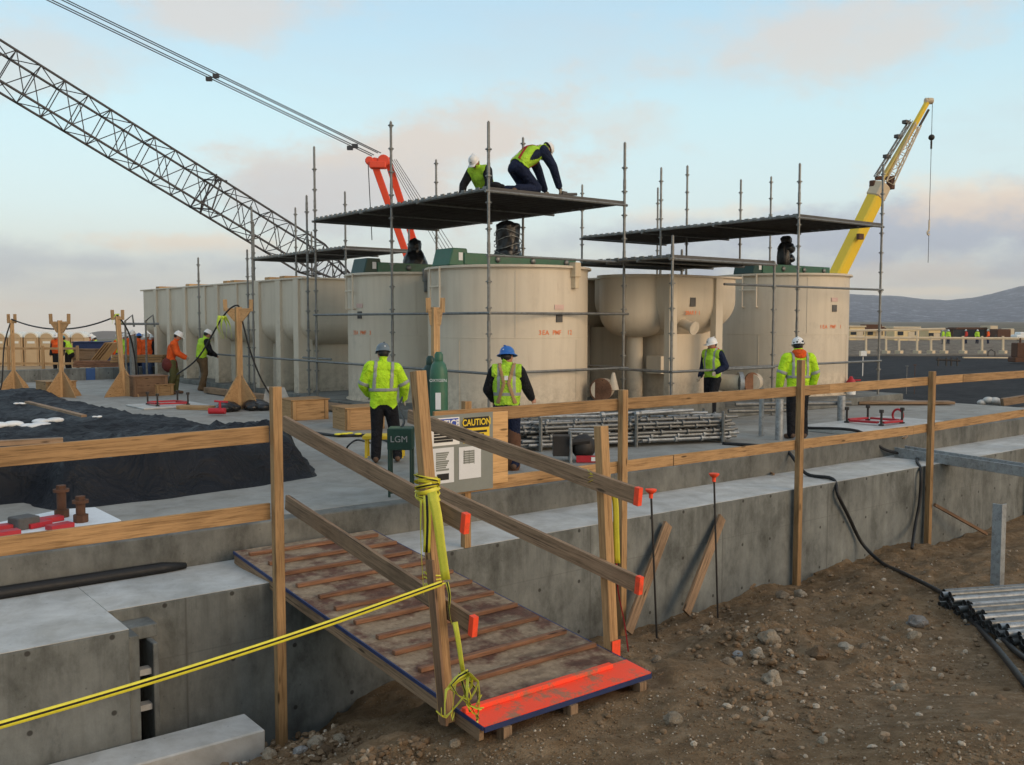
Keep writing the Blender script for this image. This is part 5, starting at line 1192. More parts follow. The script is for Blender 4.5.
# gas cylinders
def cylinder(c, h, r, label, mat):
    t = empty('gas_cylinder', c, label, 'gas cylinder'); m_ = MB(); m_.lathe(c, [(.001, 0), (r, 0), (r, h*.82), (r*.96, h*.87), (r*.78, h*.92), (r*.5, h*.945), (.001, h*.945)], 22); m_.build('body', M[mat], t, 1)
    m_ = MB(); m_.lathe(c, [(r*.48, h*.94), (r*.5, h*.945), (r*.48, h*1.0), (r*.3, h*1.02), (.001, h*1.02)], 14); m_.build('cap', M[mat], t, 1)
    return t
cc = dep(439, 425, 12.8); cc.z = .22
t = cylinder((cc.x, cc.y, .0), 1.66, .12, 'tall green gas cylinder with white stencilling, the front one', 'green')
m_ = MB(); d_ = -_fw; m_.box(V((cc.x, cc.y, 1.05))+d_*.123, (.07, .012, .22), rotz(FA)); m_.build('label_plate', M['paper'], t)
for k, s_ in enumerate(('OXYGEN', '0XX0')): txt(s_, cc.x+d_.x*.127, 1.32-.62*k, cc.y+d_.y*.127, .055, 'paper', t, rot=FA)
c2 = cc-_rt*.13+_fw*.22; cylinder((c2.x, c2.y, 0), 1.60, .115, 'dark green gas cylinder standing behind the stencilled one', 'greend')
# dark green box on legs with chalk letters
gb = dep(401, 438, 11.6); t = empty('welding_cabinet', (gb.x, gb.y, 0), 'dark green metal box on legs with LGM chalked on its front', 'cabinet'); rmx = rotz(FA)
m_ = MB(); m_.box((gb.x, gb.y, gb.z-.0), (.30, .28, .26), rmx); m_.build('cabinet_body', M['greend'], t, bevel=.01)
for sx in (-1, 1):
    for sy in (-1, 1):
        o_ = rmx @ V((.13*sx, .12*sy, 0)); m_ = MB(); m_.tube((gb.x+o_.x, gb.y+o_.y, 0), (gb.x+o_.x, gb.y+o_.y, gb.z-.1), .018, n=6); m_.build('leg', M['greend'], t)
fp2 = V((gb.x, gb.y, gb.z))-_fw*.143; txt('LGM', fp2.x-.01, fp2.z, fp2.y, .105, 'galv', t, rot=FA)
hose([V((gb.x, gb.y, gb.z+.12)), dep(404, 421, 12), dep(399, 408, 12.8), dep(402, 398, 13.4), V((wA.x, wA.y, .95))+_rt*.27-_fw*.0], .016, 'black lead looping from the green cabinet to the man in the grey-blue hard hat', 'cable')
# yellow saw-horse / tray by the feet
yb = onz(364, 457); t = empty('yellow_trestle', (yb.x, yb.y, 0), 'low dirty yellow trestle behind the legs of the grey-blue hard hat man', 'trestle')
m_ = MB(); m_.bar(yb+V((0, 0, .32)), yb+_rt*.65+V((0, 0, .32)), .35, .06); m_.build('top', M['yelp'], t, bevel=.01)
for s_ in (.05, .6):
    for e in (-.12, .12): m_ = MB(); m_.bar(yb+_rt*s_+_fw*e, yb+_rt*s_+_fw*e*.6+V((0, 0, .30)), .04, .04); m_.build('leg', M['yelp'], t)
hose([onz(346, 452, .02), onz(348, 446, .15), onz(357, 440, .2), onz(370, 443, .2)], .015, 'thin black lead curling on the slab left of the yellow trestle', 'cable')
mb = MB(); p = onz(345, 436, .03)
for i in range(5): mb.ball(p+V((random.uniform(-.1, .3), random.uniform(-.1, .15), .03)), .055, 8, 5, (1.4, 1, .35))
tag(mb.build('tape_heap', M['tape'], None, 2), 'little heap of yellow tape on the slab before the brown form box', 'tape')
hose([onz(270, 424, .02), onz(310, 432, .02), onz(340, 436, .02), onz(372, 436, .02), onz(400, 446, .02)], .03, 'black hose lying across the slab in front of the two form boxes', 'hose')
# stillage of tubes
pp0 = onz(522, 452); pp1 = onz(739, 442); dx_ = (pp1-pp0); L_ = dx_.length; dx_.normalize(); dn_ = V((-dx_.y, dx_.x, 0))
t = empty('tube_stillage', pp0, 'rack of galvanised scaffold tubes lying on the slab behind the guardrail', 'tube rack')
random.seed(12)
for lay in range(6):
    for i in range(9):
        if lay == 5 and i % 3 == 0: continue
        o_ = pp0+dn_*(.062*i+.03*(lay % 2)+random.uniform(-.01, .01))+V((0, 0, .10+.062*lay+(.025 if lay > 2 else 0)))
        a = random.uniform(-.15, .25); b = L_*.5*1.0+random.uniform(-.1, .1); parts_ = ((a, L_+random.uniform(-.35, .05)),) if (i+lay) % 3 else ((a, b), (b+.1, L_+random.uniform(-.2, .05)))
        for s0, s1_ in parts_:
            m_ = MB(); m_.tube(o_+dx_*s0, o_+dx_*s1_, .025, n=8)
            for c_ in np.arange(s0+random.uniform(.05, .45), s1_-.1, .5): m_.tube(o_+dx_*c_, o_+dx_*(c_+.035), .050, n=8)
            if len(t.children) < 92: m_.build('tube', M[random.choice(['galv', 'galvd', 'galvd', 'galvd'])], t, 1)
for k in range(7):
    s0 = random.uniform(.1, L_-1.4); o_ = pp0+dn_*random.uniform(.05, .5)+V((0, 0, .50+.05*random.random())); an = random.uniform(-.16, .16); q1 = o_+dx_*(s0+random.uniform(.9, 1.4))+dn_*an+V((0, 0, random.uniform(-.02, .06)))
    m_ = MB(); m_.tube(o_+dx_*s0, q1, .025, n=8); m_.tube(o_+dx_*(s0+.01), o_+dx_*(s0+.07), .05, n=8); m_.build('loose_tube', M[random.choice(['galv', 'galvd'])], t, 1)
for s_ in (.3, L_*.5, L_-.35):
    for e in (-.05, .60): m_ = MB(); m_.tube(pp0+dx_*s_+dn_*e, pp0+dx_*s_+dn_*e+V((0, 0, .55)), .03, n=6); m_.build('upright', M['galvd'], t)
    m_ = MB(); m_.bar(pp0+dx_*s_-dn_*.05+V((0, 0, .05)), pp0+dx_*s_+dn_*.62+V((0, 0, .05)), .06, .06); m_.build('bearer', M['galvd'], t)
# compressor with a tube frame
pc = onz(556, 463); t = empty('site_compressor', pc, 'small dark machine in grey tube frame with red and white plate, before the tube rack', 'machine')
m_ = MB(); m_.ball(pc+_rt*.42+_fw*.2+V((0, 0, .22)), .19, 14, 9, (1, 1, 1)); m_.box(pc+_rt*.1+_fw*.2+V((0, 0, .24)), (.28, .28, .30), rotz(FA)); m_.tube(pc+_rt*.2+_fw*.05+V((0, 0, .30)), pc+_rt*.5+_fw*.05+V((0, 0, .33)), .05, n=8); m_.build('motor', M['dark'], t, 1)
m_ = MB()
for a in (0, .62):
    m_.path([pc+_rt*(.22+a*.0)+_fw*a*.6, pc+_rt*.22+_fw*a*.6+V((0, 0, .46)), pc+_rt*.75+_fw*a*.6+V((0, 0, .46)), pc+_rt*.75+_fw*a*.6], .024, 7)
m_.build('tube_frame', M['galv'], t, 1)
m_ = MB(); m_.box(pc+_rt*.45+V((0, 0, .06)), (.30, .03, .10), rotz(FA)); m_.build('red_plate', M['red'], t); m_ = MB(); m_.box(pc+_rt*.57-_fw*.018+V((0, 0, .06)), (.10, .01, .06), rotz(FA)); m_.build('white_plate', M['white'], t)
pr = onz(513, 470); t = empty('rusty_drum', pr, 'tall rusty curved plate standing behind the notice board', 'drum'); m_ = MB(); m_.lathe(pr, [(.09, 0), (.11, .12), (.115, .45), (.07, .7), (.03, .78), (.001, .78)], 14); m_.build('drum_shell', M['rust'], t, 1)
# pipe rack near the man with the orange hood
pq = onz(728, 427); t = empty('pipe_rail_rack', pq, 'low rack of galvanised rails beside the man with the orange hood', 'pipe rack')
for (a, b, z, z2) in ((728, 800, .28, .28), (735, 852, .42, .42)):
    p0 = onz(a, 425); p1 = p0+_rt*((b-a)/48.0)+_fw*.3; m_ = MB(); m_.tube(p0+V((0, 0, z)), p1+V((0, 0, z2)), .045, n=10); m_.build('rail', M['galvd'], t, 1)
for u, v, vt, r_ in ((761, 436, 388, .045), (779, 440, 399, .07), (841, 424, 396, .08)):
    p = onz(u, v); m_ = MB(); m_.tube(p, V((p.x, p.y, zat(p, vt))), r_, n=12); m_.build('upright', M['galv'], t, 1)
# fire extinguisher on the tank side
pe = dep(851, 384, 25); t = empty('fire_extinguisher', pe, 'red and white extinguisher bottle hanging at the right side of the right round tank', 'extinguisher')
m_ = MB(); m_.lathe(pe-V((0, 0, .1)), [(.001, -.22), (.12, -.22), (.12, .0)], 14); m_.build('white_band', M['white'], t, 1); m_ = MB(); m_.lathe(pe-V((0, 0, .1)), [(.12, .001), (.12, .16), (.06, .24), (.03, .30), (.001, .3)], 14); m_.tube(pe+V((0, 0, .1)), pe+V((0, 0, .1))+_rt*.25, .02, n=6); m_.build('bottle', M['red'], t, 1)
m_ = MB(); m_.box(pe+V((0, 0, -.04))-_fw*.1-_rt*.15, (.3, .02, .03), rotz(FA)); m_.build('bracket', M['dark'], t)
# things lying on the far pad
mb = MB(); p = onz(888, 404, .02); mb.bar(p-_rt*.8+V((0, 0, .04)), p+_rt*1.6+V((0, 0, .04)), .4, .07); tag(mb.build('timber_beam', M['wood_old'], None, bevel=.01), 'flat timber lying at the back of the far right pad', 'timber')
# offcuts and scraps
for k, (u, v, z, L_, w_, an, lb) in enumerate(((700, 433, 0, .5, .06, .3, 'short timber offcut on the slab right of the tube rack'), (560, 492, -.34, .0, .0, 0, ''), (330, 455, 0, .35, .05, 1.2, 'small timber offcut on the slab left of the yellow trestle'), (770, 472, -.34, .45, .03, .9, 'thin stick lying on the ledge between two guardrail posts'), (905, 437, 0, .4, .06, .4, 'timber offcut on the slab right of the lifting ring'))):
    if not lb: continue
    p = onz(u, v, z+.02); d_ = V((math.cos(an), math.sin(an), 0)); m_ = MB(); m_.bar(p-d_*L_/2, p+d_*L_/2, w_, .03); tag(m_.build('timber_offcut', M['wood_old'], None, bevel=.003), lb, 'offcut')
# ---------------------------------------------------------------- rocks
def rock_mesh(seed):
    bm = bmesh.new(); bmesh.ops.create_icosphere(bm, subdivisions=3, radius=1)
    sc = V((random.uniform(.8, 1.3), random.uniform(.7, 1.1), random.uniform(.5, .8)))
    for v in bm.verts:
        d = v.co.normalized(); k = 1+.30*noise.noise(d*1.3+V((seed*3.1, 0, 0)))+.16*noise.noise(d*2.9+V((0, seed*5.3, 0)))
        c = noise.voronoi(d*1.3+V((seed, seed, 0)))[0][0]; k *= .84+.34*c
        v.co = V((d.x*sc.x, d.y*sc.y, d.z*sc.z))*k
    me_ = bpy.data.meshes.new('rock'); bm.to_mesh(me_); bm.free(); me_.polygons.foreach_set('use_smooth', [True]*len(me_.polygons))
    try: me_.set_sharp_from_angle(angle=R(28))
    except Exception: pass
    return me_
def m_rock(name, c):
    t = NT(name); co = t.co('obj'); a = t.noise(co, 1.2, 6, .7); b = t.noise(co, 6, 5, .7); oi = t.n('ShaderNodeObjectInfo')
    col = t.ramp(a, [(.3, mul(c, .6)), (.7, mul(c, 1.2))]); col = t.mix(col, (.14, .095, .06), t.ramp(b, [(.52, (0, 0, 0)), (.7, (.75,)*3)]))
    col = t.mix(col, t.ramp(oi.outputs['Random'], [(0, (.6, .55, .5)), (.5, (1, .97, .92)), (1, (1.25, 1.25, 1.25))]), 1, 'MULTIPLY'); t.set(col, .9, 0, .2); t.bump(b, .6, .2); return t.m
MR = [m_rock('pale_rock', (.42, .36, .28)), m_rock('brown_rock', (.28, .20, .13)), m_rock('grey_rock', (.36, .37, .38))]
RK = []
random.seed(21)
for i in range(12): r_ = rock_mesh(i*1.7); r_.materials.append(MR[[0, 0, 1, 2][i % 4]]); RK.append(r_)
big = [(770, 641, 13, 'large pale brown rock on the slope right of the ramp', 0), (757, 657, 9, 'pale rock just below the large brown one on the slope', 0), (746, 587, 9, 'brown rock at the foot of the wall right of the leaning planks', 2), (782, 597, 8, 'pale round rock near the bottom of the second guardrail post', 0), (800, 595, 6, 'pale rock right of the round one at the post foot', 0),
       (674, 723, 11, 'pale rock lying alone on the bare dirt below the ramp end', 0), (918, 624, 12, 'smooth grey rock left of the tube stack', 3), (914, 637, 7, 'small pale rock below the smooth grey one', 0), (846, 650, 9, 'pale rock right of centre of the dirt slope', 0), (900, 690, 10, 'pale jagged rock in the lower right dirt', 0), (817, 656, 10, 'yellowish rock left of the pale one on the slope', 2),
       (772, 682, 12, 'crumbled pale rock low on the slope', 0), (780, 757, 7, 'brown rock at the bottom edge below the slope', 2), (823, 742, 7, 'light rock near the bottom edge right of the brown one', 0), (657, 661, 6, 'pale rock just right of the orange ramp end', 0), (630, 686, 7, 'rock tucked under the orange ramp edge', 2), (728, 664, 7, 'pale rock left of the rock pile on the slope', 0), (738, 656, 6, 'grey rock in the small pile on the slope', 3),
       (316, 745, 9, 'light brown rock in the gravel right of the footing beam', 0), (340, 741, 8, 'rounded rock below the pit edge', 0), (327, 752, 8, 'brown rock in the gravel near the bottom left', 2), (300, 752, 8, 'grey rock in the gravel near the bottom left', 3), (270, 757, 9, 'pale rock at the bottom edge next to the footing beam', 0), (250, 748, 7, 'brown rock against the footing beam', 2), (230, 760, 8, 'brown rock left of the others at the footing beam', 2), (865, 648, 6, 'small light rock above the slope centre', 0), (1000, 700, 6, 'small rock below the tube stack', 2), (885, 640, 5, 'small rock beside the smooth grey one', 0),
       (660, 600, 7, 'rock at the base of the left rebar stake', 0), (705, 631, 6, 'rock below the right leaning plank', 0), (420, 747, 7, 'rock under the yellow tape loops', 2), (455, 745, 7, 'pale rock near the ramp corner at the bottom', 0)]
for k, (u, v, s_, lb, mi_) in enumerate(big):
    p = gp(u, v, -.8, 0); d = (p-CAM).dot(_cf); r_ = s_*d/FPX; o = bpy.data.objects.new('rock', RK[[i for i in range(12) if [0, 0, 1, 3][i % 4] == mi_ or (mi_ == 2 and i % 4 == 2)][k % 3] if mi_ != 0 else [0, 1, 4, 5, 8, 9][k % 6]]); COL.objects.link(o)
    o.location = p+V((0, 0, r_*.15)); o.scale = (r_*.95,)*3; o.rotation_euler = (random.uniform(-.4, .4), random.uniform(-.4, .4), random.uniform(0, 6)); tag(o, lb, 'rock', 'rocks on the dirt slope')
# small stones: one stuff object
mb = MB(); random.seed(4)
def pebble(p, r):
    n = 7; vs_ = []; fs_ = []; s = [random.uniform(.65, 1.25) for _ in range(3)]; a0 = random.uniform(0, 6); Mx = Matrix.Rotation(a0, 3, 'Z') @ Matrix.Rotation(random.uniform(-.6, .6), 3, 'X')
    rings = ((.55, -.5), (1, .0), (.72, .5)); vs_.append(Mx @ V((0, 0, -.7*r*s[2]))+p)
    for rr, z in rings:
        for k in range(6): a = k*math.pi/3+random.uniform(-.25, .25); q = random.uniform(.8, 1.15); vs_.append(Mx @ V((math.cos(a)*rr*r*s[0]*q, math.sin(a)*rr*r*s[1]*q, z*r*s[2]))+p)
    vs_.append(Mx @ V((0, 0, .7*r*s[2]))+p)
    for k in range(6): fs_.append((0, 1+(k+1) % 6, 1+k)); fs_.append((13+k, 13+(k+1) % 6, 19))
    for g in range(2):
        for k in range(6): fs_.append((1+g*6+k, 1+g*6+(k+1) % 6, 7+g*6+(k+1) % 6, 7+g*6+k))
    o_ = random.random(); mb.add(vs_, fs_, [(o_, r, 0)]*len(vs_))
cnt = 0
while cnt < 3600:
    u = random.uniform(180, 1060); v = random.uniform(545, 785); p = gp(u, v, -1.0, 0)
    if p.y > 8.36 or p.y < 1 or (3.7 < p.x < 5.4 and p.y > 5.0): 
        if random.random() > .1: cnt += 0
        continue
    dens = .5+.5*noise.noise(V((p.x*.8, p.y*.8, 3)))*1.8+(.5 if v < 660 and u > 640 else 0)+(.6 if u < 420 else 0)-(.45 if u < 700 and u > 430 and v > 690 else 0)
    if random.random() > dens: continue
    r_ = .005+.030*random.random()**7+(.018*random.random()**3 if u < 420 else 0); pebble(p+V((0, 0, r_*.2)), r_); cnt += 1
for (u0, v0, su, sv, n_) in ((600, 0, 0, 0, 0), (748, 650, 26, 14, 70), (770, 690, 30, 22, 80), (905, 668, 36, 26, 70), (700, 615, 22, 6, 60), (850, 600, 40, 16, 60), (300, 750, 60, 12, 160), (900, 700, 60, 30, 60), (740, 625, 30, 12, 60)):
    for _ in range(n_):
        p = gp(random.gauss(u0, su), random.gauss(v0, sv), -1, 0)
        if p.y < 8.3 and not (3.7 < p.x < 5.4 and p.y > 5.0): r_ = random.uniform(.010, .042); pebble(p+V((0, 0, r_*.2)), r_)
for _ in range(15000):
    u = random.uniform(120, 1100); v = 550+240*random.random()**.8; p = gp(u, v, -1.0, 0)
    if p.y > 8.36 or p.y < 1 or (3.7 < p.x < 5.4 and p.y > 5.0): continue
    if random.random() > .55+.9*noise.noise(V((p.x*1.3, p.y*1.3, 8))): continue
    r_ = random.uniform(.004, .012); pebble(p+V((0, 0, r_*.3)), r_)
def m_peb():
    t = NT('gravel_stone'); a = t.n('ShaderNodeAttribute', attribute_name='lc'); sp = t.n('ShaderNodeSeparateXYZ'); t.l(a.outputs['Vector'], sp.inputs[0]); co = t.co('world'); b = t.noise(co, 40, 4, .7)
    col = t.ramp(sp.outputs[0], [(0, (.14, .09, .05)), (.55, (.22, .15, .09)), (.85, (.33, .25, .17)), (1, (.50, .43, .34))]); col = t.mix(col, (.13, .09, .055), t.ramp(b, [(.5, (0, 0, 0)), (.7, (.7,)*3)])); t.set(col, .9, 0, .2); return t.m
tag(mb.build('gravel', m_peb(), None, 0), 'loose stones scattered over the brown dirt', 'gravel', kind='stuff')
# ---------------------------------------------------------------- cranes
def lattice(name, A, B, w, h, side, up, bays, r, rl, mat, parent, w1=None, h1=None):
    A, B = V(A), V(B); mb = MB(); w1 = w1 or w; h1 = h1 or h
    def c(t, i):
        ww = w+(w1-w)*t; hh = h+(h1-h)*t; sx, sy = ((-1, -1), (1, -1), (1, 1), (-1, 1))[i]; return A.lerp(B, t)+side*sx*ww/2+up*sy*hh/2
    for i in range(4): mb.tube(c(0, i), c(1, i), r, n=6)
    for k in range(bays):
        t0, t1 = k/bays, (k+1)/bays; fl = k % 2
        for i in range(4):
            j = (i+1) % 4
            a, b = (c(t0, i), c(t1, j)) if fl else (c(t0, j), c(t1, i)); mb.tube(a, b, rl, n=5); mb.tube(c(t0, i), c(t0, j), rl, n=5)
    return mb.build(name, M[mat], parent)
cr = empty('crawler_crane', dep(372, 330, 62), 'crane with red mast and long dark lattice boom rising to the left behind the tanks', 'crane')
fo = dep(352, 283, 64); tp = dep(-190, -50, 46)
bd = (tp-fo).normalized(); fo2 = fo
sd_ = bd.cross(V((0, 0, 1))).normalized(); up_ = sd_.cross(bd)
sd2 = (Matrix.Rotation(R(2), 3, bd) @ sd_); up2 = (Matrix.Rotation(R(2), 3, bd) @ up_)
e1 = fo.lerp(tp, .10)
lattice('boom_foot', fo, e1, .5, .5, sd2, up2, 4, .07, .035, 'lattice', cr, 1.9, 1.9); lattice('boom', e1, tp, 1.9, 1.9, sd2, up2, 22, .07, .03, 'lattice', cr)
for t_ in (.335,):
    c = fo.lerp(tp, t_); m_ = MB()
    for sx in (-1, 1):
        for k in (-.35, .35): m_.tube(c+bd*k+sd2*sx*.95-up2*.95, c+bd*(k*.2)+sd2*sx*.95+up2*.97, .05, n=5); m_.tube(c+bd*k+sd2*-1.07+up2*sx, c-bd*k+sd2*.95+up2*sx, .05, n=5)
    m_.build('boom_joint', M['lattice'], cr)
mt_ = dep(378, 161, 58); 
for (du, dn) in ((-5, 6), (7, 20)):
    a, b = (dep(373, 160, 58), dep(414, 276, 60)) if du < 0 else (dep(387, 158, 58.5), dep(425, 276, 61))
    m_ = MB(); m_.bar(a, b, .40, .40, _fw); m_.build('mast_leg', M['redo'], cr, bevel=.03)
m_ = MB(); m_.box(mt_+V((0, 0, -.25)), (1.0, .7, .4), rotz(FA)); m_.tube(mt_-_rt*.5-_fw*.2, mt_-_rt*.5+_fw*.2, .26, n=14); m_.tube(mt_+_rt*.35-_fw*.25, mt_+_rt*.35+_fw*.25, .36, n=14); m_.bar(mt_-_rt*.3+V((0, 0, .1)), mt_+_rt*.8+V((0, 0, -.15)), .3, .25); m_.build('mast_head', M['redo'], cr, bevel=.05)
m_ = MB()
for k in range(5): m_.tube(mt_+_rt*(.6+.12*k)+V((0, 0, .1)), dep(446+k*4, 262, 62), .022, n=4)
m_.tube(mt_-_rt*.6, dep(372, 240, 60), .03, n=4); m_.build('hoist_rope', M['lattice'], cr)
def pen(u0, v0, u1, v1, d0, d1, r=.035):
    m_ = MB(); m_.tube(dep(u0, v0, d0), dep(u1, v1, d1), r, n=5); return m_.build('pendant_rope', M['lattice'], cr)
for (a, b) in (((22, -12), (372, 156)), ((27, -12), (374, 155)), ((33, -14), (378, 153)), ((38, -14), (381, 153))):
    pen(a[0], a[1], b[0], b[1], 50, 58, .03)
for (u, v) in ((209, 79), (216, 76), (350, 148), (355, 146)):
    m_ = MB(); c = dep(u, v, 54); m_.box(c, (.32, .2, .22), rotz(FA)); m_.build('pendant_link', M['lattice'], cr)
bs = dep(390, 330, 62); bs.z = -1.5
m_ = MB(); m_.box(bs+V((0, 0, 2.4)), (7.0, 3.4, 2.0), rotz(FA+.1)); m_.build('house', M['redo'], cr, bevel=.08)
for s_ in (-1, 1): m_ = MB(); m_.box(bs+_fw*2.3*s_+V((0, 0, .6)), (7.6, 1.0, 1.2), rotz(FA)); m_.build('crawler_track', M['dark'], cr, bevel=.3)
m_ = MB(); m_.tube(bs+V((0, 0, .6)), bs+V((0, 0, 1.5)), 1.3, n=20); m_.box(bs-_rt*3.0+V((0, 0, 3.0)), (3, 1, 2.0), rotz(FA+.5)); m_.box(bs+V((0, 0, 4.4))+_rt*.8, (1.6, 3.0, 3.2), rotz(FA)); m_.build('turntable', M['dark'], cr)
# yellow telescopic crane
yc = empty('mobile_crane', dep(820, 320, 62), 'yellow telescopic crane with lattice jib behind the right round tank', 'crane')
a = dep(818, 314, 60); b = dep(878.5, 191, 60); dirb = (b-a).normalized(); sdy = dirb.cross(_fw).normalized()
m_ = MB(); m_.bar(a, b, .80, .88, Matrix.Rotation(R(35), 3, dirb) @ sdy); m_.build('boom_section', M['yel'], yc, bevel=.10)
m_ = MB(); m_.bar(b-dirb*.5, b+dirb*.5, .9, 1.0, Matrix.Rotation(R(35), 3, dirb) @ sdy); m_.build('boom_collar', M['cream'], yc, bevel=.1)
m_ = MB(); m_.box(b+dirb*.7-sdy*.5, (.4, .4, .6)); m_.box(b+dirb*.2+sdy*.5, (.3, .35, .5)); m_.tube(b+dirb*.9-_rt*.6, b+dirb*.9+_rt*.6, .14, n=10); m_.build('boom_head', M['rust'], yc, bevel=.04)
for (t0, s_, l_) in ((.62, .55, .5), (.22, .6, .6)): m_ = MB(); m_.box(a.lerp(b, t0)-_fw*.8, (l_, .2, .35)); m_.build('boom_bracket', M['rust'], yc)
c0 = b+dirb*.7; tip = dep(928, 101, 60); dj = (tip-c0).normalized(); sj = dj.cross(_fw).normalized()
j1 = c0.lerp(tip, .72)
m_ = MB(); m_.bar(c0+sj*.1, j1, .28, .28, Matrix.Rotation(R(35), 3, dj) @ sj); m_.build('inner_section', m_plain('faded_red_section', (.78, .56, .16), .55, 0, .2, 1.5), yc, bevel=.04)
lattice('jib', c0-sj*.35, j1-sj*.12, .5, .55, sj, _fw, 6, .045, .022, 'cream', yc, .4, .4)
lattice('jib_rail', c0+sj*.55, j1+sj*.35, .16, .3, sj, _fw, 5, .03, .018, 'galvd', yc)
m_ = MB(); m_.bar(j1-dj*.2, tip, .27, .30, Matrix.Rotation(R(35), 3, dj) @ sj); m_.build('tip_section', M['yel'], yc, bevel=.05)
m_ = MB(); m_.bar(j1+sj*-.30, j1.lerp(tip, .72)+sj*-.30, .12, .14, _fw); m_.build('tip_cover', M['dark'], yc)
m_ = MB()
m_.tube(tip-_rt*.2, tip+_rt*.3, .20, n=12); m_.box(tip+dj*.05, (.35, .3, .25)); m_.build('tip_sheave', M['cream'], yc, bevel=.03)
for t_ in (.25, .5, .68): m_ = MB(); cc_ = c0.lerp(tip, t_); m_.box(cc_+sj*.55, (.5, .3, .22)); m_.build('jib_bracket', M['under'], yc, bevel=.02)
hk = tip+_rt*.28; zt_ = dep(928, 137, 60).z; zb_ = dep(927, 224, 60).z; ze_ = dep(927, 262, 60).z
m_ = MB(); m_.tube(hk, (hk.x, hk.y, ze_), .018, n=5); m_.build('hoist_rope', M['lattice'], yc)
m_ = MB(); m_.ball((hk.x, hk.y, zt_), .19, 12, 8); m_.tube((hk.x, hk.y, zt_-.7), (hk.x, hk.y, zt_-.2), .06, n=8); m_.build('headache_ball', M['dark'], yc, 1)
m_ = MB(); m_.tube((hk.x, hk.y, zb_-.4), (hk.x, hk.y, zb_+.3), .05, n=8); m_.path([(hk.x+.14*math.cos(q)-.05, hk.y, zb_-.5+.14*math.sin(q)) for q in np.linspace(1.5, 5.6, 9)], .05, 6); m_.build('hook', M['cream'], yc, 1)
bs = dep(775, 330, 60); bs.z = -1.5
m_ = MB(); m_.box(bs+V((0, 0, 1.6)), (7.4, 2.6, 1.0), rotz(FA)); m_.box(bs-_rt*2.7+V((0, 0, 2.5)), (1.8, 2.4, 1.6), rotz(FA)); m_.box(bs+_rt*1.0+V((0, 0, 2.9)), (3.5, 2.2, 1.5), rotz(FA)); m_.build('carrier', M['yel'], yc, bevel=.08)
for k in range(4):
    for s_ in (-1, 1): m_ = MB(); c_ = bs+_rt*(-2.8+1.8*k)+V((0, 0, .65))+_fw*1.15*s_; m_.tube(c_-_fw*.2, c_+_fw*.2, .65, n=18); m_.build('wheel', M['black'], yc, 1)

# ---------------------------------------------------------------- far things
# portable toilets
def toilet():
    t = empty('portable_toilet', (0, 0, 0)); m_ = MB()
    for (x0, x1) in ((-.47, -.42), (.42, .47)): m_.bb(x0, x1, -.55, .55, 0, 2.0)
    m_.bb(-.419, .419, .49, .55, 0, 2.0); m_.bb(-.419, .419, -.50, -.46, 0, 2.02); m_.build('wall', M['toilet'], t, bevel=.01)
    m_ = MB(); m_.bb(-.36, .36, -.54, -.503, .12, 1.95); m_.build('door', M['toilet'], t, bevel=.01)
    m_ = MB(); m_.bb(-.25, .25, -.555, -.542, 1.55, 1.70); m_.build('vent', M['roofw'], t)
    m_ = MB(); n = 12; P = [(-.49*math.cos(math.pi*k/n), -.56, 1.95+.38*math.sin(math.pi*k/n)) for k in range(n+1)]; m_.prism(P, (0, 1.10, 0)); m_.build('roof', M['roofw'], t, bevel=.01); m_ = MB(); P = [(-.41*math.cos(math.pi*k/n), -.59, 1.90+.34*math.sin(math.pi*k/n)) for k in range(n+1)]; m_.prism(P, (0, .025, 0)); m_.build('gable', M['toilet'], t)
    return t
TT = toilet(); DT = 66
spots = [(-22, 0), (-6, 1), (10, 2), (19.5, 3), (34.5, 4), (50.5, 5), (66, 6), (81, 7), (-38, 8)]
spots = [(u, i) for i, u in enumerate((-36, -20, -4, 4.5, 19.0, 34.5, 50.2, 81.2))]
spots = [(-28, 0), (-12, 1), (3, 2), (18.8, 3), (34.5, 4), (50.2, 5), (65.7, 6), (81.2, 7)]
ords = ['farthest left', 'second from the left', 'third from the left', 'left of the first cable cradle', 'just right of the first cable stand', 'left of the middle cable stand', 'partly behind the middle cable stand', 'rightmost, beside the low hills']
for i, (u, k) in enumerate(spots):
    p = dep(u, 332, DT); lb = 'tan portable toilet with pale domed roof, '+ords[i]
    o = TT if i == 0 else copy_tree(TT)
    o.location = (p.x, p.y, p.z-2.32); o.rotation_euler.z = FA+R(random.uniform(-4, 4)); tag(o, lb, 'portable toilet', 'portable toilets in a row')
TZ = dep(50, 332, DT).z-2.32
mb = MB(); c = dep(20, 349, DT); mb.box(V((dep(30, 332, DT-3).x, dep(30, 332, DT-3).y, TZ-.6)), (20, 10, 1.2), rotz(FA)); o = mb.build('dirt_terrace', m_plain('pale_dirt', (.42, .32, .21), .95, 0, .15, .5, .2, kind='world'), None); o['kind'] = 'structure'; 
def wfence(pts, d, label, vt, vb, mat='wood_lt', posts=None, h=.12):
    t = empty('timber_fence', dep(pts[0], vb, d), label, 'fence'); a = dep(pts[0], vt, d); b = dep(pts[1], vt, d)
    for z in (0, -.62): m_ = MB(); m_.bar(a+V((0, 0, z)), b+V((0, 0, z)), .05, h); m_.build('rail', M[mat], t)
    for k in range(posts or 5): q = a.lerp(b, k/((posts or 5)-1))-_fw*.06; m_ = MB(); m_.bar(q+V((0, 0, .12)), q-V((0, 0, 1.15)), .09, .09, _fw); m_.build('post', M[mat], t)
    return t
wfence((-60, 78), 40, 'timber safety fence beyond the far low wall, behind the cable stands', 348.5, 372, posts=5, h=.09)
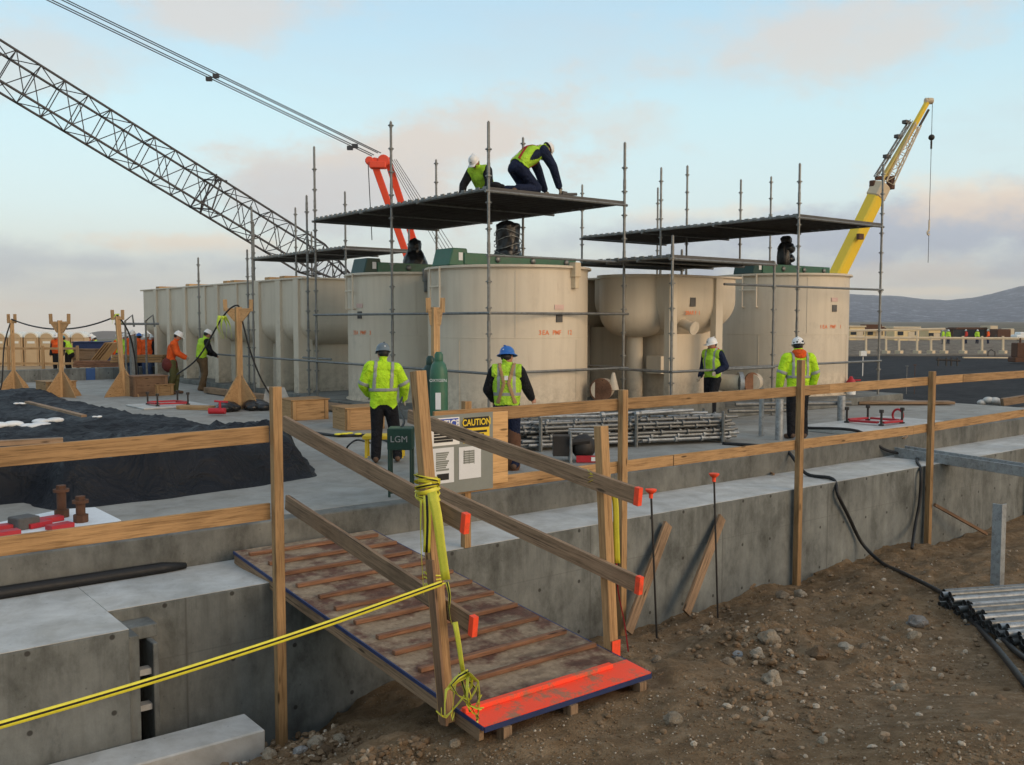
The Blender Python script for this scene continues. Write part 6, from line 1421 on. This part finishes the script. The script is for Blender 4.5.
# materials heaps in front of the group
for k, (u, v, d, sz, mat, lb, nm, ct_) in enumerate(((92, 353, 42, (1.3, .8, .9), 'navyp', 'purple-blue crate beside the man in the lime vest', 'crate', 'crate'), (107, 353, 41, (1.5, .9, .8), 'wood_lt', 'leaning plywood sheets heaped beside the purple-blue crate', 'plywood_stack', 'plywood'), (88, 358, 41.5, (1.0, .8, .7), 'wood_old', 'grey crate under the purple-blue one', 'crate', 'crate'), (140, 361, 34, (1.8, .8, .25), 'wood', 'low stack of timber behind the third cable stand', 'timber_stack', 'timber'), (112, 366, 40, (3.0, .6, .2), 'cleat', 'long brown timber on the far low wall', 'timber_beam', 'timber'))):
    c = dep(u, v, d); m_ = MB()
    if mat == 'wood_lt':
        for q in range(4): m_.bar(c+_rt*(.12*q-.6)-V((0, 0, .4)), c+_rt*(.12*q+.1)+V((0, 0, .45)), .8, .03, _rt)
    elif 'timber' in nm:
        for q in range(3): m_.box(c+V((0, 0, .09*q)), (sz[0], sz[1]*(1-.2*q), .08), rotz(FA))
    else:
        m_.box(c, sz, rotz(FA)); m_.box(c+V((0, 0, sz[2]/2+.03)), (sz[0]+.08, sz[1]+.08, .05), rotz(FA)); m_.box(c-_fw*(sz[1]/2+.02), (sz[0]+.02, .04, .1), rotz(FA))
    tag(m_.build(nm, M[mat], None, bevel=.01), lb, ct_)
# welding frame beside the third stand
mb = MB(); c = dep(136, 345, 33); b0 = V((c.x, c.y, 0))
for s_ in (-.35, .35): mb.path([b0+_rt*s_, b0+_rt*s_+V((0, 0, 2.1)), b0+_rt*(s_+.25)+V((0, 0, 2.3)), b0+_rt*(s_+.3)+V((0, 0, 1.9))], .035, 6)
mb.tube(b0-_rt*.7+V((0, 0, 2.0)), b0+_rt*.8+V((0, 0, 2.0)), .04, n=6); mb.tube(b0-_rt*.1, b0-_rt*.1+V((0, 0, 1.6)), .13, n=8); tag(mb.build('bent_stand', M['galvd'], None, 1), 'bent grey pipe frame standing at the far end of the ribbed tank', 'pipe frame')
# far right: bench fence, trailers, people, truck
DF = 99
def pf(u, v, d=DF): return dep(u, v, d)
tf = empty('yard_fence', pf(848, 352), 'long cream pipe fence along the rock bench at the far side of the dark yard', 'fence')
for (v0, v1) in ((331.5, 329), (337.5, 339)):
    m_ = MB(); m_.tube(pf(820, v0), pf(945 if v0 < 335 else 1090, v1), .13, n=5); m_.build('rail', M['cream'], tf)
for u in (866, 886, 899, 917, 931, 944, 963, 982, 1003, 1030):
    m_ = MB(); m_.bar(pf(u, 351), pf(u, 331 if u in (917,) else 336), .18, .18, _fw); m_.box(pf(u, 352), (.6, .6, .3)); m_.build('post', M['cream'], tf)
def trailer(u0, u1, v0, v1, d, label, mat='trailer', dark=True):
    a = pf(u0, v1, d); b = pf(u1, v0, d); L = (u1-u0)/FPX*d; h = (v1-v0)/FPX*d; c = (a+b)/2; t = empty('site_trailer', (c.x, c.y, c.z-h/2), label, 'trailer')
    m_ = MB(); m_.box(c, (L, 3, h), rotz(FA)); m_.build('body', M[mat], t, bevel=.05); m_ = MB(); m_.box(c+V((0, 0, h/2+.1)), (L+.3, 3.3, .2), rotz(FA)); m_.build('roof', M['cream'], t)
    n = max(2, int(L/2.6))
    for k in range(n):
        cc_ = c+_rt*(-L/2+L*(k+.5)/n)-_fw*1.52; m_ = MB(); m_.box(cc_+V((0, 0, .1*h)), (.8, .06, h*.3), rotz(FA)); m_.build('window', M['glassd'], t)
    m_ = MB(); m_.box(c+_rt*(L*.18)-_fw*1.53-V((0, 0, h*.12)), (.9, .05, h*.7), rotz(FA)); m_.build('door', M['cream'], t)
    return t
trailer(846, 861, 327, 341, 140, 'cream site trailer immediately right of the big round tank'); trailer(862, 881, 327.5, 341, 150, 'tan site trailer with cluttered roof behind the fence')
trailer(890, 915, 328, 341, 138, 'sunlit tan site trailer in the middle of the far row'); trailer(924, 936, 330, 341, 142, 'short tan site trailer right of the sunlit one')
m_ = MB(); c = pf(871, 327, 148); m_.box(c, (2.6, 2, .8), rotz(FA)); m_.box(c+_rt*1.8-V((0, 0, .2)), (1.2, 1, .5), rotz(FA)); tag(m_.build('rooftop_gear', M['rust'], None, bevel=.05), 'brown gear piled on the roof of the second far trailer', 'gear')
m_ = MB(); c0_ = pf(979, 333, 145); t = empty('far_shed', pf(975, 338, 145), 'dark open sided shed with pale end wall behind the far fence', 'shed')
m_ = MB(); m_.box(pf(970, 333, 146), (5.4, 3, 1.7), rotz(FA)); m_.box(pf(970, 328.6, 146), (5.8, 3.4, .15), rotz(FA)); m_.build('body', M['rust'], t); m_ = MB(); m_.box(pf(969, 334, 144.3), (4.6, .1, 1.3), rotz(FA)); m_.build('opening_shade', M['glassd'], t); m_ = MB(); m_.box(pf(989, 332, 145), (1.1, 3, 1.9), rotz(FA)); m_.build('end_wall', M['cream'], t)  # dark panel on a solid body stands for the shaded open side
t = empty('lorry', pf(1003, 338, 140), 'dark red lorry with pale cab at the far right of the yard', 'lorry'); m_ = MB(); m_.box(pf(1000, 333.2, 140), (1.9, 2.4, 1.2), rotz(FA)); m_.build('load_bed', M['rust'], t, bevel=.04); m_ = MB(); m_.box(pf(1007.5, 333, 140), (.9, 2.2, 1.3), rotz(FA)); m_.build('cab', M['cream'], t, bevel=.1)
for u in (997, 1003, 1008): m_ = MB(); c = pf(u, 337, 139); m_.tube(c-_fw*.1, c+_fw*.1, .35, n=12); m_.build('wheel', M['black'], t, 1)
m_ = MB(); c = pf(1020, 336.5, 130); t = empty('pickup_truck', c, 'pale pickup parked at the far right edge of the bench', 'pickup'); m_.box(c, (1.8, 1.6, .5), rotz(FA)); m_.box(c+V((0, 0, .4)), (.8, 1.4, .4), rotz(FA)); m_.build('body', M['white'], t, bevel=.1)
for s_ in (-.6, .6): m_ = MB(); q = c+_rt*s_-V((0, 0, .28))-_fw*.8; m_.tube(q, q+_fw*.15, .25, n=10); m_.build('wheel', M['black'], t)
for k, (u, tp_, lb) in enumerate(((943, 'lime', 'tiny man in lime right of the short tan trailer'), (948, 'lime', 'second tiny man in lime beside the short tan trailer'), (966, 'redc', 'tiny man in red before the dark open shed'), (977, 'lime', 'tiny man in lime before the dark open shed'), (988, 'orangec', 'tiny man in orange before the pale end wall of the shed'))):
    p = pf(u, 343, 118); person(lb, (p.x, p.y, -.72), FA+R(180 if k % 2 else 40), None, top=tp_, legs='navy', helmet='helmw', vox=.04, fingers=False, stripes=False)
# small gear in the dark yard
t = empty('steel_trestle', pf(955, 366, 62), 'low dark steel trestles in the dark yard', 'trestle')
for u in (938, 946, 951, 957): m_ = MB(); a = pf(u, 366, 62); m_.tube(a, a+V((0, 0, .55)), .05, n=5); m_.build('leg', M['dark'], t)
m_ = MB(); m_.tube(pf(936, 359.5, 62), pf(960, 360.5, 62), .07, n=6); m_.build('top_bar', M['dark'], t)
m_ = MB(); c = pf(988, 352, 96); m_.path([c+V((0, 0, -1.1)), c, c+_rt*.3+V((0, 0, .25)), c+_rt*.7, c+_rt*.7+V((0, 0, -1.3))], .05, 5); tag(m_.build('hoop_frame', M['dark'], None), 'thin dark hoop frame standing in the dark yard', 'frame')
m_ = MB(); c = pf(1020, 350, 80); m_.box(c, (1.0, 1.0, 1.2), rotz(FA)); m_.box(c-V((0, 0, .8)), (1.4, 1.2, .4), rotz(FA)); m_.tube(c+V((0, 0, .6)), c+V((0, 0, 1.0)), .1, n=6); tag(m_.build('yard_machine', M['rust'], None, bevel=.1), 'dark red machine at the right edge of the dark yard', 'machine')
m_ = MB(); m_.bar(pf(963, 357.5, 92), pf(1100, 358, 92), .3, .12); tag(m_.build('pale_pipe', M['cream'], None), 'long pale pipe lying across the far side of the dark yard', 'pipe')
m_ = MB(); c = pf(863, 353.5, 60); m_.box(c, (.36, .3, .3), rotz(FA)); m_.tube(c-V((0, 0, 1.4)), c, .03, n=5); tag(m_.build('white_box', M['white'], None), 'small white box on a thin post in the dark yard', 'box')
for k, u in enumerate((907, 915)): m_ = MB(); c = pf(u, 366-k, 48); m_.tube(c-V((0, 0, 1.5)), c, .014, n=5); m_.tube(c-_rt*.08, c+_rt*.08, .018, n=5); tag(m_.build('marker_stake', M['rust' if k else 'galvd'], None), ['thin grey marker stake in the dark yard', 'thin rust brown marker stake in the dark yard'][k], 'stake')
m_ = MB(); c = onz(990, 404, -.6); c = dep(990, 401, 30)
[m_.ball(c+_rt*q+V((0, 0, z_)), r_, 12, 8, (1.2, .8, .6)) for q, z_, r_ in ((-.25, -.05, .16), (-.05, .02, .19), (.15, 0, .2), (.33, -.05, .15))]; tag(m_.build('wrapped_bundle', M['conc_top'], None, 2), 'pale wrapped bundle lying beyond the right pad', 'bundle')
m_ = MB(); a = dep(1002, 402, 29.5); m_.bar(a, a+_rt*2.4+V((0, 0, .35)), .2, .22); m_.bar(a+V((0, 0, -.3)), a+_rt*2.4+V((0, 0, .0)), .3, .1); tag(m_.build('timber_beam', M['wood_old'], None), 'pale timber lying beyond the right pad beside the wrapped bundle', 'timber')

# ---------------------------------------------------------------- sky, sun, camera
w = bpy.data.worlds.new('World'); SC.world = w; w.use_nodes = True; nt = w.node_tree; nt.nodes.clear()
def N(t, **k):
    x = nt.nodes.new(t)
    for a, b in k.items(): setattr(x, a, b)
    return x
SUN_EL = 7.0
sv = (_rt*.80-_fw*.62).normalized()             # direction towards the sun, right of and behind the camera
az = math.atan2(sv.x, sv.y)
out = N('ShaderNodeOutputWorld'); bg = N('ShaderNodeBackground'); bg.inputs[1].default_value = .12
sky = N('ShaderNodeTexSky', sky_type='NISHITA'); sky.sun_disc = False; sky.sun_elevation = R(SUN_EL); sky.sun_rotation = az; sky.air_density = 1.0; sky.dust_density = .6; sky.ozone_density = 1.6; sky.altitude = 300
tc = N('ShaderNodeTexCoord'); sp = N('ShaderNodeSeparateXYZ'); nt.links.new(tc.outputs['Generated'], sp.inputs[0])
def math_(op, a, b=None, c=None):
    m = N('ShaderNodeMath', operation=op)
    for i, v in enumerate((a, b, c)):
        if v is None: continue
        if isinstance(v, (int, float)): m.inputs[i].default_value = v
        else: nt.links.new(v, m.inputs[i])
    return m.outputs[0]
zc = math_('MAXIMUM', sp.outputs[2], 0.0); den = math_('ADD', zc, .16)
cx = math_('DIVIDE', sp.outputs[0], den); cy = math_('DIVIDE', sp.outputs[1], den); cb = N('ShaderNodeCombineXYZ'); nt.links.new(cx, cb.inputs[0]); nt.links.new(cy, cb.inputs[1])
def wn(scale, detail, rough, off=(0, 0, 0), sc=(1, 1, 1), dist=0):
    mp = N('ShaderNodeMapping'); mp.inputs[1].default_value = off; mp.inputs[3].default_value = sc; nt.links.new(cb.outputs[0], mp.inputs[0]); n = N('ShaderNodeTexNoise'); nt.links.new(mp.outputs[0], n.inputs[0]); n.inputs['Scale'].default_value = scale; n.inputs['Detail'].default_value = detail; n.inputs['Roughness'].default_value = rough; n.inputs['Distortion'].default_value = dist; return n.outputs['Fac']
def wr(f, stops):
    r = N('ShaderNodeValToRGB'); nt.links.new(f, r.inputs[0]); e = r.color_ramp.elements
    while len(e) > 1: e.remove(e[0])
    e[0].position = stops[0][0]; e[0].color = c4(stops[0][1])
    for p, c in stops[1:]: k = e.new(p); k.color = c4(c)
    return r.outputs[0]
def wm(a, b, f, mode='MIX'):
    x = N('ShaderNodeMix', data_type='RGBA', blend_type=mode)
    for s_, v in ((x.inputs[0], f), (x.inputs[6], a), (x.inputs[7], b)):
        if isinstance(v, bpy.types.NodeSocket): nt.links.new(v, s_)
        elif isinstance(v, tuple): s_.default_value = c4(v)
        else: s_.default_value = v
    return x.outputs[2]
def bw(c): x = N('ShaderNodeRGBToBW'); nt.links.new(c, x.inputs[0]); return x.outputs[0]
K = 6.0
CLR = dict(K=K)
hz = wr(sp.outputs[2], [(.0, (.92*K, .80*K, .66*K)), (.04, (.88*K, .86*K, .78*K)), (.11, (.76*K, .90*K, .90*K)), (.20, (.64*K, .87*K, .92*K)), (.30, (.48*K, .73*K, .88*K)), (.5, (.48*K, .58*K, .66*K)), (1, (.44*K, .50*K, .58*K))])
base = wm(sky.outputs[0], hz, .8)
# a few broad cloud banks, placed by compass direction, with noisy edges
def bank(u, v, du, dv, rot=0, sc_=1.0, edge=.5, seed=0.0):
    d0 = ray(u, v).normalized(); tx = V((-d0.y, d0.x, 0)).normalized()*-1; ty = d0.cross(tx).normalized()
    if ty.z < 0: ty = -ty
    ax_, ay_ = tx*math.cos(rot)+ty*math.sin(rot), ty*math.cos(rot)-tx*math.sin(rot)
    nz = N('ShaderNodeTexNoise'); mp = N('ShaderNodeMapping'); mp.inputs[1].default_value = (seed, seed*.7, 0); mp.inputs[3].default_value = (1, 1, 2.0); nt.links.new(tc.outputs['Generated'], mp.inputs[0]); nt.links.new(mp.outputs[0], nz.inputs[0]); nz.inputs['Scale'].default_value = 5.5*sc_; nz.inputs['Detail'].default_value = 8; nz.inputs['Roughness'].default_value = .66
    def dot(vec): x = N('ShaderNodeVectorMath', operation='DOT_PRODUCT'); nt.links.new(tc.outputs['Generated'], x.inputs[0]); x.inputs[1].default_value = vec; return x.outputs['Value']
    k = FPX; a = math_('MULTIPLY', dot(ax_), k/du); b_ = math_('MULTIPLY', math_('SUBTRACT', dot(ay_), 0.0), k/dv)
    rr = math_('SQRT', math_('ADD', math_('MULTIPLY', a, a), math_('MULTIPLY', b_, b_)))
    val = math_('ADD', math_('SUBTRACT', 1.0, rr), math_('MULTIPLY', math_('SUBTRACT', nz.outputs['Fac'], .5), 3.6))
    m = N('ShaderNodeMapRange', interpolation_type='SMOOTHSTEP'); nt.links.new(val, m.inputs[0]); m.inputs[1].default_value = .0; m.inputs[2].default_value = edge*1.6
    fr = math_('GREATER_THAN', dot(d0), 0.0); return math_('MULTIPLY', m.outputs[0], fr)
PK, LV, PC, GR = (.68*K, .585*K, .51*K), (.42*K, .46*K, .54*K), (.88*K, .70*K, .52*K), (.56*K, .58*K, .60*K)
c1 = wn(.75, 8, .58, (3.1, 1.2, 0), (1, 1, 1), .3)
tint = wn(.55, 4, .5, (9, 4, 0))
fin = wm(base, GR, math_('MULTIPLY', bw(wr(c1, [(.50, (0, 0, 0)), (.68, (1, 1, 1))])), .45))
for (u, v, du, dv, rot, col, st_, seed) in ((420, 165, 230, 75, R(8), PK, .85, 1.0), (330, 190, 150, 50, 0, GR, .6, 2.3), (800, 35, 190, 55, R(5), PK, .6, 3.1), (240, 15, 150, 35, 0, PK, .6, 4.7), (0, 50, 90, 60, 0, PK, .45, 5.2), (610, 120, 120, 25, 0, PK, .3, 8.8),
        (90, 262, 330, 24, R(-2), LV, .5, 6.1), (190, 242, 130, 14, 0, PC, .6, 9.4), (20, 305, 90, 8, 0, PC, .6, 2.2),
        (880, 235, 330, 42, R(7), LV, .95, 7.3), (1010, 195, 120, 34, 0, PC, .7, 1.9), (730, 212, 160, 12, R(3), PC, .4, 3.9), (960, 272, 150, 20, 0, PK, .7, 6.6), (930, 291, 60, 5, 0, (1.0*K, .84*K, .6*K), .9, 4.4), (1030, 268, 60, 16, 0, LV, .6, 5.5), (640, 238, 160, 22, 0, LV, .5, 8.1)):
    fin = wm(fin, col, math_('MULTIPLY', bank(u, v, du, dv, rot, 1.0 if dv > 20 else 1.6, .55, seed), st_))
nt.links.new(fin, bg.inputs[0]); nt.links.new(bg.outputs[0], out.inputs[0])
ld = bpy.data.lights.new('sun', 'SUN'); ld.energy = 2.1; ld.angle = R(50); ld.color = (1, .70, .42); lo = bpy.data.objects.new('sun', ld); COL.objects.link(lo)
sdir = V((sv.x*math.cos(R(SUN_EL)), sv.y*math.cos(R(SUN_EL)), math.sin(R(SUN_EL)))); lo.rotation_euler = (-sdir).to_track_quat('-Z', 'Y').to_euler(); lo.location = sdir*50
cd = bpy.data.cameras.new('camera'); cd.sensor_width = 36; cd.lens = FPX/1024*36; cd.clip_start = .05; cd.clip_end = 20000
co = bpy.data.objects.new('camera', cd); COL.objects.link(co); co.location = CAM; co.rotation_euler = (R(90)-PITCH, 0, HEAD-R(90)); SC.camera = co
SC.view_settings.view_transform = 'Standard'; SC.view_settings.look = 'None'; SC.view_settings.exposure = .80; SC.view_settings.gamma = 1; SC.view_settings.use_curve_mapping = False
SC.render.engine = 'CYCLES'; SC.cycles.use_denoising = True; SC.cycles.max_bounces = 6; SC.cycles.volume_bounces = 0
# air between here and the mountains
mb = MB(); mb.bb(-8500, 8500, -8500, 8500, -115, 330)
hm = bpy.data.materials.new('haze'); hm.use_nodes = True; hm.node_tree.nodes.clear(); ho = hm.node_tree.nodes.new('ShaderNodeOutputMaterial'); hv = hm.node_tree.nodes.new('ShaderNodeVolumePrincipled')
hv.inputs['Color'].default_value = (.80, .84, .90, 1); hv.inputs['Density'].default_value = .00014; hv.inputs['Anisotropy'].default_value = 0; hm.node_tree.links.new(hv.outputs[0], ho.inputs['Volume'])
hz_o = mb.build('haze', hm, None); hz_o['kind'] = 'stuff'
